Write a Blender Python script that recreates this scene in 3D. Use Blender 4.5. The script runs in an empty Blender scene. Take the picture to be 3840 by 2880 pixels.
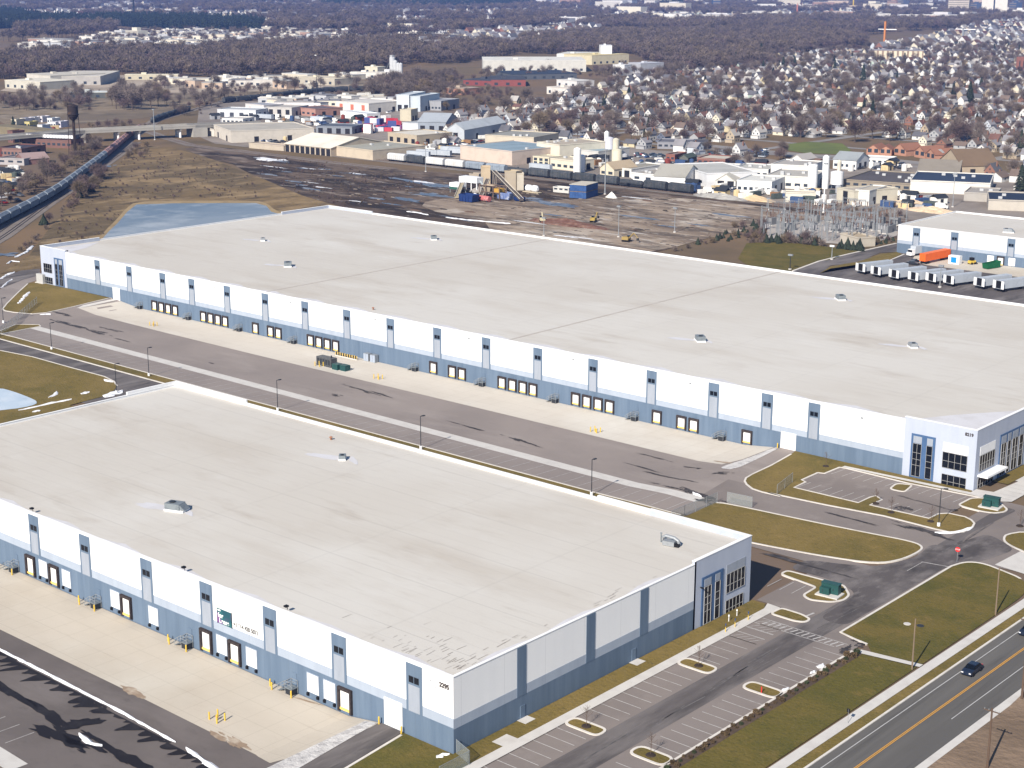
import bpy, bmesh, math, random
import numpy as np
from mathutils import Vector, Matrix
random.seed(7)
scene = bpy.context.scene
COL = scene.collection
PI = math.pi
# ------------------------------------------------------------------ camera
F_PX = 5969.33; CP = Vector((486.842, -304.834, 105.601))
FW = Vector((-0.63875386, 0.72773754, -0.24978307))
RT = Vector((0.75122451, 0.66004384, 0.0019662))
UP = Vector((-0.16629865, 0.18638725, 0.96829982))
cam = bpy.data.cameras.new('camera'); camo = bpy.data.objects.new('camera', cam); COL.objects.link(camo)
cam.sensor_width = 36.0; cam.lens = F_PX / 3840 * 36.0; cam.clip_start = 1.0; cam.clip_end = 40000
mw = Matrix((RT, UP, -FW)).transposed().to_4x4(); mw.translation = CP
camo.matrix_world = mw
scene.camera = camo

# survey frames: photo crops -> ground points (everything is placed on the ground it stands on)
T = {'A1': (0, 0, .434), 'A2': (960, 0, .434), 'A3': (1920, 0, .434), 'A4': (2880, 0, .434), 'B1': (0, 360, .434), 'B2': (960, 360, .434),
     'B3': (1920, 360, .434), 'B4': (2880, 360, .434), 'C1': (0, 840, .434), 'C2': (960, 900, .434), 'C3': (1920, 1100, .434), 'C4': (2880, 1400, .434),
     'D1': (2880, 2100, .4701), 'D2': (1920, 2100, .4701), 'D3': (960, 2100, .4701), 'D4': (0, 1800, .6508), 'O': (0, 0, 1.736), 'Z': (0, 0, 1.0),
     'E3': (3300, 1500, 540 / 1991), 'E6': (3200, 750, 640 / 2124), 'Q': (2480, 1700, 520 / 2212), 'S': (3500, 1750, 340 / 1128),
     'U': (2800, 780, 600 / 2212), 'V': (1640, 620, 400 / 2212), 'W': (0, 360, 480 / 2212)}

def lerp(a, b, t): return a + (b - a) * t
def pl(x, pts):
    if x <= pts[0][0]: return pts[0][1]
    for (a, u), (b, v) in zip(pts, pts[1:]):
        if x <= b: return lerp(u, v, (x - a) / (b - a))
    return pts[-1][1]
YF = -157.97
SX1 = [(43, 0), (56, 1), (292, 1), (302, 0)]; SY1 = [(-58, 0), (-45, -.5), (-18.5, -1.0), (0, -1.25), (20, -1.25), (30, 0)]
SX2 = [(150, 0), (170, 1), (326, 1), (333, 0)]; SY2 = [(-215, 0), (-200, -.5), (YF - 22, -.95), (YF - 17.2, -1.0), (YF, -1.15), (YF + 10, -1.15), (YF + 20, 0)]
def hz(x, y):
    return pl(x, SX1) * pl(y, SY1) + pl(x, SX2) * pl(y, SY2)
def ray(t, x, y):
    a, b, k = T[t]; u, v = a + k * x, b + k * y
    return FW * F_PX + RT * (u - 1920) - UP * (v - 1440)
def at(t, x, y, z=None):
    d = ray(t, x, y); zz = 0.0 if z is None else z
    for i in range(6):
        q = CP + d * ((zz - CP.z) / d.z)
        if z is not None: break
        zz = hz(q.x, q.y)
    return Vector((q.x, q.y, zz))
def ats(t, pts, z=None): return [at(t, x, y, z) for x, y in pts]
def top_z(base, t, x, y):      # height of a thing standing at base whose top shows at this photo point
    d = ray(t, x, y); k = math.hypot(base.x - CP.x, base.y - CP.y) / math.hypot(d.x, d.y)
    return CP.z + d.z * k

# ------------------------------------------------------------------ materials
def lin(h):
    h = h.lstrip('#'); c = [int(h[i:i + 2], 16) / 255 for i in (0, 2, 4)]
    return tuple(x / 12.92 if x <= .04045 else ((x + .055) / 1.055) ** 2.4 for x in c)
MATS = {}
def mat(name, col, layers=(), rough=.85, metal=0.0, var=0.0, spec=.15, bump=None, extra=None):
    """col: base colour; layers: (colour, noise scale, lo, hi, detail, stretch) blended over it in turn"""
    if name in MATS: return MATS[name]
    m = bpy.data.materials.new(name); m.use_nodes = True; nt = m.node_tree; N, L = nt.nodes, nt.links
    b = N['Principled BSDF']; b.inputs['Roughness'].default_value = rough; b.inputs['Metallic'].default_value = metal
    b.inputs['Specular IOR Level'].default_value = spec
    c = lin(col) if isinstance(col, str) else col
    rgb = N.new('ShaderNodeRGB'); rgb.outputs[0].default_value = (*c, 1); out = rgb.outputs[0]
    tc = N.new('ShaderNodeTexCoord')
    def mix(fac, a, bcol, mode='MIX'):
        x = N.new('ShaderNodeMix'); x.data_type = 'RGBA'; x.blend_type = mode
        if hasattr(fac, 'links'): L.new(fac, x.inputs[0])
        else: x.inputs[0].default_value = fac
        L.new(a, x.inputs[6])
        if hasattr(bcol, 'links'): L.new(bcol, x.inputs[7])
        else: x.inputs[7].default_value = (*bcol, 1)
        return x.outputs[2]
    def noise(scale, det, st, off=0):
        mp = N.new('ShaderNodeMapping'); L.new(tc.outputs['Object'], mp.inputs[0]); mp.inputs['Scale'].default_value = st
        mp.inputs['Location'].default_value = (off * 13.7, off * 7.3, off * 3.1)
        n = N.new('ShaderNodeTexNoise'); n.inputs['Scale'].default_value = scale; n.inputs['Detail'].default_value = det
        n.inputs['Roughness'].default_value = .6; L.new(mp.outputs[0], n.inputs['Vector']); return n.outputs[0]
    def ramp(v, lo, hi, amt=1.0):
        r = N.new('ShaderNodeMapRange'); r.inputs[1].default_value = lo; r.inputs[2].default_value = hi; r.inputs[4].default_value = amt
        L.new(v, r.inputs[0]); return r.outputs[0]
    for i, ly in enumerate(layers):
        c2, sc, lo, hi = ly[:4]; det = ly[4] if len(ly) > 4 else 4; st = ly[5] if len(ly) > 5 else (1, 1, 1); amt = ly[6] if len(ly) > 6 else 1
        c2 = lin(c2) if isinstance(c2, str) else c2
        out = mix(ramp(noise(sc, det, st, i + 1), lo, hi, amt), out, c2)
    if extra: out = extra(N, L, tc, out, mix, noise, ramp)
    if var:
        oi = N.new('ShaderNodeObjectInfo'); h = N.new('ShaderNodeHueSaturation'); r = N.new('ShaderNodeMapRange')
        L.new(oi.outputs['Random'], r.inputs[0]); r.inputs[3].default_value = 1 - var; r.inputs[4].default_value = 1 + var
        L.new(r.outputs[0], h.inputs['Value']); L.new(out, h.inputs['Color']); out = h.outputs[0]
    L.new(out, b.inputs['Base Color'])
    if bump:
        bp = N.new('ShaderNodeBump'); bp.inputs['Strength'].default_value = bump[1]; bp.inputs['Distance'].default_value = bump[2] if len(bump) > 2 else .1
        L.new(noise(bump[0], 4, (1, 1, 1), 9), bp.inputs['Height']); L.new(bp.outputs[0], b.inputs['Normal'])
    MATS[name] = m; return m

# ------------------------------------------------------------------ mesh builder
ORG = {}
class MB:
    def __init__(s): s.v = []; s.f = []; s.m = []
    def add(s, vs, fs, mi=0):
        o = len(s.v); s.v.extend([tuple(p) for p in vs]); s.f.extend([tuple(o + i for i in f) for f in fs]); s.m.extend([mi] * len(fs)); return s
    def box(s, x0, x1, y0, y1, z0, z1, mi=0):
        if x0 > x1: x0, x1 = x1, x0
        if y0 > y1: y0, y1 = y1, y0
        v = [(x, y, z) for z in (z0, z1) for y in (y0, y1) for x in (x0, x1)]
        return s.add(v, [(0, 2, 3, 1), (4, 5, 7, 6), (0, 1, 5, 4), (2, 6, 7, 3), (0, 4, 6, 2), (1, 3, 7, 5)], mi)
    def obox(s, c, ax, hl, hw, z0, z1, mi=0):
        a = Vector((ax[0], ax[1])).normalized(); n = Vector((-a.y, a.x)); c = Vector((c[0], c[1]))
        p = [c + a * (i * hl) + n * (j * hw) for i, j in ((-1, -1), (1, -1), (1, 1), (-1, 1))]
        return s.prism(p, z0, z1, mi)
    def prism(s, poly, z0, z1, mi=0):
        n = len(poly); v = [(p[0], p[1], z0) for p in poly] + [(p[0], p[1], z1) for p in poly]
        f = [tuple(range(n - 1, -1, -1)), tuple(range(n, 2 * n))] + [(i, (i + 1) % n, n + (i + 1) % n, n + i) for i in range(n)]
        return s.add(v, f, mi)
    def rings(s, rings, cap=True, mi=0):
        n = len(rings[0]); v = [p for r in rings for p in r]; f = []
        for k in range(len(rings) - 1):
            for i in range(n):
                j = (i + 1) % n; f.append((k * n + i, k * n + j, (k + 1) * n + j, (k + 1) * n + i))
        if cap: f.append(tuple(range(n - 1, -1, -1))); f.append(tuple((len(rings) - 1) * n + i for i in range(n)))
        return s.add(v, f, mi)
    def lathe(s, cx, cy, prof, n=12, mi=0):
        return s.rings([[(cx + r * math.cos(2 * PI * i / n), cy + r * math.sin(2 * PI * i / n), z) for i in range(n)] for r, z in prof], True, mi)
    def tube(s, pts, r, n=6, mi=0):
        pts = [Vector(p) for p in pts]; rs = r if isinstance(r, (list, tuple)) else [r] * len(pts); R = []
        for i, p in enumerate(pts):
            d = (pts[min(i + 1, len(pts) - 1)] - pts[max(i - 1, 0)]).normalized()
            a = d.cross(Vector((0, 0, 1))) if abs(d.z) < .95 else d.cross(Vector((1, 0, 0)))
            a.normalize(); b = d.cross(a); R.append([p + (a * math.cos(2 * PI * k / n) + b * math.sin(2 * PI * k / n)) * rs[i] for k in range(n)])
        return s.rings(R, True, mi)
    def bar(s, a, b, w, mi=0): return s.tube([a, b], w, 4, mi)
    def gable(s, x0, x1, y0, y1, z0, z1, along='x', mi=0, over=0):
        if along == 'x':
            ym = (y0 + y1) / 2; v = [(x0 - over, y0 - over, z0), (x1 + over, y0 - over, z0), (x1 + over, y1 + over, z0), (x0 - over, y1 + over, z0), (x0 - over, ym, z1), (x1 + over, ym, z1)]
            return s.add(v, [(0, 1, 5, 4), (2, 3, 4, 5), (1, 2, 5), (3, 0, 4), (3, 2, 1, 0)], mi)
        xm = (x0 + x1) / 2; v = [(x0 - over, y0 - over, z0), (x1 + over, y0 - over, z0), (x1 + over, y1 + over, z0), (x0 - over, y1 + over, z0), (xm, y0 - over, z1), (xm, y1 + over, z1)]
        return s.add(v, [(1, 2, 5, 4), (3, 0, 4, 5), (0, 1, 4), (2, 3, 5), (3, 2, 1, 0)], mi)
    def roofsheet(s, x0, x1, y0, y1, z0, z1, along='x', over=.4, th=.25, mi=0):
        """two pitched slabs with thickness, ridge along an axis"""
        def P(u, v, z): return (u, v, z) if along == 'x' else (v, u, z)
        a0, a1, b0, b1 = (x0, x1, y0, y1) if along == 'x' else (y0, y1, x0, x1)
        bm = (b0 + b1) / 2; sl = (z1 - z0) / (bm - b0)
        prof = [(b0 - over, z0 - over * sl), (bm, z1), (b1 + over, z0 - over * sl), (b1 + over, z0 - over * sl + th), (bm, z1 + th), (b0 - over, z0 - over * sl + th)]
        r = [[P(u, v, z) for v, z in prof] for u in (a0 - over, a1 + over)]
        n = 6; v = r[0] + r[1]; f = [(i, (i + 1) % n, n + (i + 1) % n, n + i) for i in range(n)] + [(0, 1, 4, 5), (1, 2, 3, 4), (6, 11, 10, 7), (7, 10, 9, 8)]
        return s.add(v, f, mi)
    def mesh(s, name, mats, org=(0, 0, 0)):
        me = bpy.data.meshes.new(name); ox, oy, oz = org
        me.from_pydata([(x - ox, y - oy, z - oz) for x, y, z in s.v], [], s.f)
        ms = mats if isinstance(mats, (list, tuple)) else [mats]
        for m in ms: me.materials.append(m)
        if len(ms) > 1: me.polygons.foreach_set('material_index', s.m)
        bm = bmesh.new(); bm.from_mesh(me); bmesh.ops.recalc_face_normals(bm, faces=bm.faces); bm.to_mesh(me); bm.free()
        return me
    def part(s, name, mats, parent, label=None, local=False):
        org = (0, 0, 0) if local else ORG.get(parent.name, (0, 0, 0))
        o = bpy.data.objects.new(name, s.mesh(name, mats, org)); COL.objects.link(o); o.parent = parent
        ORG[o.name] = org
        if label: o['label'] = label
        return o
    def top(s, name, mats, label=None, cat=None, group=None, kind=None, org=(0, 0, 0)):
        o = bpy.data.objects.new(name, s.mesh(name, mats, org)); COL.objects.link(o); o.location = org; ORG[o.name] = tuple(org)
        tag(o, label, cat, group, kind); return o
def tag(o, label=None, cat=None, group=None, kind=None):
    if label: o['label'] = label
    if cat: o['category'] = cat
    if group: o['group'] = group
    if kind: o['kind'] = kind
    return o
def thing(name, label, cat, loc=(0, 0, 0), rz=0, group=None):
    o = bpy.data.objects.new(name, None); COL.objects.link(o); o.empty_display_size = .3
    o.location = loc; o.rotation_euler = (0, 0, rz); ORG[o.name] = tuple(loc); tag(o, label, cat, group); return o
KIDS = {}
def kids(o):
    return [c for c in o.children]
def dup(o, loc=None, rz=None, label=None, group=None, parent=None, sc=None):
    c = o.copy(); COL.objects.link(c)
    if parent is not None: c.parent = parent
    if loc is not None: c.location = loc
    if rz is not None: c.rotation_euler = (0, 0, rz)
    if sc is not None: c.scale = sc if isinstance(sc, (tuple, list)) else (sc, sc, sc)
    if label: c['label'] = label
    if group: c['group'] = group
    for ch in o.children: dup(ch, parent=c)
    return c
def smooth(pts, n=2, closed=True):
    pts = [Vector((p[0], p[1])) for p in pts]
    for _ in range(n):
        q = []; m = len(pts)
        for i in range(m if closed else m - 1):
            a, b = pts[i], pts[(i + 1) % m]; q += [a * .75 + b * .25, a * .25 + b * .75]
        if not closed: q = [pts[0]] + q + [pts[-1]]
        pts = q
    return pts
def rnd_corners(pts, r=2.0, n=4):
    """round the corners of a closed polygon"""
    pts = [Vector((p[0], p[1])) for p in pts]; out = []; m = len(pts)
    for i in range(m):
        p, a, b = pts[i], pts[i - 1], pts[(i + 1) % m]; u, v = a - p, b - p
        k = min(r, u.length * .45, v.length * .45); s, e = p + u.normalized() * k, p + v.normalized() * k
        for j in range(n + 1):
            t = j / n; out.append(s * (1 - t) ** 2 + p * (2 * t * (1 - t)) + e * t * t)
    return out
CUTX = sorted({p[0] for p in SX1 + SX2} | {47, 52, 296, 299, 328, 330}); CUTY = sorted({p[0] for p in SY1 + SY2})
def sheet(name, poly, off, m, kind='structure', label=None, cat=None, raw=False):
    """a ground sheet draped over the land at a small offset"""
    bm = bmesh.new(); bm.faces.new([bm.verts.new((p[0], p[1], 0)) for p in poly])
    if not raw:
        for k in CUTX: bmesh.ops.bisect_plane(bm, geom=bm.verts[:] + bm.edges[:] + bm.faces[:], plane_co=(k, 0, 0), plane_no=(1, 0, 0))
        for k in CUTY: bmesh.ops.bisect_plane(bm, geom=bm.verts[:] + bm.edges[:] + bm.faces[:], plane_co=(0, k, 0), plane_no=(0, 1, 0))
    bmesh.ops.triangulate(bm, faces=bm.faces[:])
    for v in bm.verts: v.co.z = (0 if raw else hz(v.co.x, v.co.y)) + off
    bmesh.ops.recalc_face_normals(bm, faces=bm.faces[:])
    if bm.faces and sum(f.normal.z * f.calc_area() for f in bm.faces) < 0: bmesh.ops.reverse_faces(bm, faces=bm.faces[:])
    me = bpy.data.meshes.new(name); bm.to_mesh(me); bm.free(); me.materials.append(m)
    o = bpy.data.objects.new(name, me); COL.objects.link(o); tag(o, label, cat, None, kind); return o
def kerb_mb(b, line, w=.42, hgt=.16, closed=False, base=0.0):
    pts = [Vector((p[0], p[1])) for p in line]; n = len(pts); R = []
    dense = []
    for i in range(n if closed else n - 1):
        a, c = pts[i], pts[(i + 1) % n]; k = max(1, int((c - a).length / 6)); dense += [a.lerp(c, j / k) for j in range(k)]
    if not closed: dense.append(pts[-1])
    n = len(dense)
    for i, p in enumerate(dense):
        a = dense[(i - 1) % n] if closed or i > 0 else p; c = dense[(i + 1) % n] if closed or i < n - 1 else p
        d = (c - a).normalized(); q = Vector((-d.y, d.x)) * (w / 2); z = hz(p.x, p.y) + base
        R.append([(p.x - q.x, p.y - q.y, z - .1), (p.x + q.x, p.y + q.y, z - .1), (p.x + q.x, p.y + q.y, z + hgt), (p.x - q.x, p.y - q.y, z + hgt)])
    if closed: R.append(R[0])
    b.rings(R, not closed)
def inside(p, poly):
    c = False; n = len(poly); x, y = p[0], p[1]
    for i in range(n):
        x0, y0 = poly[i][0], poly[i][1]; x1, y1 = poly[i - 1][0], poly[i - 1][1]
        if (y0 > y) != (y1 > y) and x < (x1 - x0) * (y - y0) / (y1 - y0) + x0: c = not c
    return c
def area(poly): return abs(sum(poly[i - 1][0] * poly[i][1] - poly[i][0] * poly[i - 1][1] for i in range(len(poly)))) / 2
def scatter(poly, n, seed, mind=0):
    r = random.Random(seed); xs = [p[0] for p in poly]; ys = [p[1] for p in poly]; out = []; cell = {}; tries = 0
    while len(out) < n and tries < n * 30:
        tries += 1; p = (r.uniform(min(xs), max(xs)), r.uniform(min(ys), max(ys)))
        if not inside(p, poly): continue
        if mind:
            k = (int(p[0] // mind), int(p[1] // mind))
            if any((q[0] - p[0]) ** 2 + (q[1] - p[1]) ** 2 < mind * mind for i in (-1, 0, 1) for j in (-1, 0, 1) for q in cell.get((k[0] + i, k[1] + j), ())): continue
            cell.setdefault(k, []).append(p)
        out.append(p)
    return out
def text_mesh(s, size, m, loc, rot, parent=None, name='lettering', ext=.01, align='LEFT', squash=1.0, bold=0.0):
    cu = bpy.data.curves.new('t', 'FONT'); cu.body = s; cu.size = size; cu.extrude = ext; cu.offset = bold; cu.align_x = align
    to = bpy.data.objects.new('t', cu); COL.objects.link(to); bpy.context.view_layer.update()
    me = bpy.data.meshes.new_from_object(to.evaluated_get(bpy.context.evaluated_depsgraph_get()))
    bpy.data.objects.remove(to); me.materials.clear(); me.materials.append(m); me.name = name
    o = bpy.data.objects.new(name, me); COL.objects.link(o); o.scale = (squash, 1, 1); o.rotation_euler = rot
    org = Vector(ORG.get(parent.name, (0, 0, 0))) if parent else Vector((0, 0, 0))
    o.location = Vector(loc) - org
    if parent: o.parent = parent
    return o
SKY, SUN, HAZE, EXPO = .075, 5.0, .00007, 0.62
# ------------------------------------------------------------------ palette
def roof_extra(N, L, tc, out, mix, noise, ramp):
    sp = N.new('ShaderNodeSeparateXYZ'); L.new(tc.outputs['Object'], sp.inputs[0])
    def mth(op, a, b=None):
        n = N.new('ShaderNodeMath'); n.operation = op
        for i, q in enumerate((a, b)):
            if q is None: continue
            if hasattr(q, 'links'): L.new(q, n.inputs[i])
            else: n.inputs[i].default_value = q
        return n.outputs[0]
    for ax, per, w, amt in (('Y', 3.05, .05, .14), ('X', 30.0, .015, .10), ('Y', 15.25, .012, .22)):
        fr = mth('FRACT', mth('DIVIDE', sp.outputs[ax], per)); ln = mth('LESS_THAN', fr, w); out = mix(mth('MULTIPLY', ln, amt), out, (.25, .24, .23))
    return out
def slab_extra(N, L, tc, out, mix, noise, ramp):
    sp = N.new('ShaderNodeSeparateXYZ'); L.new(tc.outputs['Object'], sp.inputs[0])
    for ax in 'XY':
        a = N.new('ShaderNodeMath'); a.operation = 'DIVIDE'; L.new(sp.outputs[ax], a.inputs[0]); a.inputs[1].default_value = 4.57
        f = N.new('ShaderNodeMath'); f.operation = 'FRACT'; L.new(a.outputs[0], f.inputs[0]); l = N.new('ShaderNodeMath'); l.operation = 'LESS_THAN'; L.new(f.outputs[0], l.inputs[0]); l.inputs[1].default_value = .016
        k = N.new('ShaderNodeMath'); k.operation = 'MULTIPLY'; L.new(l.outputs[0], k.inputs[0]); k.inputs[1].default_value = .38; out = mix(k.outputs[0], out, (.22, .19, .16))
    return out
def wall_extra(N, L, tc, out, mix, noise, ramp):
    sp = N.new('ShaderNodeSeparateXYZ'); L.new(tc.outputs['Object'], sp.inputs[0])
    for ax in 'XY':
        a = N.new('ShaderNodeMath'); a.operation = 'DIVIDE'; L.new(sp.outputs[ax], a.inputs[0]); a.inputs[1].default_value = 9.1
        f = N.new('ShaderNodeMath'); f.operation = 'FRACT'; L.new(a.outputs[0], f.inputs[0])
        l = N.new('ShaderNodeMath'); l.operation = 'LESS_THAN'; L.new(f.outputs[0], l.inputs[0]); l.inputs[1].default_value = .006
        k = N.new('ShaderNodeMath'); k.operation = 'MULTIPLY'; L.new(l.outputs[0], k.inputs[0]); k.inputs[1].default_value = .3
        out = mix(k.outputs[0], out, (.12, .13, .15))
    return out
white = mat('white_paint', (.78, .785, .79), [((.70, .71, .73), .35, .45, .8, 4, (1, 1, .12), .5)], .6, extra=wall_extra)
lband = mat('light_grey_paint', (.335, .385, .46), [((.30, .345, .42), .5, .4, .7, 4, (1, 1, .1))], .6, extra=wall_extra)
blue = mat('blue_grey_paint', (0.102, 0.146, 0.211), [((0.133, 0.182, 0.251), .55, .38, .68, 5, (1, 1, .07)), ((0.081, 0.117, 0.168), .25, .52, .8, 5, (1, 1, .15), .6)], .65, extra=wall_extra)
offc = mat('pale_blue_paint', (.40, .44, .53), [((.36, .40, .49), .5, .4, .75, 3, (1, 1, .15))], .6)
deep = mat('deep_blue_paint', (.055, .105, .21), [((.07, .13, .25), .6, .4, .7)], .5)
panelm = mat('pale_panel', (.295, .325, .38), [((.26, .29, .34), .8, .4, .7, 3, (1, 1, .2))], .6)
glass = mat('dark_glass', (.005, .007, .011), [((.012, .016, .022), .4, .5, .8)], .15, spec=.25)
mullion = mat('aluminium_frame', (.42, .42, .42), rough=.45, metal=.3)
membrane = mat('roof_membrane', (0.489, 0.464, 0.422), [((0.530, 0.512, 0.476), .012, .42, .62, 4), ((0.432, 0.396, 0.347), .05, .50, .78, 7, (.35, 1.2, 1)), ((0.354, 0.311, 0.264), .11, .58, .86, 8, (.5, 1.5, 1), .75), ((0.562, 0.549, 0.517), .045, .56, .75, 5, (.6, 1, 1), .6), ((0.343, 0.311, 0.274), .5, .58, .8, 7, (.25, 1.6, 1), .35), ((0.572, 0.564, 0.538), .25, .58, .8, 6, (.3, 1, 1), .4)], .75, extra=roof_extra)
membwhite = mat('clean_membrane', (.55, .55, .575), [((.46, .45, .455), .25, .45, .75, 6, (1, 1, 1), .8)], .7)
grime = mat('roof_grime', (0.241, 0.212, 0.185), [((0.362, 0.329, 0.300), .35, .40, .62, 8), ((0.161, 0.141, 0.123), 1.1, .55, .75, 6)], .9)
coping = mat('white_coping', (.76, .765, .775), [((.66, .66, .68), .6, .5, .8)], .5)
doorw = mat('white_door', (.76, .76, .76), [((.68, .68, .69), 1.5, .5, .8, 3, (.3, .3, 3))], .5)
rubber = mat('dock_seal', (.035, .028, .028), [((.06, .05, .048), 2, .4, .7)], .9)
yellow = mat('safety_yellow', (.58, .40, .06), [((.46, .33, .08), 3, .5, .8)], .6)
steel = mat('grey_steel', (.22, .25, .27), [((.15, .17, .19), 1.4, .45, .75)], .5, .3)
dsteel = mat('dark_steel', (.03, .034, .04), rough=.5)
greyb = mat('galvanised', (.33, .35, .37), [((.24, .26, .28), 1.6, .45, .75)], .45, .4)
levy = mat('leveller_yellow', (.74, .52, .15), [((.6, .45, .2), 2, .5, .8)], .6)
redm = mat('sign_red', (.55, .03, .03), rough=.5)
black = mat('black', (.012, .012, .014), rough=.6)
asphalt = mat('asphalt', (0.250, 0.218, 0.201), [((0.213, 0.186, 0.173), .035, .40, .65, 6), ((0.288, 0.256, 0.236), .09, .52, .75, 7, (.35, 1, 1)), ((0.160, 0.143, 0.133), .5, .60, .85, 6, (.6, 1, 1), .55)], .9, bump=(3, .25))
asphalt2 = mat('parking_asphalt', (0.210, 0.183, 0.169), [((0.176, 0.153, 0.142), .06, .4, .66, 7), ((0.242, 0.214, 0.199), .2, .55, .78, 6), ((0.111, 0.098, 0.093), .8, .64, .86, 6, (1, 1, 1), .5)], .9, bump=(3, .25))
asphaltd = mat('dark_asphalt', (.098, .088, .087), [((.18, .165, .16), .12, .45, .66, 8, (1, .22, 1)), ((.06, .055, .055), .22, .50, .72, 7, (1.5, .3, 1)), ((.21, .195, .185), .5, .58, .78, 7, (1.6, .3, 1), .6)], .9)
asphaltx = mat('worn_junction', (.092, .082, .081), [((.19, .172, .166), .10, .46, .62, 8, (1, .5, 1)), ((.055, .05, .05), .2, .50, .68, 8, (1.2, .5, 1)), ((.2, .185, .178), .45, .56, .74, 8, (1.4, .5, 1), .7)], .9)
road_m = mat('road_asphalt', (0.099, 0.095, 0.090), [((0.123, 0.118, 0.111), .25, .42, .66, 6, (1, .06, 1)), ((0.072, 0.069, 0.066), .6, .52, .76, 5, (1, .05, 1)), ((0.060, 0.057, 0.054), 1.2, .66, .8, 5, (1, .3, 1), .6)], .88)
concrete = mat('concrete_apron', (0.468, 0.424, 0.359), [((0.417, 0.373, 0.310), .06, .42, .68, 7, (.5, 1, 1)), ((0.501, 0.470, 0.411), .03, .5, .7, 5), ((0.383, 0.302, 0.210), .035, .64, .85, 6, (.6, 1, 1), .55), ((0.356, 0.297, 0.235), .35, .60, .80, 7, (.4, 1.4, 1), .45)], .85, extra=slab_extra)
concretem = mat('court_concrete', (0.515, 0.479, 0.424), [((0.459, 0.421, 0.366), .06, .42, .68, 7, (.5, 1, 1)), ((0.551, 0.531, 0.485), .03, .5, .7, 5), ((0.421, 0.341, 0.248), .035, .64, .85, 6, (.6, 1, 1), .55), ((0.392, 0.336, 0.277), .35, .60, .80, 7, (.4, 1.4, 1), .45)], .85, extra=slab_extra)
conc2 = mat('pale_concrete', (.52, .505, .48), [((.44, .42, .40), .35, .45, .75, 6)], .85)
kerbm = mat('kerb_concrete', (.58, .55, .51), [((.42, .39, .35), .5, .5, .8, 6)], .85)
linem = mat('road_paint', (.42, .41, .40), [((.22, .205, .20), .9, .48, .78, 6)], .8)
whitel = mat('white_line', (0.432, 0.432, 0.432), [((0.252, 0.245, 0.238), .5, .52, .8, 6)], .7)
yelline = mat('yellow_line', (.60, .30, .045), [((.4, .22, .06), .6, .55, .8, 6)], .7)
grass = mat('grass', (0.145, 0.108, 0.029), [((0.181, 0.131, 0.042), .05, .40, .62, 6), ((0.103, 0.085, 0.023), .09, .48, .72, 6), ((0.225, 0.157, 0.056), .3, .56, .8, 7), ((0.078, 0.063, 0.019), 1.0, .54, .8, 6, (1, 1, 1), .85), ((.21, .165, .085), 3.2, .54, .72, 4, (1, 1, 1), .55), ((.06, .052, .02), 2.3, .56, .72, 5, (1, 1, 1), .6)], .95, bump=(1.5, .6, .3))
greeng = mat('green_grass', (0.095, 0.083, 0.019), [((0.131, 0.099, 0.026), .045, .40, .62, 6), ((0.072, 0.070, 0.016), .12, .46, .70, 6), ((0.170, 0.119, 0.038), .3, .56, .8, 7), ((0.053, 0.053, 0.014), 1.0, .54, .8, 6, (1, 1, 1), .8), ((.165, .14, .06), 3.2, .54, .72, 4, (1, 1, 1), .5), ((.042, .048, .016), 2.3, .56, .72, 5, (1, 1, 1), .6)], .95, bump=(1.5, .6, .3))
drygrass = mat('dry_grass', (.185, .128, .062), [((.115, .085, .047), .012, .44, .56, 8, (1, .6, 1)), ((.25, .178, .094), .03, .50, .62, 8), ((.066, .05, .032), .04, .52, .66, 8, (1.8, .5, 1), .85), ((.30, .225, .135), .09, .56, .70, 8, (1.6, .4, 1), .8), ((.055, .044, .028), .3, .56, .74, 8, (1, 1, 1), .8)], .95, bump=(.6, .5, .6))
dirt = mat('bare_dirt', (0.221, 0.160, 0.113), [((0.153, 0.111, 0.078), .06, .40, .62, 8), ((0.289, 0.221, 0.164), .12, .54, .76, 7), ((0.111, 0.086, 0.055), .3, .58, .8, 7)], .95, bump=(.8, .6, .5))
yardd = mat('yard_mud', (.078, .054, .038), [((.135, .10, .075), .02, .44, .56, 8), ((.030, .022, .017), .04, .46, .58, 8, (.6, 1.8, 1)), ((.22, .18, .15), .055, .56, .64, 9, (.6, 2.2, 1), .8), ((.024, .02, .018), .14, .54, .64, 8, (.5, 1.8, 1), .8), ((.33, .30, .28), .10, .63, .69, 8, (.6, 2.4, 1), .8)], .9, bump=(.3, .5, .5))
yardl = mat('yard_gravel', (0.302, 0.241, 0.185), [((0.190, 0.146, 0.110), .03, .44, .54, 8, (.5, 1.6, 1)), ((0.403, 0.347, 0.288), .035, .52, .62, 7), ((0.069, 0.056, 0.046), .06, .51, .59, 9, (.6, 2.0, 1), .6), ((0.050, 0.043, 0.037), .14, .55, .64, 8, (.6, 1.8, 1), .6), ((0.493, 0.459, 0.418), .11, .58, .66, 8, (.5, 2, 1), .8)], .92, bump=(.3, .5, .5))
ballast = mat('rail_ballast', (.19, .165, .145), [((.14, .12, .105), .15, .45, .7, 6), ((.23, .20, .18), .5, .55, .8, 6)], .95)
railst = mat('rail_steel', (.16, .12, .10), rough=.5, metal=.4)
wet = mat('wet_asphalt', (.014, .012, .014), [((.03, .027, .028), .3, .5, .75, 6)], .55, spec=.12)
asphaltf = mat('front_asphalt', (.135, .118, .112), [((.105, .092, .088), .05, .42, .66, 7), ((.16, .142, .136), .12, .52, .74, 7, (.4, 1, 1)), ((.075, .066, .064), .5, .60, .80, 6, (.6, 1, 1), .6)], .9)
damp = mat('damp_asphalt', (.045, .040, .040), [((.10, .09, .088), .5, .5, .75, 7)], .6)
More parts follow.
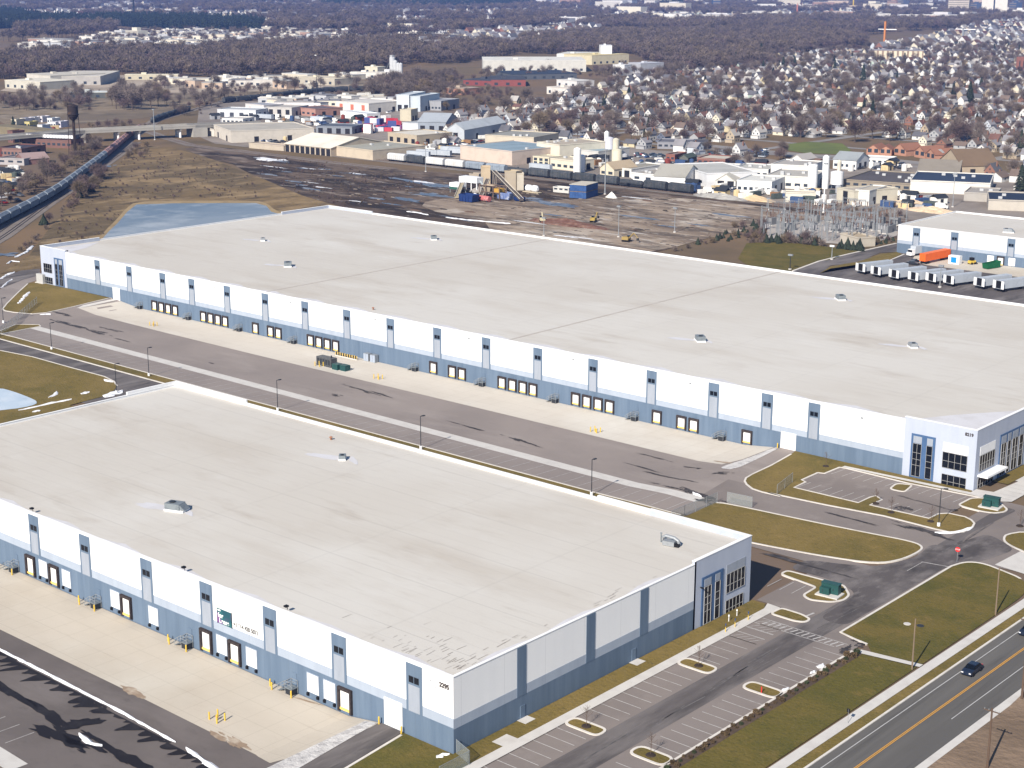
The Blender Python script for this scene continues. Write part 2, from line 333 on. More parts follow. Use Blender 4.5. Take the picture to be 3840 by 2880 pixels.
snow = mat('old_snow', (.72, .735, .77), [((.5, .51, .55), .9, .55, .8, 6)], .8, bump=(.8, .5, .3))
ice = mat('pond_ice', (.20, .235, .275), [((.125, .165, .215), .02, .42, .58, 8, (1, .5, 1)), ((.31, .34, .37), .03, .50, .64, 8), ((.10, .14, .19), .06, .56, .72, 8), ((.38, .41, .43), .12, .60, .74, 8, (1, .4, 1), .8)], .4, spec=.3)
puddle = mat('puddle_water', (.085, .11, .155), [((.20, .205, .225), .12, .46, .62, 7), ((.07, .06, .055), .25, .58, .72, 7)], .4, spec=.3)
gravel = mat('white_gravel', (.52, .51, .50), [((.36, .35, .35), .6, .45, .65, 6), ((.64, .63, .62), 1.1, .55, .75, 5)], .95, bump=(2, .8, .3))
roadfar = mat('far_road', (0.240, 0.228, 0.220), [((0.192, 0.180, 0.172), .03, .4, .7, 6)], .9)
lot = mat('yard_paving', (0.246, 0.216, 0.191), [((0.180, 0.156, 0.136), .03, .42, .62, 8), ((0.303, 0.276, 0.250), .045, .55, .74, 7), ((0.123, 0.104, 0.094), .1, .6, .76, 7)], .92)
terr = mat('land', (0.134, 0.100, 0.056), [((0.174, 0.117, 0.066), .012, .42, .62, 7), ((0.095, 0.074, 0.047), .02, .5, .72, 7), ((0.143, 0.105, 0.079), .004, .48, .66, 6)], .95)
wood = mat('weathered_wood', (.20, .15, .105), [((.13, .10, .075), .8, .45, .7, 4, (1, 1, .1))], .9)
woodd = mat('pole_wood', (.10, .068, .05), [((.14, .10, .075), .6, .45, .7, 4, (1, 1, .1))], .9)
greenbox = mat('green_enamel', (.02, .065, .062), [((.03, .085, .08), 1.2, .5, .8)], .4)

# ------------------------------------------------------------------ land, sky, light
land = [(700, -420), (700, 600), (-400, 5200), (-3600, 9000), (-12000, 9000), (-12000, 3000), (-2000, 300), (-120, -420)]
b = bmesh.new()
sheet('ground', land, -.10, terr)

# ------------------------------------------------------------------ the two warehouses
def front_box(b, Y, u0, u1, z0, z1, d0, d1, mi=0): b.box(u0, u1, Y - d1, Y - d0, z0, z1, mi)
def end_box(b, X, v0, v1, z0, z1, d0, d1, mi=0): b.box(X + d0, X + d1, v0, v1, z0, z1, mi)
def shell(root, name, x0, x1, y0, y1, z0, z1, m, th, label=None):
    b = MB(); b.box(x0, x1, y0, y0 + th, z0, z1); b.box(x0, x1, y1 - th, y1, z0, z1); b.box(x0, x0 + th, y0 + th, y1 - th, z0, z1); b.box(x1 - th, x1, y0 + th, y1 - th, z0, z1)
    return b.part(name, m, root, label)
def shelter_door(root, BX, P, u0, u1, zb, zt, plain=False):
    """a dock door: dark foam seal, white leaf, yellow dock leveller; or a bare leaf with two bumpers"""
    if plain:
        d = MB(); BX(d, P, u0, u1, zb + .55, zt, .03, .11); d = d.part('dock_door', doorw, root)
        w = MB(); BX(w, P, u0 - .12, u0, zb + .5, zt + .12, .03, .15); BX(w, P, u1, u1 + .12, zb + .5, zt + .12, .03, .15); BX(w, P, u0, u1, zt, zt + .12, .03, .15); w.part('frame', lband, d)
        for q in (u0 + .12, u1 - .12):
            m = MB(); BX(m, P, q - .18, q + .18, zb - .05, zb + .42, .03, .38); m.part('bumper', black, d)
        return
    d = MB(); BX(d, P, u0 + .36, u1 - .36, zb + .55, zt - .42, .03, .10); d = d.part('dock_door', doorw, root)
    w = MB(); BX(w, P, u0, u0 + .36, zb, zt, .03, .48); BX(w, P, u1 - .36, u1, zb, zt, .03, .48); BX(w, P, u0 + .36, u1 - .36, zt - .42, zt, .03, .52); w.part('dock_seal', rubber, d)
    w = MB(); BX(w, P, u0 + .36, u1 - .36, zb + .22, zb + .55, .03, .3); w.part('dock_leveller', levy, d)
def glazing(root, BX, P, u0, u1, z0, z1, cols, rows, d=.06, name='window'):
    """dark glass in a light frame; cols/rows as fractions or counts"""
    w = MB(); t = .06; us = [lerp(u0, u1, i / cols) for i in range(cols + 1)]; zs = [lerp(z0, z1, r) for r in rows]
    for u in us: BX(w, P, u - t / 2, u + t / 2, z0, z1, d, d + .09)
    for z in zs:
        for a, c in zip(us, us[1:]): BX(w, P, a + t / 2, c - t / 2, z - t / 2, z + t / 2, d, d + .085)
    w = w.part(name, mullion, root); g = MB(); BX(g, P, u0, u1, z0, z1, d - .04, d + .03); g.part('pane', glass, w); return w
def block(root, BX, P, u0, u1, z0, z1, m, name, d0=.03, d1=.07, label=None):
    b = MB(); BX(b, P, u0, u1, z0, z1, d0, d1); return b.part(name, m, root, label)
def pilaster(root, BX, P, u, w, zb, zt):
    b = MB(); BX(b, P, u, u + w, zb, zt, .03, .09); p = b.part('pilaster', blue, root)
    for k in (0, 1):
        f = MB(); uu = u + .62 + k * 1.06; BX(f, P, uu - .06, uu + .88, 9.12 - .06 + DZ, 10.02 + .06 + DZ, .09, .12); f = f.part('window', dsteel, p)
    for k in (0, 1):
        f = MB(); uu = u + .62 + k * 1.06; BX(f, P, uu, uu + .82, 9.12 + DZ, 10.02 + DZ, .12, .14); f.part('pane', glass, p)
    f = MB(); BX(f, P, u + .45, u + w - .45, zb + .02, 8.72 + DZ, .09, .12); f.part('panel', panelm, p)
def lobby_bay(root, BX, P, u0, u1, z0, z1, panes, zg, d=.03):
    b = MB(); BX(b, P, u0, u1, z0, z1, d, d + .12); bay = b.part('glazed_bay', deep, root)
    for a, c, n in panes:
        f = MB(); BX(f, P, a, c, zg + .12, z1 - .45, d + .12, d + .17); f.part('panel', panelm, bay)
        w = MB(); t = .06; us = [lerp(a, c, i / n) for i in range(n + 1)]; zs = [z0 + .5, z0 + .5 + (zg - z0 - .5) * .34, z0 + .5 + (zg - z0 - .5) * .52, z0 + .5 + (zg - z0 - .5) * .72, zg]
        for q in us: BX(w, P, q - t / 2, q + t / 2, z0 + .5, zg, d + .12, d + .24)
        for z in zs: BX(w, P, a, c, z - t / 2, z + t / 2, d + .12, d + .22)
        w.part('frame', mullion, bay); g = MB(); BX(g, P, a, c, z0 + .5, zg, d + .12, d + .16); g.part('pane', glass, bay)
def stair(root, Y, u, zg, side=1):
    """steel dock stair: landing at the door, flight along the wall, rails"""
    s = MB(); n = 6
    front_box(s, Y, u, u + 1.5, -.12, 0, .05, 1.5)
    for i in range(n):
        x = u - .28 * (i + 1); front_box(s, Y, x, x + .28, lerp(-.12, zg, (i + 1) / (n + 1)) - .05, lerp(-.12, zg, (i + 1) / (n + 1)), .25, 1.5)
    st = s.part('dock_stair', steel, root)
    r = MB()
    for yy in (Y - 1.47, Y - .2):
        if yy > Y - .5: a = (u - 1.7, yy, zg + 1.0)
        for hgt in (.55, 1.05):
            r.bar((u + 1.5, yy, hgt), (u, yy, hgt), .045); r.bar((u, yy, hgt), (u - 1.75, yy, zg + hgt), .045)
        for x, zz in ((u + 1.47, 0), (u, 0), (u - .9, zg / 2), (u - 1.72, zg)): r.bar((x, yy, zg if zz == 0 else zz), (x, yy, zz + 1.05), .045)
    r.bar((u + 1.47, Y - 1.47, 1.05), (u + 1.47, Y - .2, 1.05), .045)
    r.part('railing', greyb, st)
    sk = MB(); front_box(sk, Y, u + .05, u + 1.45, zg, -.13, .1, 1.4); sk.part('landing_base', dsteel, st)
    d = MB(); front_box(d, Y, u + .25, u + 1.2, 0, 2.1, .03, .1); d.part('personnel_door', blue, root)
def roof_parts(root, x0, x1, y0, y1, zt, blocks, deckdrop=1.0):
    """deck below a parapet; coping; taller parapets round the office corners"""
    th = .35
    r = MB(); r.box(x0 + th, x1 - th, y0 + th, y1 - th, zt - deckdrop - .4, zt - deckdrop); rf = r.part('roof', membrane, root)
    c = MB(); o = .07
    c.box(x0 - o, x1 + o, y0 - o, y0 + th + o, zt, zt + .09); c.box(x0 - o, x1 + o, y1 - th - o, y1 + o, zt, zt + .09)
    c.box(x0 - o, x0 + th + o, y0 + th + o, y1 - th - o, zt, zt + .09); c.box(x1 - th - o, x1 + o, y0 + th + o, y1 - th - o, zt, zt + .09)
    c.part('coping', coping, root)
    return rf
def crickets(rf, x0, x1, y, zr, per, w, sgn=1, axis='x', seed=1):
    """the clean tapered membrane along the parapet, scalloped between the drains, and a grimy edge inside it"""
    rr = random.Random(seed); n = max(2, int((x1 - x0) / per)); P = []; Q = []
    for i in range(n * 8 + 1):
        u = x0 + (x1 - x0) * i / (n * 8); ph = (i / 8) % 1.0; k = 1 - abs(2 * ph - 1)
        ww = w * (.35 + 1.0 * k ** .8) + rr.uniform(-.2, .2); P.append((u, ww)); Q.append((u, ww + rr.uniform(.5, 1.3)))
    def band(lo, hi, z, m, name):
        b = MB(); v = []; f = []
        for (u, a), (_, c) in zip(lo, hi):
            for d in (a, c): v.append((u, y + sgn * d, z) if axis == 'x' else (y + sgn * d, u, z))
        f = [(2 * i, 2 * i + 1, 2 * i + 3, 2 * i + 2) for i in range(len(lo) - 1)]; b.add(v, f); b.part(name, m, rf)
    band([(u, 0) for u, _ in P], P, zr + .03, membwhite, 'clean_membrane')
    return P

# --- main warehouse
DZ = 0.0
X1, D1y, HT = 348.9, 135.3, 12.55
WM = thing('warehouse', 'huge white and blue warehouse across the truck court, its long wall lined with dock doors', 'warehouse', (174, 67, 0))
shell(WM, 'wall', 0, X1, 0, D1y, -1.6, HT, white, .35)
MP = [32.1, 50, 68, 83, 100.6, 118.6, 136.6, 154.6, 172.4, 190.6, 208.6, 226.6, 244.8, 263, 281.2, 296, 308.4]
band = MB(); base = MB()
band.box(15.2, 332.4, -.02, 0, 3.72, 5.14); base.box(15.2, 332.4, -.03, 0, -1.6, 3.72)
band.part('wall_band', lband, WM); base.part('wall_base', blue, WM)
for u in MP: pilaster(WM, front_box, 0, u, 3.1, 3.72, 12.08)
MD = [63.3, 66.95, 70.6, 74.25, 88.65, 92.25, 95.85, 99.45, 114.0, 121.0, 124.6, 139.0, 142.65, 146.3, 149.9, 189.3, 196.4, 200.0, 214.5, 218.15, 221.8, 225.3, 239.6, 243.2, 246.85, 250.5, 265.1, 272.4, 276.0, 291.1]
for u in MD: shelter_door(WM, front_box, 0, u, u + 2.85, -.85, 2.45)
for u0, u1 in ((41.8, 45.7), (301.6, 305.6)): block(WM, front_box, 0, u0, u1, -.3, 3.95, doorw, 'drive_in_door', .03, .1)
for u in (56.8, 82.4, 107.6, 132.9, 183.5, 208.6, 234.0, 259.5, 285.3): stair(WM, 0, u, -1.2)
# office corners
def office(root, x0, x1, y0, y1, z, name, xs, ys):
    th = .45; b = MB()
    if xs == 'f': b.box(x0, x1, y0 - .15, y0 + th, -.6, z)
    if xs == 'b': b.box(x0, x1, y1 - th, y1 + .15, -.6, z)
    ya, yb = (y0 + th, y1) if xs == 'f' else (y0, y1 - th)
    if ys == 'r': b.box(x1 - th, x1 + .15, ya, yb, -.6, z); b.box(x1, x1 + .15, y0 - .15 if xs == 'f' else y1 - th, y0 + th if xs == 'f' else y1 + .15, -.6, z)
    if ys == 'l': b.box(x0 - .15, x0 + th, ya, yb, -.6, z); b.box(x0 - .15, x0, y0 - .15 if xs == 'f' else y1 - th, y0 + th if xs == 'f' else y1 + .15, -.6, z)
    w = b.part(name, offc, root)
    c = MB(); e = .06
    fy = (y0 - .15 - e, y0 + th + e) if xs == 'f' else (y1 - th - e, y1 + .15 + e)
    fx = (x0 - e, x1 + .15 + e) if ys == 'r' else (x0 - .15 - e, x1 + e)
    c.box(fx[0], fx[1], fy[0], fy[1], z, z + .1)
    gx = (x1 - th - e, x1 + .15 + e) if ys == 'r' else (x0 - .15 - e, x0 + th + e)
    c.box(gx[0], gx[1], fy[1] if xs == 'f' else y0 - e, y1 + e if xs == 'f' else fy[0], z, z + .1)
    c.part('coping', coping, w); return w
office(WM, 332.4, X1, 0, 26, 13.17, 'office_wall', 'f', 'r'); office(WM, 0, 15.2, 0, 24, 13.17, 'office_wall', 'f', 'l')
office(WM, 0, 26, 110, D1y, 13.1, 'office_wall', 'b', 'l')
Pm = -.15
lobby_bay(WM, front_box, Pm, 334.2, 339.8, -.05, 9.85, [(334.7, 336.7, 2), (337.9, 339.25, 1)], 7.75)
block(WM, front_box, Pm, 341.6, 347.3, 7.3, 9.3, coping, 'panel', .02, .08); glazing(WM, front_box, Pm, 341.65, 347.25, 3.75, 7.2, 4, (0, .45, 1)); glazing(WM, front_box, Pm, 341.75, 347.3, .02, 2.35, 4, (0, .35, 1))
Pe = X1 + .15
block(WM, end_box, Pe, 1.7, 9.0, 7.3, 9.2, coping, 'panel', .02, .08); glazing(WM, end_box, Pe, 1.7, 8.9, 3.7, 7.2, 6, (0, .45, 1)); glazing(WM, end_box, Pe, 1.5, 8.8, .02, 2.3, 6, (0, .35, 1))
cb = MB(); end_box(cb, Pe, 1.3, 11.2, 2.75, 3.15, .02, 2.3); cb.part('canopy', coping, WM)
lobby_bay(WM, end_box, Pe, 11.2, 23.6, -.05, 9.75, [(11.8, 14.2, 2), (15.0, 16.6, 1), (17.4, 20.2, 2), (21.0, 23.0, 1)], 7.6)
glazing(WM, front_box, Pm, 1.5, 6.5, 4.2, 7.35, 4, (0, .45, 1)); glazing(WM, front_box, Pm, 1.6, 6.5, .3, 2.6, 4, (0, .35, 1))
lobby_bay(WM, front_box, Pm, 8.2, 13.7, -.05, 10.0, [(8.8, 10.2, 1), (11.2, 13.2, 2)], 7.9)
mf = roof_parts(WM, 0, X1, 0, D1y, HT, None, .5)
ZR = HT - .5
crickets(mf, 3, 345, .4, ZR, 18.0, 3.0, 1, 'x', 3)
crickets(mf, 30, 132, X1 - .4, ZR, 30, 1.6, -1, 'y', 4)
jy = MB()
for xx in (118, 216): jy.box(xx, xx + .7, .5, D1y - .5, ZR + .005, ZR + .05)
jy.part('expansion_joint', mat('joint_strip', (.385, .35, .315), [((.44, .41, .38), .2, .4, .7, 5)], .8), mf)
cw = MB(); cw.add([(3, 1.2, ZR + .04), (14, 1.0, ZR + .04), (10, 12, ZR + .04), (3, 22, ZR + .04)], [(0, 1, 2, 3)]); cw.add([(332, 1, ZR + .04), (X1 - 1, 1, ZR + .04), (X1 - 1, 26, ZR + .04), (338, 12, ZR + .04)], [(0, 1, 2, 3)]); cw.part('clean_membrane', membwhite, mf)
numb = mat('number_paint', (.06, .05, .05), rough=.6)
text_mesh('8219', .95, numb, (346.3, Pm - .03, 11.65), (PI / 2, 0, 0), WM, 'house_number', bold=.05)

# --- front warehouse
XN, YB, XL = 347.25, -83.53, 187.0; HF = 11.55
WF = thing('warehouse', 'nearer white and blue warehouse with the leasing banner and pale flat roof in the foreground', 'warehouse', (267, -120, 0))
shell(WF, 'wall', XL, XN, YF, YB, -1.6, HF, white, .35)
band = MB(); base = MB()
band.box(XL, XN + .02, YF - .02, YF, 3.85, 5.3); band.box(XN, XN + .02, YF, -100.2, 3.7, 5.2); base.box(XL, XN + .03, YF - .03, YF, -1.6, 3.85); base.box(XN, XN + .03, YF, -100.2, -1.6, 3.7)
band.box(XL - .02, XL, YF, YB, 3.85, 5.3); base.box(XL - .03, XL, YF, YB, -1.6, 3.85); band.box(XL, XN - 20, YB, YB + .02, 3.85, 5.3); base.box(XL, XN - 20, YB, YB + .03, -1.6, 3.85)
band.part('wall_band', lband, WF); base.part('wall_base', blue, WF)
DZ = -.75
for u in (193.5, 210, 226, 242.0, 257.8, 275.5, 291.3, 306.9, 322.5, 338.1): pilaster(WF, front_box, YF, u, 3.15, 3.85, 11.2)
dw2 = [(u, False) for u in (206, 240.3, 247.8, 269.5, 291.1, 298.3, 323.85)] + [(u, True) for u in (202, 218, 244.5, 251.8, 266.4, 277.2, 295.2, 302.55, 316.9, 320.6)]
for u, plain in dw2:
    if plain: shelter_door(WF, front_box, YF, u, u + 2.45, -.55, 3.05, True)
    else: shelter_door(WF, front_box, YF, u, u + 2.95, -.72, 3.15)
block(WF, front_box, YF, 333.5, 337.2, .08, 4.4, doorw, 'drive_in_door', .03, .1)
for u in (236.2, 262.0, 287.5, 313.2): stair(WF, YF, u, -1.1)
for v0, v1 in ((-144.6, -142.6), (-128.6, -126.5), (-115.0, -112.9)): block(WF, end_box, XN, v0, v1, 3.7, 11.42, blue, 'pilaster', .02, .08)
for v0 in (-117.0, -143.9):
    d = MB(); end_box(d, XN, v0, v0 + 1.05, -.05, 2.1, .03, .12); d.part('personnel_door', blue, WF)
office(WF, 326, XN, -100.2, YB, 12.1, 'office_wall', 'b', 'r')
PX = XN + .15
ob = MB(); ob.box(XN + .03, PX, -100.2, -99.9, -.6, 12.1); ob.part('office_return', offc, WF)
lobby_bay(WF, end_box, PX, -98.25, -92.0, -.3, 8.7, [(-97.6, -95.6, 2), (-94.4, -93.0, 1)], 6.9)
block(WF, end_box, PX, -90.9, -85.2, 7.25, 8.85, panelm, 'panel', .02, .08); glazing(WF, end_box, PX, -90.9, -85.3, 3.7, 7.2, 5, (0, .4, 1)); glazing(WF, end_box, PX, -90.9, -85.6, .02, 2.4, 5, (0, .3, 1))
lw = MB(); lw.tube([(PX + .1, -98.6, 7.2), (PX + .9, -98.9, 7.3)], .12); lw.part('wall_light', black, WF)
bl = MB(); bl.box(XL, 213, YB - .35, YB + .1, HF, 12.3); bl.box(XL - .1, XL + .35, YB - 14, YB - .35, HF, 12.3); bl.part('parapet', coping, WF)
br = MB(); br.box(314, 326, YB - .35, YB + .15, HF + .1, 12.1); br.part('parapet', coping, WF)
ff = roof_parts(WF, XL, XN, YF, YB, HF, None, .5); ZF = HF - .5
crickets(ff, XL + 3, XN - 1, YF + .4, ZF, 17.0, 1.35, 1, 'x', 5); crickets(ff, YF + 2, -102, XN - .4, ZF, 14, 1.3, -1, 'y', 6)
rr = random.Random(3); g = MB()
for k in range(70):
    u = XN - 1.5 - abs(rr.gauss(0, 8)); v = YF + 1.6 + abs(rr.gauss(0, 4.0)); l, w_, sk = rr.uniform(.4, 2.4), rr.uniform(.02, .06), rr.uniform(-.12, .06)
    if rr.random() < .3: u, v = XN - 2.0 - abs(rr.gauss(0, 1.0)), rr.uniform(YF + 2, -108)
    g.add([(u - w_, v, ZF + .045), (u + w_, v, ZF + .045), (u + w_ * .3 + sk * l, v + l, ZF + .045), (u - w_ * .8 + sk * l, v + l * .9, ZF + .045)], [(0, 1, 2, 3)])
g.part('roof_grime', grime, ff)
text_mesh('2295', .95, numb, (344.6, YF - .05, 9.45), (PI / 2, 0, 0), WF, 'house_number', bold=.05)
rg = MB(); ringp = [(343.35 + .62 * math.cos(a), YF - .04, 9.4 + .62 * math.sin(a)) for a in [PI * (.15 + 1.7 * i / 18) for i in range(19)]]
rg.tube(ringp, .07, 4); rg.part('logo', mat('faint_grey', (.42, .44, .48)), WF)
# leasing banner
bn = thing('leasing_banner', 'teal and purple leasing banner hung on the white wall above the dock doors', 'banner', (295.6, YF - .06, 5.2))
ban = mat('banner_teal', (.02, .075, .10), [((.03, .13, .14), .25, .45, .6, 2), ((.10, .06, .16), .22, .55, .75, 2)], .6)
q = MB(); q.box(295.6, 299.2, YF - .10, YF - .05, 5.2, 7.75); q.part('cloth', ban, bn)
q = MB(); q.box(295.55, 295.62, YF - .13, YF - .05, 5.15, 7.8); q.box(299.18, 299.25, YF - .13, YF - .05, 5.15, 7.8); q.part('frame', dsteel, bn)
wt = mat('banner_white', (.75, .75, .75)); text_mesh('for', 1.1, wt, (295.8, YF - .11, 6.3), (PI / 2, 0, 0), bn, bold=.03); text_mesh('Lease', 1.1, wt, (296.05, YF - .11, 5.4), (PI / 2, 0, 0), bn, bold=.03)
q = MB(); q.add([(295.62, YF - .104, 5.25), (297.0, YF - .104, 5.25), (295.62, YF - .104, 7.2)], [(0, 1, 2)]); q.part('purple_corner', mat('banner_purple', (.16, .07, .22)), bn)
q = MB(); q.box(295.75, 296.5, YF - .115, YF - .10, 7.35, 7.6); q.part('logo', wt, bn)
ph = text_mesh('+1 614 420 5071', 1.0, mat('phone_grey', (.13, .13, .13)), (299.5, YF - .05, 5.75), (PI / 2, 0, 0), WF, 'phone_number', squash=.88, bold=.035)
# ------------------------------------------------------------------ site ground (axis-aligned with the warehouses)
site = [(301, -.1), (46, -.1), (41, -.1)] + [tuple(at('C1', *q))[:2] for q in ((900, 655), (640, 715), (400, 768), (120, 765), (22, 738), (150, 600), (245, 510), (345, 480), (345, 390), (180, 410), (0, 500), (-300, 640), (-300, 930), (0, 945))] + [(60, -53.6), (301, -53.6), (313, -53), (313, -41)]
sheet('truck_court', [(306, -.1), (306, -2), (310, -20), (330, -28), (330, -42), (313, -42), (313, -54)] + site[-2:-4:-1] + [site[-4]] + [s for s in site[-5:2:-1]] + [(41, -.1)], .02, asphalt)
sheet('drive', [(306, -28), (330, -28), (356, -26), (356, -2.5), (366, -2.5), (381, -26), (381, -38), (368, -40), (366, -44), (366, -84), (371.3, -84), (371.3, -200), (353, -200), (353, -82), (348, -82), (348, -60), (300, -60), (300, -57), (356, -54), (360, -46), (356, -38), (330, -40.5), (308, -42)], .035, asphalt2)
sheet('drive_lane', rnd_corners([(359.3, -82), (358.8, -200), (364.6, -200), (364.8, -88), (365.0, -40), (360.5, -28), (361.5, -6), (358.2, -6), (358.8, -40), (359.5, -60)], 4), .05, asphaltd)
sheet('drive_lane', rnd_corners([(344, -59), (344, -65.5), (352.5, -64.8), (359.8, -67.5), (360.4, -82), (365.4, -82), (365.4, -45), (369, -38.6), (371.2, -28), (363, -23), (361, -34), (357.6, -36.4), (358.9, -44), (356, -53.5), (350, -57)], 3), .058, asphaltx)
sheet('entrance_apron', [(371.6, -38.3), (372.2, -27), (380, -27.5), (388, -24), (388, -41), (378, -39.2)], .06, conc2)
sheet('service_road', [(-40, -58.6), (146, -58.6), (300, -59.2), (300, -65.5), (158, -65.2), (152, -70), (150, -84), (142, -84), (140, -72), (132, -65.2), (60, -66.5), (-40, -72)], .025, asphaltd)
# main court: apron, strip, stalls
sheet('concrete_apron', [(300, -.2), (46.2, -.2), (46, -16.3), (60, -16.8), (92, -17.7), (137, -18.2), (235, -18.4), (294, -18.7), (298.2, -18.9), (299.8, -13)], .05, concretem)
sheet('concrete_strip', [(56, -39.5), (56, -43.0), (300, -45), (309.5, -45.4), (309.5, -41.9), (300, -41.6)], .06, conc2)
sheet('gravel_strip', smooth([(300.2, -.3), (300.4, -13), (299.5, -19), (299.8, -22.3), (303.2, -21.8), (302.6, -10), (301.6, -.3)], 1), .09, gravel)
sheet('gravel_strip', [(44.4, -.3), (42.6, -.4), (43.6, -13), (45.5, -16.8), (46.1, -16)], .07, conc2)
# front court
sheet('front_court', [(339, -200), (170, -200), (170, YF - .1), (333, YF - .1), (337.4, YF - .1), (339, -172)], .02, asphaltf)
sheet('concrete_apron', [(333, YF - .2), (170, YF - .2), (170, -175), (258, -175.1), (298, -175), (325.3, -175.3), (329.4, -176.2), (331.2, -172)], .05, concrete)
sheet('gravel_strip', [(330, -158.6), (332.4, -158.4), (334.4, -176), (334.5, -196), (331.5, -196), (330.4, -176)], .085, gravel)
sheet('drive_ramp', [(332.6, YF - .3), (337.3, YF - .3), (338.7, -170), (339.5, -196), (334.6, -196), (334.4, -174)], .10, asphaltd)
sheet('concrete_strip', [(170, -197.5), (297.5, -198.3), (304.5, -198.5), (304.5, -201.5), (170, -201.5)], .06, conc2)
# grass areas
k = MB()
def lawn(name, poly, kline=None, closed=False, m=grass, off=.11):
    o = sheet(name, poly, off, m)
    if kline: kerb_mb(k, kline, closed=closed)
    return o
nw = [at('C1', *q) for q in ((960, 638), (640, 715), (400, 768), (280, 778), (120, 765), (45, 752), (22, 738), (60, 690), (150, 600), (240, 518))]
lawn('lawn', nw + [Vector((-1, 2, 0)), Vector((0, -.3, 0)), Vector((41, -.3, 0))], [Vector((41.3, -.5, 0))] + nw)
sm = ats('C1', ((0, 925), (140, 870), (335, 872), (352, 886), (250, 905), (20, 950), (-60, 965)))
lawn('lawn', sm, sm[:6])
st = [(68, -54.2), (300, -54.2), (312.6, -54), (312.6, -58), (300, -58.2), (68, -58.4), (40, -60), (36, -56.5)]
lawn('verge', st, [(40, -60), (68, -58.4), (300, -58.2)])
kerb_mb(k, [(60, -54.0), (301, -54.0), (312, -54)])
west = ats('C1', ((0, 1095), (280, 1150), (600, 1240), (900, 1320), (985, 1362), (1010, 1400), (985, 1440), (900, 1490), (600, 1570)))
lawn('lawn', west + [Vector((187, -84, 0)), Vector((187, -200, 0)), Vector((90, -200, 0)), Vector((40, -76, 0))], west[:6])
med = [(313.4, -53.6), (312.7, -43), (315, -41.9), (322, -41.3), (334, -40.1), (346, -38.5), (354.5, -37.2), (357.4, -38.6), (358.0, -42), (357.4, -48), (355, -52.3), (348, -55), (335, -57.6), (318, -58.2), (300, -58.4), (300, -66), (312.6, -62)]
med = [(300, -82.5), (300, -58.4), (313.4, -54)] + [tuple(q) for q in smooth(med[1:14], 1, False)] + [(318, -60.5), (316, -82.5)]
lawn('median_lawn', med, smooth([(313, -43), (315, -41.9), (334, -40.1), (346, -38.5), (354.5, -37.2), (357.4, -38.6), (358.0, -42), (357.4, -48), (355, -52.3), (348, -55), (335, -57.8), (318, -60.2)], 2, False), m=grass)
lotp = [(351.2, -3.7), (319.9, -4.4), (319.7, -8), (317.2, -10.3), (314.6, -13.2), (313.6, -18), (316.0, -19.8), (316.2, -21.4), (314.0, -23.4)]
lotp = ats('C4', ((1860, 1082), (1200, 950), (680, 825), (620, 815), (490, 868), (430, 862), (290, 925), (325, 942), (225, 990), (780, 1122), (880, 1075), (930, 1062), (985, 1095), (880, 1142), (1390, 1257), (1475, 1217)))
outer = ats('C4', ((1475, 1217), (1560, 1213), (1700, 1243), (1755, 1270), (1783, 1300), (1765, 1335), (1690, 1372), (1590, 1380), (1450, 1350), (1000, 1235), (500, 1140), (0, 1035))) + ats('Q', ((1900, 690), (1600, 620), (1450, 570), (1360, 500), (1330, 450), (1350, 400), (1450, 340), (1750, 200), (2070, 20)))
lawn('lawn', [Vector((305.8, -.4, 0)), Vector((349, -.4, 0)), Vector((349.4, -2.6, 0))] + lotp + outer[1:], None)
kerb_mb(k, lotp); kerb_mb(k, outer)
sheet('parking_lot', lotp[:14] + [lotp[14], lotp[15], Vector((352, -22, 0)), Vector((352, -3.8, 0))], .05, asphalt2)
sheet('footpath', [(319.9, -4.0), (351.5, -3.2), (351.5, -1.6), (347, -1.9), (320, -2.9)], .125, conc2)
isl = rnd_corners(ats('C4', ((1050, 1003), (1110, 955), (1250, 968), (1180, 1030))), 1.2); lawn('island', isl, isl, True)
isl = rnd_corners(ats('C4', ((1645, 1140), (1755, 1083), (1850, 1080), (2000, 1120), (2068, 1180), (2045, 1200), (1960, 1212), (1850, 1197), (1710, 1162))), .9); lawn('island', isl, isl, True)
isl = smooth(ats('C4', ((2035, 1430), (2060, 1395), (2212, 1370), (2420, 1400), (2400, 1640), (2212, 1545), (2120, 1505), (2050, 1465))), 1); lawn('island', isl, isl, True)
sheet('entry_plaza', [(349.2, 1.0), (352.8, 1.6), (353.6, 12), (358.4, 12), (358.4, -2), (356.5, -3.3), (352, -3.4), (349.3, -3)], .13, conc2)
sheet('footpath', [(352.9, 11.9), (355.2, 11.9), (355.2, 45), (352.9, 45)], .135, conc2)
lawn('verge', [(349.2, 8.5), (352.8, 8.5), (352.8, 45), (349.2, 45)], None)
lawn('verge', [(355.4, 14), (366, 14), (366, 45), (355.4, 45)], [(355.4, 45), (355.4, 14), (366, 14)])
# east side of the front warehouse
lawn('verge', [(347.3, -200), (351, -200), (351.2, -84.6), (350.2, -82.6), (347.5, -82.6)], None)
sheet('footpath', [(351, -200), (352.9, -200), (353.1, -82.4), (350.4, -82.2), (351.2, -84.6)], .14, conc2)
sheet('lawn', [(337.6, YF - .3), (347.4, YF - .3), (351, YF - .2), (351, -200), (340.2, -200), (339, -171)], .115, greeng)
kerb_mb(k, [(337.9, YF - 1), (339.2, -171), (340.2, -200)])
for y0, y1, x0, x1, side in ((-140.7, -138.1, 352.9, 359, 1), (-112.8, -110.0, 352.9, 359.1, 1), (-141.7, -138.8, 365.4, 371.3, -1), (-113.4, -110.5, 365.5, 371.4, -1), (-168, -165.4, 352.9, 359, 1)):
    isl = rnd_corners([(x0, y0), (x1, y0), (x1, y1), (x0, y1)], 1.3); lawn('island', isl, isl, True)
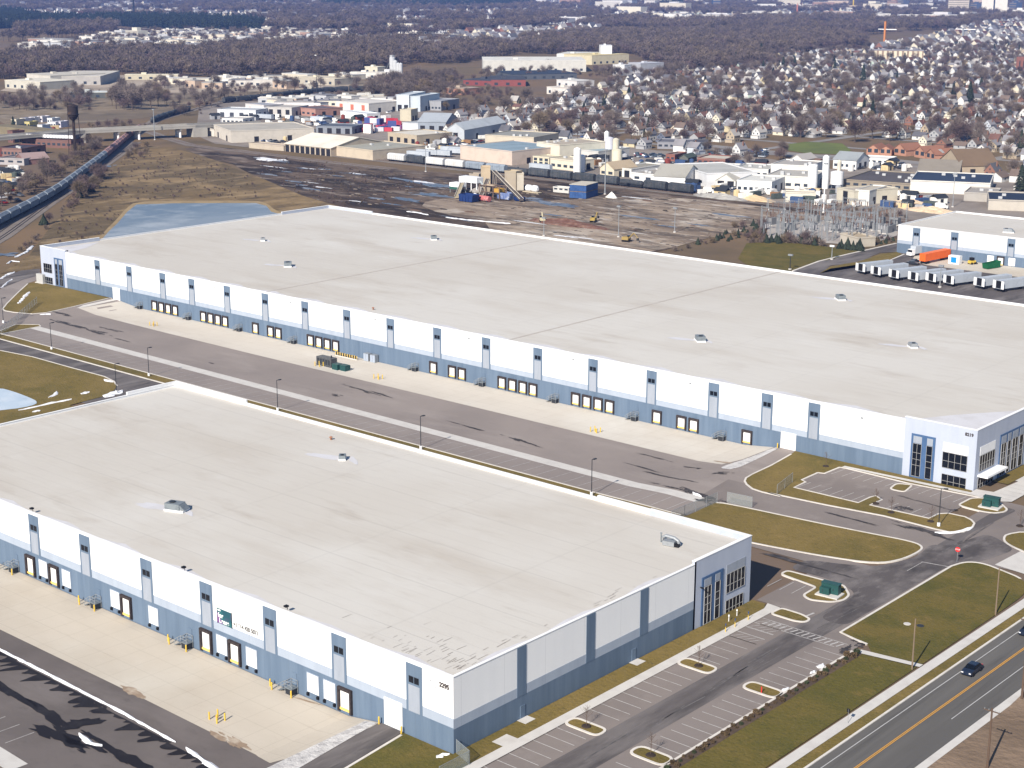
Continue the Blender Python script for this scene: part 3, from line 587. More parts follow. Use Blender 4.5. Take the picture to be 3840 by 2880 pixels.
isl = rnd_corners([(353.2, -85.7), (353.3, -82.4), (357.5, -82.5), (359.6, -83.4), (359.6, -85), (358, -85.8)], .9); lawn('island', isl, isl, True)
isl = rnd_corners([(344.6, -66.4), (344.6, -68.7), (352.8, -70.0), (353.0, -74.9), (355, -75.9), (358.3, -74.4), (359.5, -72.0), (359.1, -69.5), (356, -66), (353.1, -66.2)], .9); lawn('island', isl, isl, True)
lw = smooth([(366.0, -44.4), (366.9, -40.6), (369.5, -39.1), (373.7, -40.2), (379, -42), (382.0, -47), (382.2, -60)], 2, False)
lawn('lawn', [(382.3, -87.3), (374, -88.6), (371.9, -86.2), (369.6, -85.8), (366.2, -84.8)] + lw, [(371.9, -86.2), (369.6, -85.8), (366.2, -84.8)] + lw[:-10], m=greeng)
sheet('footpath', [(371.6, -90.4), (371.9, -88.9), (382.5, -87.5), (382.5, -88.7)], .14, conc2)
lawn('lawn', [(373.3, -90.2), (382.2, -88.9), (382.2, -200), (373.3, -200)], None, m=greeng)
sheet('planting_bed', [(371.7, -90.4), (373.3, -90.2), (373.3, -200), (371.7, -200)], .12, mat('mulch', (.075, .055, .042), [((.12, .085, .06), .8, .45, .7, 6)], .95))
kerb_mb(k, [(371.5, -90.2), (371.5, -200)])
sheet('sidewalk', [(382.4, -200), (384.15, -200), (384.6, -30), (382.8, -30)], .14, conc2)
lawn('verge', [(384.15, -200), (386.1, -200), (386.4, -44), (384.6, -44)], None, m=grass)
sheet('street', [(386.1, -200), (396.9, -200), (398.2, -20), (386.4, -20)], .03, road_m)
sheet('shoulder', [(396.9, -200), (398.0, -200), (399.0, -92), (398.6, -86), (398.0, -78), (397.9, -60)], .04, conc2)
sheet('dirt_lot', [(398.0, -200), (500, -200), (500, 0), (398, 0), (398, -60), (398.0, -78), (398.6, -86), (399.0, -92)], .02, dirt)
kerb_mb(k, [(386.25, -200), (386.4, -44), (385, -41)], w=.35)
k.top('kerb', kerbm, kind='structure')
# snow, puddles and wet stains lying on the paving
def blob(c, rx, ry, seed, n=22, jag=.35, rot=0):
    r = random.Random(seed); out = []
    for i in range(n):
        a = 2 * PI * i / n; q = 1 + r.uniform(-jag, jag); x, y = rx * q * math.cos(a), ry * q * math.sin(a)
        out.append((c[0] + x * math.cos(rot) - y * math.sin(rot), c[1] + x * math.sin(rot) + y * math.cos(rot)))
    return out
def blobs(name, items, m, off, jag=.35, sub=3):
    i = 0
    for (t, x, y), rx, ry, rot in items:
        c = at(t, x, y); r = random.Random(int(x * 7 + y))
        for j in range(sub):
            d = Vector((r.gauss(0, rx * .7), r.gauss(0, ry * .7), 0)) if j else Vector((0, 0, 0)); d = Vector((d.x * math.cos(rot) - d.y * math.sin(rot), d.x * math.sin(rot) + d.y * math.cos(rot), 0))
            s = (.6 if sub > 5 else 1) if j == 0 else r.uniform(.2, .6); p = c + d
            sheet(name, blob(p, rx * s, ry * s, int(x * 3 + y * 5 + j), 20, jag, rot), off + .003 * ((i + j) % 12), m); 
        i += 1
WETF = True
blobs('wet_patch', [(('C1', 560, 860), 5, .7, .0), (('C1', 700, 890), 6, .8, -.05), (('C1', 850, 940), 4, .7, -.05), (('C1', 960, 915), 3.5, .6, .1), (('C1', 540, 775), 3, .7, .3), (('C1', 1050, 1003), 3, .25, 0), (('C1', 1830, 1205), 1, .4, 0),
    (('C2', 840, 1275), 3, .35, -.05), (('C2', 950, 1310), 4, .5, -.08), (('C2', 1080, 1335), 4, .3, -.08), (('C2', 690, 1340), 1.5, .5, 0), (('C2', 1850, 1620), 5, .3, -.05), (('C3', 30, 1260), 3, .7, -.1), (('C3', 120, 1290), 3, .35, -.1),
    (('C3', 1100, 1500), 5, .3, -.06), (('C3', 1350, 1590), 7, .4, -.06), (('C3', 1240, 1420), 3, .25, 0), (('C3', 1530, 1505), 1.6, .35, 0), (('C3', 1800, 1555), 2, .5, .7), (('Q', 180, 550), 2.5, .4, -.1), (('Q', 450, 600), 2.5, .7, -.2), (('Q', 700, 690), 2.5, 1.0, 0), (('Q', 720, 760), 1.8, 1.0, .3),
    (('C4', 680, 1250), 5, .35, -.05), (('C4', 1180, 1170), 1.2, .9, 0), (('C4', 1370, 1125), 4, .25, -.1), (('C4', 1300, 1350), 5, .8, -.1), (('D1', 250, 30), 8, .7, .0), (('D1', 620, 720), 1.6, .6, 1.5), (('D1', 730, 670), .9, .6, 0)], damp, .075, .6, 9)
for s, (x0, x1, yb, dep) in enumerate(((231, 252, -180.0, 2.2), (250, 272, -180.1, 4.2), (270, 297, -180.4, 3.4), (292, 313, -181.0, 2.6), (308, 327, -181.4, 2.2))):
    r = random.Random(40 + s); x = x0; lower = []
    while x < x1:
        wd = r.uniform(1.2, 3.6); dp = dep * r.uniform(.25, 1.35); sk = .42 * dp
        for q, k_ in ((.0, .18), (.18, .55), (.32, .9), (.5, 1.0), (.62, .72), (.78, .5), (.9, .22)):
            d_ = dp * k_ * r.uniform(.8, 1.15); lower.append((x + wd * q - .42 * d_ + r.uniform(-.12, .12), yb - d_))
        x += wd
    lower = [p for p in smooth(lower, 1, False)]
    sheet('wet_patch', [(x0, yb)] + [(q[0], q[1]) for q in lower] + [(x1, yb)], .075 + .003 * s, wet)
blobs('wet_patch', [(('D4', 20, 1205), 5, .8, -.1), (('D4', 170, 1290), 6, .7, -.1), (('D4', 300, 1370), 5, .9, -.15), (('D4', 350, 1480), 5, 1.3, .1), (('D4', 420, 1520), 3.5, 1.0, 0), (('D4', 700, 1590), 5, .9, -.05), (('D4', 800, 1640), 6, 1.0, 0), (('D4', 480, 1400), 2.5, 1.4, 1.0)], wet, .09)
blobs('damp_patch', [(('D4', 760, 1215), 2.5, .9, -.1), (('D4', 1260, 1480), 2, .5, -.1), (('D4', 1380, 1520), 2.5, .6, -.1), (('D3', 420, 1130), 2.5, .2, .2), (('C3', 1820, 1460), 2.5, .5, 0)], mat('rust_stain', (.26, .195, .14), [((.42, .36, .29), .5, .45, .7, 6)], .85), .072)
sn = MB()
def snowbank(name, line, w, h, seed):
    r = random.Random(seed); pts = [Vector((p[0], p[1])) for p in line]; R = []; dense = []
    for a, c in zip(pts, pts[1:]):
        kk = max(2, int((c - a).length / 1.2)); dense += [a.lerp(c, j / kk) for j in range(kk)]
    dense.append(pts[-1])
    for i, p in enumerate(dense):
        a, c = dense[max(i - 1, 0)], dense[min(i + 1, len(dense) - 1)]; d = (c - a).normalized(); nn = Vector((-d.y, d.x)); ww = w * r.uniform(.5, 1.2) * (0.15 if i in (0, len(dense) - 1) else 1); hh = h * r.uniform(.5, 1.2); z = hz(p.x, p.y) + .05
        R.append([(p.x - nn.x * ww, p.y - nn.y * ww, z), (p.x - nn.x * ww * .4, p.y - nn.y * ww * .4, z + hh * .8), (p.x + nn.x * ww * .3, p.y + nn.y * ww * .3, z + hh), (p.x + nn.x * ww, p.y + nn.y * ww, z)])
    b = MB(); b.rings(R, True); return b.top(name, snow, kind='structure')
snowbank('snow', [(228, -179.6), (262, -179.6), (280, -179.7), (300, -179.95), (314, -180.6)], .34, .22, 1); snowbank('snow', [(316.5, -180.7), (322.5, -181.6), (326.5, -182)], .55, .25, 3)
for i, (t, pts, w) in enumerate((('D4', ((455, 1465), (520, 1520), (590, 1538)), .5), ('C1', ((0, 480), (60, 440), (130, 415)), .8), ('C1', ((10, 555), (60, 510), (105, 480)), .6), ('C1', ((160, 690), (230, 610), (255, 590)), .8), ('C1', ((130, 290), (230, 240), (280, 190)), .8), ('C1', ((345, 785), (400, 780), (440, 785)), .7), ('C1', ((420, 1505), (480, 1475), (490, 1450)), .9), ('C1', ((705, 1475), (740, 1460), (775, 1455)), .9), ('C1', ((160, 1615), (300, 1585), (450, 1550), (620, 1520)), .6), ('C1', ((900, 1350), (940, 1360), (980, 1370)), 1.0), ('C1', ((910, 1500), (960, 1470), (1060, 1445)), 1.7), ('C1', ((280, 1630), (320, 1620), (350, 1615)), .6), ('D1', ((335, 912), (355, 900), (375, 890)), .3), ('D1', ((400, 865), (420, 850), (440, 835)), .55), ('D1', ((110, 1050), (140, 1040), (165, 1030)), .4), ('Q', ((500, 640), (560, 660), (640, 700)), .5), ('C4', ((1440, 1380), (1550, 1385), (1680, 1365), (1770, 1335)), .55), ('D3', ((1440, 1585), (1490, 1560), (1545, 1555)), .6), ('C1', ((330, 440), (370, 445), (400, 450)), .8), ('C1', ((60, 345), (100, 320), (170, 330)), .5), ('B2', ((1640, 1050), (1800, 1070), (2200, 1105)), 1.0), ('B2', ((1300, 1000), (1400, 1010), (1490, 1030)), .8), ('B2', ((10, 545), (120, 560), (260, 552)), 2.5))):
    snowbank('snow', ats(t, pts), w, .3, 10 + i)
# painted stalls and lines
def line_mb(b, a, c, w, off):
    a, c = Vector((a[0], a[1])), Vector((c[0], c[1])); d = (c - a).normalized(); q = Vector((-d.y, d.x)) * (w / 2); kk = max(1, int((c - a).length / 8))
    for j in range(kk):
        s, e = a.lerp(c, j / kk), a.lerp(c, (j + 1) / kk)
        b.add([(p.x, p.y, hz(p.x, p.y) + off) for p in (s - q, e - q, e + q, s + q)], [(0, 1, 2, 3)])
m = MB()
y = -197.0
while y < -93:
    if not any(a - 1.2 < y < c + 1.2 for a, c in ((-140.7, -138.1), (-112.8, -110.0), (-168, -165.4))): line_mb(m, (353.0, y), (358.4, y), .14, .075)
    if not any(a - 1.2 < y < c + 1.2 for a, c in ((-141.7, -138.8), (-113.4, -110.5))): line_mb(m, (365.8, y), (371.2, y), .14, .075)
    y += 2.6
for i in range(5):
    y = -98.2 + i * 2.5; line_mb(m, (353.2, y), (358.4, y), .14, .075)
    if i in (0, 2, 3):
        for j in range(4): line_mb(m, (353.4 + j * 1.2, y + .2), (354.6 + j * 1.2, y + 2.2), .12, .075)
for i in range(14):
    x = 354.5 + i * 1.08; line_mb(m, (x, -90.3), (x + .5, -88.6), .3, .075)
line_mb(m, (354.3, -88.3), (369.6, -88.4), .16, .075); line_mb(m, (354.3, -90.7), (368.4, -90.6), .16, .075)
for i in range(4): line_mb(m, (346 + i * 2.5, -70.6), (346 + i * 2.5, -75.4), .13, .075)
line_mb(m, (352.5, -69), (352.7, -66.2), .4, .085); line_mb(m, (358.3, -83), (358.6, -80.5), .4, .085)
line_mb(m, (360.8, -46), (365.8, -45), .25, .085); line_mb(m, (361, -52), (361, -46), .12, .085)
for i in range(12):
    x = 321.2 + i * 2.6
    if not 335 < x < 338.5: line_mb(m, (x, -4.8 - .2), (x - .5, -10.0), .13, .075)
for i in range(13):
    x = 317.5 + i * 2.6
    if not 336 < x < 339: line_mb(m, (x, -23.0), (x + .4, -18.2), .13, .075)
for i in range(5): line_mb(m, (354, -1 + i * 2.6), (358, -1 + i * 2.6), .13, .15)
x = 62
while x < 310: line_mb(m, (x, -45.5), (x, -53.2), .13, .05); x += 3.9
x = 232
while x < 300: line_mb(m, (x, -192.5), (x, -197.2), .13, .05); x += 3.8
m.top('parking_markings', linem, kind='structure')
m = MB(); line_mb(m, (387.6, -200), (388.15, -62), .14, .06); line_mb(m, (388.15, -62), (388.3, -20), .14, .06); line_mb(m, (394.5, -102), (394.9, -20), .14, .06); m.top('lane_markings', whitel, kind='structure')
m = MB(); line_mb(m, (390.9, -200), (391.6, -70), .13, .06); line_mb(m, (391.6, -70), (391.9, -20), .13, .06); line_mb(m, (391.15, -200), (391.85, -70), .13, .06); line_mb(m, (391.85, -70), (392.15, -20), .13, .06); m.top('centre_markings', yelline, kind='structure')
m = MB(); r = random.Random(8)
for i in range(26):
    x = r.uniform(361, 364) ; y = r.uniform(-190, -30); 
    line_mb(m, (x, y), (x + r.uniform(-1, 1), y + r.uniform(6, 18)), r.uniform(.1, .3), .068)
m.top('tyre_marks', mat('tyre_rub', (.085, .08, .08), [((.16, .15, .148), .5, .4, .7, 6)], .8), kind='structure')

# ------------------------------------------------------------------ site furniture
def light_pole(loc, label, H=7.9, rz=0.0):
    t = thing('light_pole', label, 'light pole', loc, rz, 'dark light poles round the truck court')
    b = MB(); b.lathe(0, 0, [(.32, -.1), (.32, .75), (.26, .8)], 12); b.part('concrete_base', coping, t, local=True)
    b = MB(); b.lathe(0, 0, [(.10, .8), (.075, H)], 8); b.part('pole', dsteel, t, local=True)
    b = MB(); b.box(-.05, .9, -.05, .05, H - .12, H); b.box(.55, 1.35, -.22, .22, H - .16, H + .02); b.part('lamp_head', dsteel, t, local=True); return t
lp0 = None
for x, y, lb, rz in ((90.8, -55.6, 'dark light pole on white base in the verge, second from the far west end', 1.57), (137.7, -55.9, 'dark light pole standing just beyond the far corner of the nearer roof', 1.57), (190.7, -55.9, 'dark light pole rising behind the far end of the near roof edge', 1.57), (240.6, -55.9, 'dark light pole at the middle of the long verge behind the near roof', 1.57), (290.7, -56.1, 'dark light pole nearest the fenced gate of the truck court', 1.57),
        (47.8, -44.9, 'dark light pole beside the west gate drive at the left frame edge', 1.57), (354, -25.7, 'dark light pole on the tip of the lawn south of the glazed office', .6), (146.9, -72.8, 'short dark light pole by the snow pile at the bend of the service road', 1.57)):
    light_pole((x, y, hz(x, y)), lb, rz=rz)
ubox = None
def transformer(loc, rz, label):
    t = thing('transformer_cabinet', label, 'transformer', loc, rz, 'green electrical cabinets')
    b = MB(); b.box(-2.1, 2.1, -1.6, 1.6, 0, .22); b.part('concrete_pad', conc2, t, local=True)
    b = MB(); b.box(-1.6, 1.6, -.1, 1.15, .22, 2.0); b.part('cabinet', greenbox, t, local=True)
    b = MB(); b.box(-1.55, .25, -.95, -.12, .22, 1.45); b.part('terminal_box', greenbox, t, local=True)
    b = MB(); b.box(-1.7, 1.7, -.2, 1.25, 2.0, 2.1); b.part('lid', greenbox, t, local=True)
    b = MB(); b.box(-1.0, -.9, -.99, -.95, .6, 1.2); b.box(.6, .75, -.16, -.1, .9, 1.2); b.part('handle', dsteel, t, local=True); return t
transformer((356.4, -71.6, .12), .1, 'dark green transformer cabinet on the kerbed island beside the nearer warehouse corner')
transformer((356.6, -8.0, .12), .1, 'dark green transformer cabinet on the island in front of the glazed entrance')
# generator and two green transformers in the court
g0 = at('C2', 612, 1085)
t = thing('generator', 'dark grey generator set by the yellow bollards on the concrete apron', 'generator', g0, 0)
b = MB(); b.box(-3, 3, -1.2, 1.2, .25, 2.5); b.part('housing', mat('charcoal_enamel', (.07, .075, .08), [((.1, .1, .1), 1, .4, .7)], .5), t, local=True); b = MB(); b.box(-3.1, 3.1, -1.25, 1.25, 0, .25); b.part('skid', dsteel, t, local=True)
b = MB(); [b.box(-2.6 + i * 1.1, -1.8 + i * 1.1, -1.24, -1.2, .6, 2.1) for i in range(5)]; b.part('louvre', dsteel, t, local=True); b = MB(); b.lathe(2, 0, [(.2, 2.5), (.2, 3.2)], 8); b.part('exhaust', dsteel, t, local=True)
for tt, x, y, lb in (('C2', 700, 1120, 'round-shouldered dark green transformer next to the grey generator'), ('C2', 768, 1130, 'dark green transformer at the outer end of the generator row')):
    t = thing('pad_transformer', lb, 'transformer', at(tt, x, y), 0); b = MB(); b.box(-1.1, 1.1, -.9, .9, .1, 1.7); b.part('cabinet', greenbox, t, local=True); b = MB(); b.box(-1.3, 1.3, -1.1, 1.1, 0, .1); b.part('concrete_pad', conc2, t, local=True)
    b = MB(); [b.box(-1.0 + i * .3, -.85 + i * .3, .9, 1.25, .4, 1.5) for i in range(7)]; b.part('cooling_fin', greenbox, t, local=True)
for i, x in enumerate((165.5, 168.2)):
    t = thing('switch_cabinet', 'pale grey electrical cabinet against the blue wall beside the yellow barrier' if i == 0 else 'smaller pale grey electrical cabinet against the blue wall', 'cabinet', (x, -1.0, -1.2), 0); b = MB(); b.box(-1, 1, -.7, .7, 0, 2.2); b.part('housing', greyb, t, local=True); b = MB(); b.box(-.95, -.05, -.73, -.7, .1, 2.1); b.box(.05, .95, -.73, -.7, .1, 2.1); b.part('door', lband, t, local=True)
t = thing('safety_barrier', 'yellow and black guard rail on a ledge along the blue wall at mid facade', 'barrier', (158, -2.2, -1.22), 0)
b = MB(); b.box(-3.8, 5.2, -.9, .9, 0, .35); b.part('plinth', conc2, t, local=True); b = MB(); [b.bar((-3.8 + i * 1.0, -.8, .35), (-3.8 + i * 1.0, -.8, 1.3), .09) for i in range(10)]; b.bar((-3.8, -.8, 1.2), (5.2, -.8, 1.2), .08); b.bar((-3.8, -.8, .8), (5.2, -.8, .8), .08); b.part('railing', yellow, t, local=True)
b = MB(); [b.box(-3.4 + i * 1.0, -3.1 + i * 1.0, -.95, -.75, .4, 1.3) for i in range(9)]; b.part('stripe', black, t, local=True)
bmesh_b = MB(); bmesh_b.lathe(0, 0, [(.13, -.1), (.13, 1.15), (.1, 1.25), (.03, 1.29)], 10); bme = bmesh_b.mesh('bollard', yellow)
def bollard(x, y, label): 
    o = bpy.data.objects.new('bollard', bme); COL.objects.link(o); o.location = (x, y, hz(x, y)); tag(o, label, 'bollard', 'yellow steel bollards'); return o
for tt, px_, py_, lb in (('C3', 720, 1200, 'yellow bollard in the cluster at the outer apron edge, east half'), ('C2', 1055, 1200, 'yellow bollard in the cluster on the apron, below mid facade'), ('C1', 1325, 880, 'yellow bollard in the cluster on the apron, far west'), ('D4', 1250, 1385, 'yellow bollard in the hydrant cluster on the foreground apron'), ('C2', 545, 1090, 'yellow bollard guarding the grey generator')):
    c = at(tt, px_, py_)
    for dx, dy in ((-1, -.6), (.9, -.7), (-.8, .8), (1, .7)): bollard(c.x + dx, c.y + dy, lb)
    if tt != 'C2' or px_ == 1055:
        t = thing('hydrant', lb.replace('yellow bollard in', 'fire hydrant inside'), 'hydrant', c); b = MB(); b.lathe(0, 0, [(.2, 0), (.15, .15), (.15, .7), (.19, .75), (.1, .95)], 10); b.part('body', yellow, t, local=True); b = MB(); b.tube([(-.25, 0, .55), (.25, 0, .55)], .08, 8); b.part('nozzle', redm, t, local=True)
for u in (236.2, 262.0, 287.5, 313.2):
    for dx, dy in ((-2.6, -1.9), (-3.8, -1.2), (1.9, -1.9)): bollard(u + dx, YF + dy, 'yellow bollard at the foot of a steel stair on the foreground dock wall')
bollard(333.0, YF - .7, 'yellow bollard left of the foreground drive-in door'); bollard(337.6, YF - .7, 'yellow bollard right of the foreground drive-in door'); bollard(301.2, -.7, 'yellow bollard left of the white drive-in door on the far wall')
for y in (-97.4, -94.6, -90.6):
    t = thing('parking_sign', 'accessible parking sign on a yellow sleeve beside the footpath', 'sign', (351.9, y, .14), 0, 'accessible parking signs'); t.scale = (.7, .7, .7); b = MB(); b.lathe(0, 0, [(.11, 0), (.11, 1.1)], 8); b.part('sleeve', yellow, t, local=True); b = MB(); b.lathe(0, 0, [(.03, 1.1), (.03, 2.1)], 6); b.part('post', greyb, t, local=True); b = MB(); b.box(.03, .05, -.17, .17, 1.6, 2.15); b.part('plate', mat('sign_blue', (.03, .12, .4)), t, local=True)
# stop sign
c = Vector((365.7, -41.6, 0)); t = thing('stop_sign', 'red octagonal stop sign at the kerb of the lawn corner', 'sign', c, .2)
b = MB(); b.lathe(0, 0, [(.04, 0), (.04, 2.3)], 6); b.part('post', greyb, t, local=True)
oc = [(.5 * math.cos(PI / 8 + i * PI / 4), .5 * math.sin(PI / 8 + i * PI / 4) + 2.5) for i in range(8)]; b = MB(); b.rings([[(x, -.06, z) for x, z in oc], [(x, -.03, z) for x, z in oc]]); pt = b.part('plate', redm, t, local=True)
x = text_mesh('STOP', .36, coping, (-.42, -.07, 2.38), (PI / 2, 0, 0)); x.parent = pt
# utility poles
def wood_pole(loc, H, label, arms=1, group='wooden utility poles', rz=0.0, name='utility_pole', r=.17):
    t = thing(name, label, 'utility pole', loc, rz, group)
    b = MB(); b.lathe(0, 0, [(r, -.2), (r * .65, H)], 8); b.part('pole', woodd if r > .18 else wood, t, local=True)
    for i in range(arms):
        b = MB(); z = H - .5 - i * .9; b.box(-1.2, 1.2, -.06, .06, z, z + .13); b.part('crossarm', woodd, t, local=True)
        for q in (-1.05, -.45, .45, 1.05):
            b = MB(); b.lathe(q, 0, [(.06, z + .13), (.04, z + .32)], 6); b.part('insulator', greyb, t, local=True)
    return t
wood_pole((382.0, -90.2, 0), 8.6, 'slim wooden pole where the short walkway meets the street sidewalk', 0, r=.15); wood_pole((382.1, -60.6, 0), 8.6, 'slim wooden pole at the far end of the corner lawn by the sidewalk', 0, r=.15)
wood_pole((405.0, -112.5, 0), 9.0, 'dark utility pole on the bare dirt lot at the bottom right', 1, r=.2); wood_pole((399.3, -88.6, 0), 13.0, 'tall dark utility pole beside the road shoulder at the right frame edge', 1, r=.22)
# manholes
for tt, x, y, lb, mm in (('D1', 1110, 515, 'pale concrete manhole lid in the corner lawn', conc2), ('D1', 1215, 530, 'dark storm grate with pale rim in the corner lawn', dsteel)):
    c = at(tt, x, y); b = MB(); b.lathe(c.x, c.y, [(.62, .05), (.62, .17), (.55, .19)], 16); t = b.top('manhole_cover', mm, lb, 'manhole', org=c)
b = MB(); c = Vector((383.9, -113.4, .14)); t = thing('sign_post', 'small dark sign on a post beside the street sidewalk', 'sign', c); b.lathe(0, 0, [(.03, 0), (.03, 2.2)], 6); b.part('post', greyb, t, local=True); b = MB(); b.box(-.25, .25, -.02, .02, 1.7, 2.3); b.part('plate', black, t, local=True)
for c, lb in ((Vector((368.9, -113.0, .12)), 'small red utility marker on the lot island'), ):
    b = MB(); b.lathe(c.x, c.y, [(.09, .1), (.09, 1.0), (.05, 1.1)], 8); b.top('utility_marker', redm, lb, 'marker', org=c)
for i, (x, y) in enumerate(((349.8, -93.3), (349.5, -90.4))):
    b = MB(); b.lathe(x, y, [(.07, .1), (.05, 1.0), (.14, 1.02), (.1, 1.3)], 8); b.top('utility_marker', coping, 'small white vent post in the grass below the office windows, ' + ('nearer the bay' if i == 0 else 'nearer the corner'), 'marker', org=(x, y, .1))
for v0 in (-117.5, -144.4):
    sheet('door_pad', [(347.35, v0 - .3), (349.0, v0 - .3), (349.0, v0 + 2.0), (347.35, v0 + 2.0)], .15, conc2)
sheet('door_pad', [(349, -152), (351.1, -152), (351.1, -148.8), (349, -148.8)], .15, conc2)
# chain link fences at the gates
def chain(name='chainlink'):
    m = bpy.data.materials.new(name); m.use_nodes = True; N, L = m.node_tree.nodes, m.node_tree.links; bs = N['Principled BSDF']; bs.inputs['Base Color'].default_value = (.36, .40, .40, 1); bs.inputs['Roughness'].default_value = .5
    tr = N.new('ShaderNodeBsdfTransparent'); mx = N.new('ShaderNodeMixShader'); mx.inputs[0].default_value = .2; L.new(tr.outputs[0], mx.inputs[1]); L.new(bs.outputs[0], mx.inputs[2]); L.new(mx.outputs[0], N['Material Output'].inputs[0]); return m
chm = chain()
def fence(pts, H, label):
    pts = [Vector((p[0], p[1], hz(p[0], p[1]))) for p in pts]; t = thing('chain_link_fence', label, 'fence', pts[0])
    for a, c in zip(pts, pts[1:]):
        b = MB(); d = (c - a).normalized(); q = Vector((-d.y, d.x, 0)) * .01
        b.add([a - q, c - q, c + q, a + q] + [p + Vector((0, 0, H)) for p in (a - q, c - q, c + q, a + q)], [(0, 1, 5, 4), (1, 2, 6, 5), (2, 3, 7, 6), (3, 0, 4, 7), (4, 5, 6, 7)]); b.part('wire_mesh', chm, t)
        b = MB(); b.bar(a + Vector((0, 0, H)), c + Vector((0, 0, H)), .035); b.part('top_rail', greyb, t)
        n = max(1, int((c - a).length / 3.2))
        for i in range(n + 1):
            p = a.lerp(c, i / n); b = MB(); b.lathe(p.x, p.y, [(.045, p.z - .1), (.045, p.z + H + .08)], 6); b.part('post', greyb, t)
fence([(312.9, -58.5), (312.9, -54), (313.2, -42.9)], 2.3, 'chain-link fence closing the east end of the truck court'); fence([(314.5, -41.2), (320.2, -40.6)], 2.3, 'open chain-link gate leaf across the court entrance'); fence([(319.6, -30.2), (317.6, -20.9)], 2.3, 'chain-link fence crossing the lawn south of the office')
fence([at('C1', 320, 690), at('C1', 150, 840)], 2.3, 'chain-link fence crossing the small west lawn'); fence([at('C1', 150, 850), at('C1', -40, 985)], 2.3, 'chain-link gate across the west drive'); fence([(347.6, YF + .2), (351.2, YF - 1.0), (351.2, YF - 7)], 2.2, 'chain-link fence at the near bottom corner of the foreground warehouse')
# rooftop plant
def rtu(loc, rz, label, s=1.0, kind=0):
    t = thing('rooftop_unit', label, 'rooftop unit', loc, rz, 'air handling units on the flat roofs')
    b = MB(); b.box(-1.7 * s, 1.7 * s, -1.0 * s, 1.0 * s, 0, .35); b.part('roof_curb', coping, t, local=True)
    b = MB(); b.box(-1.6 * s, 1.0 * s, -.95 * s, .95 * s, .35, .35 + .95 * s); b.part('housing', steel if kind == 0 else greyb, t, local=True)
    b = MB(); b.add([(1.0 * s, -.8 * s, .45), (1.9 * s, -.8 * s, .45), (1.0 * s, -.8 * s, 1.2 * s), (1.0 * s, .8 * s, .45), (1.9 * s, .8 * s, .45), (1.0 * s, .8 * s, 1.2 * s)], [(0, 1, 2), (3, 5, 4), (0, 3, 4, 1), (1, 4, 5, 2), (0, 2, 5, 3)]); b.part('intake_hood', steel, t, local=True)
    b = MB(); b.lathe(-.7 * s, 0, [(.5 * s, .35 + .95 * s), (.5 * s, .5 + .95 * s)], 14); b.part('fan', dsteel, t, local=True); return t
def roof_at(tt, x, y, z): p = at(tt, x, y, z); return (p.x, p.y, z)
for tt, x, y, z, rz, lb, s, kd in (('O', 622, 575, ZR, 2.4, 'grey rooftop unit on the far roof, second from its west end', 1.6, 0), ('O', 568, 520, ZR, 2.4, 'small white rooftop unit furthest west on the far roof', 1.0, 1), ('O', 937, 517, ZR, 2.4, 'grey rooftop unit near the back edge of the far roof', 1.4, 0), ('O', 1512, 736, ZR, 2.4, 'grey rooftop unit at the middle of the far roof among clean streaks', 1.5, 0), ('O', 1815, 647, ZR, 2.4, 'grey rooftop unit toward the right of the far roof', 1.5, 0), ('O', 1971, 750, ZR, 2.4, 'white rooftop unit in the pale patch of the far roof', 1.2, 1), ('O', 382, 1102, ZF, .35, 'large grey rooftop unit nearest the foreground dock wall', 1.5, 0), ('O', 740, 992, ZF, 2.3, 'small grey roof hatch unit mid way along the near roof', .9, 0)):
    p = roof_at(tt, x, y, z); rtu(p, rz, lb, s * .78, kd)
    rf = ff if z == ZF else mf; b = MB(); r = random.Random(int(x))
    for q in (1, 2, 3):
        pts = blob((p[0] - 3 - q * 1.2, p[1] - 1 - q * .3), 3.2 / q + 1, 1.0 / q + .3, int(x + q), 14, .3, .3); b.add([(u, v, z + .03 + q * .004) for u, v in pts], [tuple(range(14))])
    pts = blob((p[0] + 2.2, p[1] + .8), 2.6, .7, int(x + 9), 14, .3, -.5); b.add([(u, v, z + .05) for u, v in pts], [tuple(range(14))]); b.part('clean_membrane', membwhite, rf)
p = roof_at('O', 1448, 1178, ZF); t = thing('ducted_roof_unit', 'white roof unit with a curved silver duct near the office corner of the near roof', 'rooftop unit', p, .2)
b = MB(); t.scale = (.8, .8, .8); b.box(-1.5, 1.2, -.9, .9, .1, 1.1); b.part('housing', greyb, t, local=True); b = MB(); b.tube([(-1.8, .3, .3), (-1.8, .3, 1.5), (-1.2, .3, 1.9), (.8, .3, 1.7), (1.7, .3, 1.2), (1.9, .3, .3)], .38, 10); b.part('duct', greyb, t, local=True); b = MB(); b.lathe(-2.6, .9, [(.15, 0), (.15, 1.9), (.3, 2.0), (.1, 2.2)], 8); b.part('flue', steel, t, local=True); b = MB(); b.box(1.2, 2.2, -.8, .1, .1, .7); b.part('intake_hood', black, t, local=True)
for tt, x, y, z, lb in (('O', 715, 950, ZF, 'rusty vent cap on the near roof beside the small hatch'), ('O', 806, 669, ZR, 'rusty vent cap at the front edge of the far roof')):
    p = roof_at(tt, x, y, z); b = MB(); b.lathe(p[0], p[1], [(.2, z), (.2, z + .5), (.45, z + .55), (.1, z + .8)], 10); b.top('roof_vent', mat('rust', (.25, .11, .06), [((.35, .2, .14), 2, .4, .7)]), lb, 'vent', org=p)
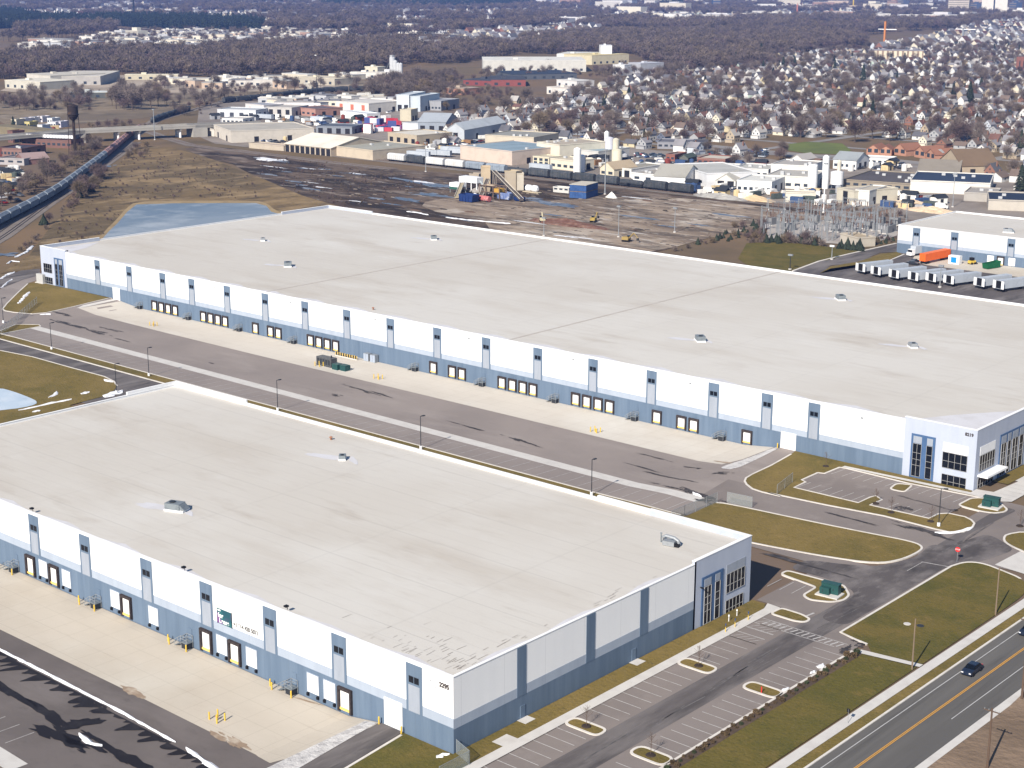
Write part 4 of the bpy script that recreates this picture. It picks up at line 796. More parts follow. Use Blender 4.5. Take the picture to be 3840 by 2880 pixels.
for x, y, z, lb in ((286.5, YF + .8, HF + .1, 'small camera bracket on the near parapet left of the banner'), (242.3, YF + .8, HF + .1, 'small camera bracket on the near parapet at the left frame edge'), (311.5, YF + 1, HF + .1, 'small camera bracket on the near parapet right of the banner'), (15.0, 1.0, HT + .1, 'small camera bracket at the far west parapet step')):
    b = MB(); b.lathe(x, y, [(.06, z - .2), (.06, z + .5)], 6); b.box(x - .3, x + .3, y - .5, y + .1, z + .3, z + .55); b.top('camera_bracket', black, lb, 'bracket', org=(x, y, z))
for u in (60, 96, 132, 168, 204, 240, 276, 322):
    b = MB(); b.box(u - .25, u + .25, -.35, -.02, 10.9, 11.1); b.part('wall_light', greyb, WM)
# hedge and saplings
leafd = mat('dry_leaf', (.085, .06, .035), [((.14, .10, .055), 1, .4, .7)], .9, var=.2); leafg = mat('evergreen_leaf', (.045, .06, .03), [((.03, .042, .022), .6, .4, .7), ((.075, .08, .04), 1.4, .55, .75)], .9, var=.25)
def leafball(b, c, rx, rz_, n, r, s=.16, mi=0):
    for i in range(n):
        a = r.uniform(0, 2 * PI); q = r.random() ** .45; zz = r.uniform(0, 1); p = Vector((c[0] + math.cos(a) * rx * q, c[1] + math.sin(a) * rx * q, c[2] + rz_ * zz * (1 - .35 * q)))
        u = Vector((r.gauss(0, 1), r.gauss(0, 1), r.gauss(0, 1))).normalized() * s * r.uniform(.6, 1.3); w = u.cross(Vector((r.gauss(0, 1), r.gauss(0, 1), r.gauss(0, 1))).normalized()) * .9
        b.add([p - u, p + w, p + u, p - w], [(0, 1, 2, 3)], mi)
protos = []
for s in range(3):
    r = random.Random(60 + s); t = thing('hedge_shrub', 'low shrub in the long planted bed beside the parking kerb', 'shrub', (0, 0, 0), 0, 'shrubs of the long bed'); b = MB(); leafball(b, (0, 0, .1), .55, .9, 240, r, .13); b.part('foliage', leafg if s == 0 else leafd, t, local=True); b = MB(); [b.bar((0, 0, 0), (r.uniform(-.3, .3), r.uniform(-.3, .3), .7), .02) for _ in range(4)]; b.part('stem', woodd, t, local=True); protos.append(t)
n = 0; y = -90.9; r = random.Random(2)
while y > -152:
    for x in (372.0, 372.8) if n % 3 else (372.4,):
        src = protos[n % 3] if y > -112 or r.random() > .35 else protos[1 + n % 2]
        pos = (x + r.uniform(-.15, .15), y + r.uniform(-.2, .2), .1)
        if n < 3: protos[n].location = pos
        else: dup(src, pos, r.uniform(0, 6), sc=r.uniform(.4, .8))
        n += 1
    y -= 1.5
def sapling(loc, seed, lb):
    r = random.Random(seed); t = thing('sapling', lb, 'young tree', loc, 0, 'leafless saplings on the lot islands'); b = MB(); b.tube([(0, 0, 0), (.05, 0, 1.5), (.1, .05, 3.4)], [.05, .04, .015], 5); b.part('trunk', woodd, t, local=True); b = MB()
    for i in range(26):
        z = r.uniform(1.1, 3.2); a = r.uniform(0, 6.28); l = (3.6 - z) * r.uniform(.3, .6); b.bar((.06, 0, z), (.06 + math.cos(a) * l, math.sin(a) * l, z + l * 1.1), .014)
    b.part('branches', woodd, t, local=True); b = MB(); b.lathe(0, 0, [(.75, 0), (.6, .14), (.1, .2)], 12); b.part('mulch_ring', mat('dark_mulch', (.04, .03, .024)), t, local=True)
for x, y, lb in ((356, -139.3, 'bare sapling on the second grass island of the foreground stalls'), (356.2, -111.3, 'bare sapling on the grass island below the office'), (368.2, -140.2, 'bare sapling on the outer island near the bottom edge'), (343, -24.6, 'bare sapling on the lawn tip beside the far lot'), (337.9, -21.6, 'bare sapling on the little notch island of the far lot'), (317, -6.0, 'bare sapling near the far office lot corner'), (366, -15, 'bare sapling on the kerbed island at the right frame edge'), (351.6, -24.3, 'bare sapling by the light pole on the lawn tip')): sapling((x, y, .12), int(x * 10), lb)
# ------------------------------------------------------------------ land beyond the warehouses
def V3(x, y): return Vector((x, y, 0))
field = ats('B1', ((250, 1382), (420, 1150), (560, 1010), (700, 880), (830, 760), (960, 650), (1090, 520), (1180, 440), (1300, 430), (1500, 450), (1800, 530), (2212, 700))) + ats('B2', ((0, 690), (400, 860), (740, 960))) + [V3(-40, 175), V3(60, 150), V3(20, 20), V3(-5, -5)] + ats('C1', ((345, 385), (180, 405), (0, 430)))
sheet('field', field, .0, drygrass, raw=True)
sheet('pond', ats('B1', ((870, 1250), (940, 1170), (1020, 1095), (1100, 1000), (1180, 938), (1500, 928), (1900, 926), (2212, 926))) + ats('B2', ((90, 950), (130, 1000), (205, 1022))) + [V3(-40, 150), V3(-20, 90), V3(-30, 60)], .05, ice, raw=True)
kb = MB(); 
sheet('pond_bank', smooth(ats('B1', ((830, 1260), (920, 1150), (1000, 1075), (1085, 975), (1165, 915), (1500, 905), (2212, 903))) + ats('B2', ((100, 930), (170, 990), (260, 1015))) + [V3(-35, 152), V3(-15, 60)], 1), .03, mat('dry_bank', (.30, .225, .125), [((.2, .15, .09), .08, .45, .7, 6)], .95), raw=True)
sheet('pond', smooth(ats('C1', ((-200, 1440), (0, 1420), (110, 1450), (200, 1482), (280, 1515), (318, 1535), (315, 1562), (200, 1592), (0, 1615), (-200, 1640))), 1), .16, mat('pale_ice', (.46, .54, .62), [((.34, .43, .52), .09, .45, .65, 6), ((.55, .61, .67), .2, .5, .7, 5)], .35, spec=.5))
mud = ats('B2', ((0, 480), (640, 560), (1190, 630))) + [V3(-60, 338), V3(130, 336), V3(170, 330), V3(178, 290)] + ats('B3', ((2212, 1130), (1800, 1200), (1280, 1340))) + [V3(110, 150), V3(-40, 160)] + ats('B2', ((740, 960), (400, 860), (0, 690))) + ats('B1', ((2130, 655), (2010, 590), (1850, 552), (1690, 498), (1590, 452), (1760, 436), (2000, 452)))
sheet('yard_mud', mud, .02, yardd, raw=True)
sheet('yard_gravel', smooth(ats('B2', ((1380, 930), (1700, 870))) + ats('B3', ((0, 920), (500, 895), (900, 870), (1500, 880), (2212, 960))) + [V3(172, 318), V3(172, 292)] + ats('B3', ((2212, 1130), (1800, 1200), (1280, 1340))) + [V3(110, 150), V3(60, 150)] + ats('B2', ((2100, 1100), (1600, 1020))), 1), .05, yardl, raw=True)
lotg = ats('B1', ((1690, 340), (1720, 110), (1900, 40))) + ats('A2', ((100, 880), (1000, 890), (1300, 850), (1600, 960))) + ats('B2', ((2212, 330),)) + ats('B3', ((600, 370), (1250, 470), (1700, 480), (2212, 540))) + ats('B4', ((600, 640), (1200, 560), (1500, 620), (1900, 700), (2300, 760))) + [V3(330, 300), V3(190, 315), V3(190, 338), V3(-330, 338)]
sheet('industrial_yard', lotg, .01, lot, raw=True)
railc = [(-300, 338.5), (-100, 340.5), (100, 337), (150, 330), (230, 306), (300, 280), (300, 290), (230, 318), (150, 343), (100, 351), (-100, 354), (-300, 352)]
sheet('rail_bed', railc, .06, ballast, raw=True)
def offset_(line, d):
    out = []
    for i, p in enumerate(line):
        t = (Vector(line[min(i + 1, len(line) - 1)][:2]) - Vector(line[max(i - 1, 0)][:2])).normalized(); out.append((p[0] + t.y * d, p[1] - t.x * d))
    return out
def rails(line, name='rail_track', gauge=1.5):
    b = MB(); pts = smooth(line, 2, False)
    for s in (-1, 1):
        for i in range(len(pts) - 1):
            a, c = pts[i], pts[i + 1]; d = (c - a).normalized(); q = Vector((-d.y, d.x)) * (gauge / 2 * s); w = Vector((-d.y, d.x)) * .09
            b.add([(p.x, p.y, z) for z in (.08, .26) for p in (a + q - w, c + q - w, c + q + w, a + q + w)], [(4, 5, 6, 7), (0, 1, 5, 4), (1, 2, 6, 5), (2, 3, 7, 6), (3, 0, 4, 7)])
    return b.top(name, railst, kind='structure')
rails([(-300, 343), (-100, 345), (100, 342), (150, 335), (230, 310), (300, 284)]); rails([(-300, 349), (-100, 350.5), (100, 347.5), (150, 340), (230, 315), (300, 288)])
t3 = ats('B1', ((1290, 310), (1420, 360), (1650, 425), (1900, 458), (2212, 492))) + ats('B2', ((640, 572), (1190, 632)))
sheet('rail_bed', offset_(t3, -4) + offset_(t3, 4)[::-1], .07, ballast, raw=True); rails(t3)
trk = ats('B1', ((-500, 1400), (-200, 1225), (0, 1115), (450, 885), (700, 700), (925, 530), (1110, 365))) + [V3(-440, 362)] + ats('B1', ((1330, 215), (1590, 140), (1880, 62), (2212, 40))) + ats('A2', ((500, 806), (850, 787), (1000, 790)))
def offset(line, d):
    out = []
    for i, p in enumerate(line):
        t = (Vector(line[min(i + 1, len(line) - 1)][:2]) - Vector(line[max(i - 1, 0)][:2])).normalized(); out.append((p[0] + t.y * d, p[1] - t.x * d))
    return out
sheet('rail_bed', offset(trk, -4) + offset(trk, 24)[:7][::-1][:0] + offset(trk, 5)[::-1], .03, ballast, raw=True)
t2 = ats('B1', ((-500, 1560), (-200, 1330), (0, 1215), (200, 1070), (400, 925), (650, 760), (900, 580), (1080, 455), (1150, 400)))
sheet('rail_bed', offset(t2, -7) + offset(t2, 5)[::-1], .035, ballast, raw=True)
rails(trk); rails(offset(t2, -3.2)); rails(offset(t2, 1.5))
# streets and lanes further out
sheet('lane', ats('C1', ((345, 388), (180, 405), (0, 470), (-100, 560))) + ats('C1', ((-100, 640), (0, 560), (200, 480), (350, 440))), .12, asphaltd)
ne = ats('U', ((0, 790), (-120, 700), (0, 490), (350, 470), (800, 500), (1250, 555), (1580, 598), (1400, 640), (1180, 715), (1000, 738), (650, 868)))
sheet('lawn', ne + [V3(160, 160), V3(100, 160)], .08, greeng, raw=True)
sheet('access_road', ats('U', ((600, 890), (1000, 742), (1400, 642), (2070, 492))) + [V3(192.8, 280), V3(192.8, 259)] + ats('U', ((1850, 620), (1550, 730), (1150, 800), (980, 900))) + [V3(200, 170), V3(180, 170)], .06, asphaltd, raw=True)
kk = MB(); kerb_mb(kk, ats('U', ((640, 872), (1000, 738), (1400, 640), (2070, 490))), w=.9); kerb_mb(kk, ats('U', ((1510, 770), (1560, 770), (1900, 760), (2180, 640))), w=.6); kk.top('kerb', kerbm, kind='structure')
sheet('trailer_yard', [(193, 170), (340, 170), (340, 258.5), (192.9, 258.5), (189.5, 232), (190, 200)], .03, asphaltd, raw=True)
sheet('lawn', ats('U', ((1010, 905), (1160, 840), (1500, 790), (1850, 770), (2150, 640), (2080, 610), (1850, 640), (1560, 740), (1160, 810))), .09, grass, raw=True)
sheet('concrete_apron', [(201, 258.4), (340, 258.4), (340, 240), (215, 240), (206, 246)], .07, concrete, raw=True)
sheet('playing_field', ats('B4', ((150, 420), (330, 395), (640, 410), (720, 470), (640, 505), (330, 495), (170, 470))), .06, mat('park_green', (.13, .155, .045), [((.10, .12, .04), .05, .4, .65, 5)], .95), raw=True)
sheet('avenue', ats('B4', ((-900, 380), (0, 470), (400, 505), (800, 520), (1250, 560), (1900, 640), (2300, 700), (2300, 730), (1900, 668), (1250, 585), (800, 545), (400, 530), (0, 495), (-900, 405))), .08, roadfar, raw=True)

# ------------------------------------------------------------------ generic building maker for the industrial rows
C = {}
def wm(h, name=None):
    n = name or ('wall_' + h); a = lin(h); g_ = sum(a) / 3; a = tuple(lerp(x, g_, .36) * .92 for x in a); d = tuple(x * .8 for x in a); return mat(n, tuple(x * .80 for x in a), [(tuple(x * .66 for x in a), .25, .45, .75, 6)], .8)
def rm(h):
    a = lin(h); return mat('roofing_' + h, tuple(x * .80 for x in a), [(tuple(x * .62 for x in a), .08, .45, .72, 7), (tuple(min(1, x * .95) for x in a), .15, .6, .8, 5)], .85)
dark = mat('dark_opening', (.02, .02, .024), rough=.6); dglass = mat('far_glass', (.04, .05, .065), rough=.2)
USED = []
def bld(name, label, cat, A, B, depth, H, wall, roof, kind='flat', doors=0, wins=0, rows=1, par=.5, vents=0, group=None, doorcol=None, dh=3.6, side=True):
    """walls, roof, doors and windows; A and B are the two near corners on the ground"""
    A, B = Vector(A[:2]), Vector(B[:2]); L = (B - A).length; a = math.atan2((B - A).y, (B - A).x)
    t = thing(name, label, cat, (A.x, A.y, 0), a, group); USED.append((A, B, depth))
    W, R = wm(wall), rm(roof); b = MB(); b.box(0, L, 0, depth, -.3, H)
    if kind == 'gable_x': b.gable(0, L, 0, depth, H, H + min(depth, 24) * .2, 'x')
    if kind == 'gable_y': b.gable(0, L, 0, depth, H, H + min(L, 24) * .32, 'y')
    b.part('wall', W, t, local=True); b = MB()
    if kind == 'flat':
        b.box(-.1, L + .1, -.1, depth + .1, H, H + .12); rf = b.part('roof', R, t, local=True); b = MB(); q = .3
        b.box(-.12, L + .12, -.12, q, H + .12, H + .12 + par); b.box(-.12, L + .12, depth - q, depth + .12, H + .12, H + .12 + par); b.box(-.12, q, q, depth - q, H + .12, H + .12 + par); b.box(L - q, L + .12, q, depth - q, H + .12, H + .12 + par); b.part('parapet', W, rf, local=True)
    else:
        b.roofsheet(0, L, 0, depth, H, H + (min(depth, 24) * .2 if kind == 'gable_x' else min(L, 24) * .32), 'x' if kind == 'gable_x' else 'y'); rf = b.part('roof', R, t, local=True)
    r = random.Random(int(A.x * 3 + A.y))
    for i in range(vents):
        b = MB(); x, y = r.uniform(.1, .9) * L, r.uniform(.15, .85) * depth; z = H + .1; b.box(x - .9, x + .9, y - .7, y + .7, z, z + 1.1 + (3 if kind != 'flat' else 0) * .4); b.part('vent', mat('roof_plant', (.42, .43, .44)), rf, local=True)
    for i in range(doors):
        x = L * (i + .5) / doors; b = MB(); b.box(x - 1.7, x + 1.7, -.08, .05, 0, dh); b.part('door', wm(doorcol) if doorcol else dark, t, local=True)
    for j in range(rows):
        for i in range(wins):
            x = L * (i + .5) / wins; z = 1.4 + (H - 1.2) * j / max(rows, 1); ww = min(1.6, L / wins * .3); b = MB(); b.box(x - ww, x + ww, -.06, .05, z, z + min(1.5, H * .35)); b.part('window', dglass, t, local=True)
    if side and H > 3.5:
        for i in range(2):
            y = depth * (.3 + .4 * i); b = MB(); b.box(L - .05, L + .08, y - 1.5, y + 1.5, 0, min(3.5, H * .7)); b.part('side_door', dark, t, local=True)
    return t
def bp(name, label, cat, tt, l, r, depth, H, *a, **k): return bld(name, label, cat, at(tt, *l), at(tt, *r), depth, H * (.74 if tt in ('B3', 'B4') else .88), *a, **k)
IB = 'industrial_building'; ic = 'industrial building'
# third warehouse
W3 = thing('warehouse', 'white and blue warehouse cut by the right frame edge behind the parked trailers', 'warehouse', (192.8, 258.7, 0))
DZ = -1.6
shell(W3, 'wall', 192.8, 345, 258.7, 308, -.5, 10.9, white, .35); b = MB(); b.box(192.8, 345, 258.68, 258.7, 3.7, 5.0); b.part('wall_band', lband, W3); b = MB(); b.box(192.78, 345, 258.67, 258.7, -.5, 3.7); b.box(192.76, 192.8, 258.7, 308, -.5, 3.7); b.part('wall_base', blue, W3)
for u in (199.2, 215.1, 237.8, 256, 274, 292): pilaster(W3, front_box, 258.7, u, 3.1, 3.7, 10.4)
for u in (230.4, 234.6): block(W3, front_box, 258.7, u if u < 232 else u + 4.2, (u if u < 232 else u + 4.2) + 2.6, .3, 3.2, doorw, 'dock_door', .03, .1)
shelter_door(W3, front_box, 258.7, 234.3, 237.2, -.1, 3.4)
r3 = roof_parts(W3, 192.8, 345, 258.7, 308, 10.9, None, .5); rtu((232, 272, 10.4), .4, 'white rooftop unit on the warehouse roof at the right frame edge', 1.2, 1)
# trailers
def trailer(loc, rz, lb, body, open_=True, group='white box trailers parked in a row', L=14.6):
    t = thing('semi_trailer', lb, 'trailer', loc, rz, group)
    b = MB(); w = 1.3
    b.box(0, L, -w, -w + .1, 1.15, 4.0); b.box(0, L, w - .1, w, 1.15, 4.0); b.box(0, L, -w + .1, w - .1, 3.9, 4.0); b.box(L - .1, L, -w + .1, w - .1, 1.15, 3.9); b.box(0, L - .1, -w + .1, w - .1, 1.15, 1.25); b.part('body', body, t, local=True)
    if open_:
        for s in (-1, 1):
            b = MB(); b.box(-.12, -.02, s * w * .98, s * (w + 1.15), 1.2, 3.95); b.part('rear_door', coping, t, local=True)
        b = MB(); b.box(.12, .2, -w + .12, w - .12, 1.26, 3.88); b.part('interior_shade', black, t, local=True)  # black sheet behind the open doors, painting in the shade of the empty interior
    else:
        b = MB(); b.box(-.06, -.01, -w + .05, w - .05, 1.2, 3.95); b.part('rear_door', body, t, local=True)
    b = MB(); b.box(.6, 3.4, -.9, .9, .6, 1.15); b.box(L - 3.6, L - 3.3, -1, 1, .1, 1.15); b.part('chassis', dsteel, t, local=True)
    for x in (1.2, 2.6):
        for s in (-1, 1):
            b = MB(); n = 12; b.rings([[(x + .5 * math.cos(2 * PI * i / n), s * 1.0 + e, .5 + .5 * math.sin(2 * PI * i / n)) for i in range(n)] for e in (-.28, .28)]); b.part('wheel', black, t, local=True)
    return t
tw = mat('trailer_white', (.40, .435, .48), [((.33, .365, .41), .4, .45, .7, 4)], .45, var=.05)
tl = [('leftmost', 0), ('second', 1), ('third', 2), ('fourth', 3), ('fifth', 4), ('sixth', 5), ('seventh', 6), ('rightmost', 7)]
for (nm, i), (px1, py1), (px2, py2) in zip(tl, ((85, 925), (275, 965), (500, 1005), (740, 1035), (960, 1050), (1180, 1078), (1560, 1110), (1800, 1145)), ((350, 880), (560, 905), (760, 950), (980, 990), (1210, 1010), (1450, 1015), (1740, 1065), (2040, 1085))):
    a, c = at('E6', px1, py1), at('E6', px2, py2); trailer(a, math.radians(72), '%s of the white box trailers parked in a row by the third warehouse' % nm, tw)
a = at('E6', 855, 800); trailer(a, math.radians(84), 'bright orange box trailer backed up to the third warehouse', mat('orange_paint', (.72, .13, .02), [((.6, .1, .02), .5, .5, .8)], .5), False, None, 17)
t = thing('box_truck', 'white box truck at the left end of the third warehouse', 'truck', at('E6', 690, 705), math.radians(80)); b = MB(); b.box(2.4, 9.5, -1.25, 1.25, 1.0, 3.9); b.part('cargo_box', tw, t, local=True); b = MB(); b.box(0, 2.2, -1.15, 1.15, .5, 1.7); b.box(.6, 2.2, -1.1, 1.1, 1.7, 2.8); b.part('cab', coping, t, local=True); b = MB(); b.box(.5, .62, -1.0, 1.0, 1.75, 2.6); b.part('windscreen', glass, t, local=True); b = MB(); b.box(.2, 9.2, -.9, .9, .25, .99); b.part('chassis', dsteel, t, local=True)
t = thing('loading_container', 'white and blue portable unit on the concrete apron by the third warehouse', 'container', at('E6', 1245, 800), 0); b = MB(); b.box(-2.2, 2.2, 0, 2.4, .1, 3.2); b.part('body', coping, t, local=True); b = MB(); b.box(-1.1, 1.1, -.08, -.01, .6, 2.7); b.part('panel', mat('azure', (.01, .2, .5)), t, local=True)
gd = mat('dumpster_green', (.01, .10, .04), [((.02, .14, .05), 1, .5, .8)], .6)
t = thing('dumpster', 'green roll-off dumpster under the dock doors of the third warehouse', 'dumpster', at('E6', 1640, 862), math.radians(76)); b = MB(); b.add([(0, -1.2, .3), (7, -1.2, .3), (7.4, -1.2, 2.6), (-.5, -1.2, 2.2), (0, 1.2, .3), (7, 1.2, .3), (7.4, 1.2, 2.6), (-.5, 1.2, 2.2)], [(0, 1, 2, 3), (7, 6, 5, 4), (0, 4, 5, 1), (1, 5, 6, 2), (3, 7, 4, 0)]); b.part('body', gd, t, local=True); b = MB(); [b.box(x, x + .15, -1.3, -1.21, .3, 2.4) for x in (1, 2.5, 4, 5.5)]; b.part('rib', gd, t, local=True)
t = thing('skid_loader', 'small yellow loader on the apron of the third warehouse', 'loader', at('E6', 1475, 800), 1.2); b = MB(); b.box(-1.4, 1.2, -.8, .8, .5, 1.5); b.part('body', yellow, t, local=True); b = MB(); b.box(-.8, .5, -.7, .7, 1.5, 2.6); b.part('cab', black, t, local=True); b = MB(); b.add([(1.3, -1, .1), (2.2, -1, .1), (1.3, -1, 1.0), (1.3, 1, .1), (2.2, 1, .1), (1.3, 1, 1.0)], [(0, 1, 2), (5, 4, 3), (0, 3, 4, 1), (0, 2, 5, 3)]); b.part('bucket', dsteel, t, local=True)
for x in (-.8, .7):
    for s in (-1, 1): b = MB(); b.rings([[(x + .45 * math.cos(2 * PI * i / 10), s * .85 + e, .45 + .45 * math.sin(2 * PI * i / 10)) for i in range(10)] for e in (-.15, .15)]); b.part('wheel', black, t, local=True)
# industrial rows north of the railway
bp(IB, 'tan block-walled shed with flat grey-green roof beside the railway, left of the white trailers', ic, 'B2', (660, 512), (1010, 556), 41, 6.0, 'd8c3a2', 'a8a79c', vents=2, doors=0)
t = bp(IB, 'long pale-roofed shed with open columned side facing the muddy yard', ic, 'B2', (250, 478), (648, 522), 46, 5.4, 'cbb79a', 'ece4d6', kind='gable_x', doors=9, dh=4.2, side=False)
bp(IB, 'low concrete wall building at the left end of the railway yard', ic, 'B2', (-60, 448), (240, 476), 9, 3.0, 'cdbba0', 'bfb0a0')
bp(IB, 'tan shed with light flat roof behind the grey-green roofed shed', ic, 'B2', (1140, 395), (1390, 425), 30, 6.5, 'c9b592', 'd9d4c8', doors=4, vents=1)
bp(IB, 'pale blue-white metal shed with dark side door beyond the car lot', ic, 'B2', (1650, 380), (1800, 388), 60, 8, 'c3ccd6', 'b9c0c6', kind='gable_y', doors=1, dh=5)
bp(IB, 'grey-blue metal shed behind the pale blue-white one', ic, 'B2', (1400, 300), (1640, 306), 32, 7, '97a4b6', 'a9b0b8', kind='gable_x', doors=3)
bp(IB, 'white low annexe left of the grey-blue metal shed', ic, 'B2', (1265, 290), (1400, 300), 30, 5, 'dfe3e8', 'b4b9bd')
bp(IB, 'tall pale blue box building with two square openings near the scrap yard', ic, 'B2', (1215, 130), (1325, 133), 38, 14, 'd3e0ea', 'c5ccd2', doors=2, dh=5)
bp(IB, 'tall pale blue box building to the right of the square-opening one', ic, 'B2', (1335, 133), (1420, 136), 38, 13, 'c6d5e2', 'bcc4ca')
bp(IB, 'grey long building behind the pale blue box buildings', ic, 'B2', (1425, 120), (1600, 128), 30, 8, 'a4a8b2', '9a9ea6', wins=6)
bp(IB, 'cream cube building under the tall pale blue box', ic, 'B2', (1245, 215), (1340, 218), 14, 9, 'd6c9a6', 'cfc8b8')
bp('store', 'white and orange store with red left wall by the truck lots', 'store', 'B2', (690, 128), (975, 150), 40, 8, 'f0e6da', 'd8d4ce', doors=3, doorcol='e8642a', dh=6)
bp('store', 'white trailer-like shed in front of the orange store', 'store', 'B2', (730, 185), (960, 212), 12, 5, 'eef0f4', 'd0d4da')
bp(IB, 'brick-pink low building with dark roof near the truck lots', ic, 'B2', (350, 162), (515, 180), 26, 6, 'c98a74', '6e6468', wins=4)
bp(IB, 'pale building with a dark glass front left of the brick-pink one', ic, 'B2', (95, 170), (310, 178), 26, 7, 'cfcac4', 'b6b2ac', doors=3, dh=5)
bp(IB, 'white and red truck shop at the left edge of the truck lots', ic, 'B2', (-90, 130), (70, 145), 20, 6, 'e9e2de', '9fa3ac', doors=2, doorcol='c23a36')
bp(IB, 'flat blue-grey shed behind the white-roofed columned shed', ic, 'B2', (520, 320), (830, 330), 22, 5, '8d97a6', '5f6672', doors=4)
bp(IB, 'cream low warehouse by the road bridge end', ic, 'B1', (1850, 345), (2000, 405), 55, 8, 'ddd2c0', 'b9b4aa', doors=2)
bp(IB, 'long white annexe wall below the road bridge end', ic, 'B1', (1665, 320), (1850, 350), 26, 5, 'e6ddce', '877f7c')
bp(IB, 'small white workshop right of the bridge', ic, 'B1', (1880, 180), (2212, 190), 22, 6, 'dfe3ea', 'b3b7ba', doors=4, doorcol='4a5160')
bp(IB, 'white low office with dark windows beyond the bridge end', ic, 'B1', (1920, 240), (2100, 246), 18, 4, 'eceae6', 'c8c6c0', wins=5)
bp(IB, 'long pinkish-tan plant building with slate-blue roof behind the freight train', ic, 'B2', (1765, 545), (2212, 600), 44, 8.5, 'e3c9b2', '8fa3b0', vents=3)
bp(IB, 'tan back hall with grey roof behind the pinkish-tan plant', ic, 'B2', (1980, 425), (2400, 450), 34, 7, 'd9c9aa', '9a9a94', vents=3)
bp(IB, 'cream cube-like plant hall standing taller behind the train', ic, 'B3', (215, 545), (410, 575), 34, 13, 'efe5c8', 'b5ab9c', vents=5)
bp(IB, 'cream two-storey block in front of the tall cream hall', ic, 'B3', (180, 605), (320, 620), 12, 7, 'e9dcb4', 'd2c8b0', wins=3, rows=2)
bp(IB, 'low cream plant wing with many vents by the white silos', ic, 'B3', (330, 625), (540, 650), 16, 7, 'ecdfc0', 'c9bfa9', vents=4, wins=4)
bp(IB, 'plant building with pale slate roof right of the white silos', ic, 'B3', (590, 560), (745, 575), 30, 8, 'd9d6d0', '93a6b0', vents=3, doors=2)
bp(IB, 'cream gable-fronted office beside the railway', ic, 'B3', (760, 690), (880, 705), 18, 6, 'e8d9b4', 'b7a68d', kind='gable_y', wins=2)
bp(IB, 'white covered loading shed with grey roof by the railway', ic, 'B3', (880, 690), (1030, 705), 30, 5.5, 'f2efe6', '9e9a8e', doors=2)
bp(IB, 'white flat box building beside the covered loading shed', ic, 'B3', (1030, 735), (1225, 755), 22, 5.5, 'f0f0ee', 'a59f96', vents=3, wins=2)
bp(IB, 'white shed with long grey roof and dark open right end', ic, 'B3', (1225, 770), (1495, 785), 26, 6.5, 'eeeeee', 'a9a79f', kind='gable_x')
bp(IB, 'white block building with a dark mural on its right end', ic, 'B3', (1400, 700), (1680, 790), 28, 9, 'eceef2', 'bcbcb8', wins=3)
bp('garage', 'long grey low garage with dark shingle roof behind the parking lot', 'garage', 'B3', (1255, 455), (1560, 462), 22, 5, '9a9ca8', '6d6d74', wins=6, doors=0)
bp('garage', 'dark grey garage wing at the right end of the long grey garage', 'garage', 'B3', (1565, 460), (1690, 462), 20, 5, '5d6068', '56565c', doors=2)
bp(IB, 'long white flat-roofed shed stretching behind the mural building', ic, 'B3', (1660, 690), (1905, 700), 26, 5, 'ecebe6', 'c9c8c2', vents=4)
bp(IB, 'white flat-roofed shed right of the long white shed, with roof lights', ic, 'B3', (1920, 700), (2212, 715), 24, 6, 'e9e8e2', 'bdbdb6', vents=3, wins=5)
bp(IB, 'bright white low building with faint dark panels by the rubble heaps', ic, 'B3', (1940, 830), (2240, 848), 26, 7.5, 'f4f4f0', 'd8d8d2', wins=6, vents=2)
bp(IB, 'white gable shed left of the bright white low building', ic, 'B3', (1760, 790), (1930, 800), 20, 5, 'e4e2da', 'c8c4b8', kind='gable_y', doors=2)
bp(IB, 'brick-red low building between the car parks', ic, 'B3', (1330, 565), (1405, 570), 16, 5, 'a85a40', '8c8078', wins=2)
bp(IB, 'long brick-red building front along the far car park', ic, 'B3', (1600, 595), (1840, 610), 18, 5, '9c5a48', 'c8c2b4', wins=5)
bp(IB, 'small dark-roofed pavilion with pyramid roof in the car park', ic, 'B3', (1445, 575), (1520, 580), 12, 4, '6c7068', '4f5a54', kind='gable_y')
bp(IB, 'wide grey and white hall right of the car park', ic, 'B4', (-20, 790), (370, 812), 30, 8, 'ece8de', 'b9b6ae', wins=5, vents=4)
bp(IB, 'upper white hall with grey roof behind the wide hall', ic, 'B4', (20, 715), (350, 735), 26, 10, 'f0ede6', 'b0aca6', vents=3)
bp(IB, 'pair of cream cabins on legs beside the tall flue', ic, 'B4', (150, 915), (410, 920), 8, 5.5, 'efe8cf', 'b9aea0', wins=0)
bp(IB, 'cream workshop with a big dark doorway and timber inside', ic, 'B4', (590, 915), (740, 945), 26, 8.5, 'ded4b8', 'b9b0a2', doors=1, dh=6)
bp(IB, 'white workshop wing right of the big dark doorway', ic, 'B4', (750, 940), (870, 950), 22, 9, 'efece2', 'bdb6a8')
bp(IB, 'very long charcoal-roofed flat building behind the workshops', ic, 'B4', (650, 790), (1230, 830), 46, 5, 'a3937a', '5e5a5c', vents=6, wins=8)
bp(IB, 'white hall with navy flat roof at the far right', ic, 'B4', (1225, 830), (1915, 860), 40, 7.5, 'efe9dc', '39465c', vents=5)
bp(IB, 'low grey hip-roofed hall in front of the church', ic, 'B4', (1290, 690), (1650, 705), 26, 4, '8f8472', '8d867c', kind='gable_x')
bp(IB, 'grey flat shed below the navy-roofed hall', ic, 'B4', (1690, 905), (1960, 920), 22, 5, 'b9b2a8', 'a5a09a', vents=2)
bp(IB, 'dark navy roofed building at the right frame edge', ic, 'B4', (1900, 985), (2300, 1000), 30, 6, 'cfc4b2', '2f3a4e', vents=2)
bp('church', 'tan brick church with steep brown roof and rose window', 'church', 'B4', (1470, 640), (1670, 690), 22, 7, 'c9b08a', '7a6856', kind='gable_y', wins=1)
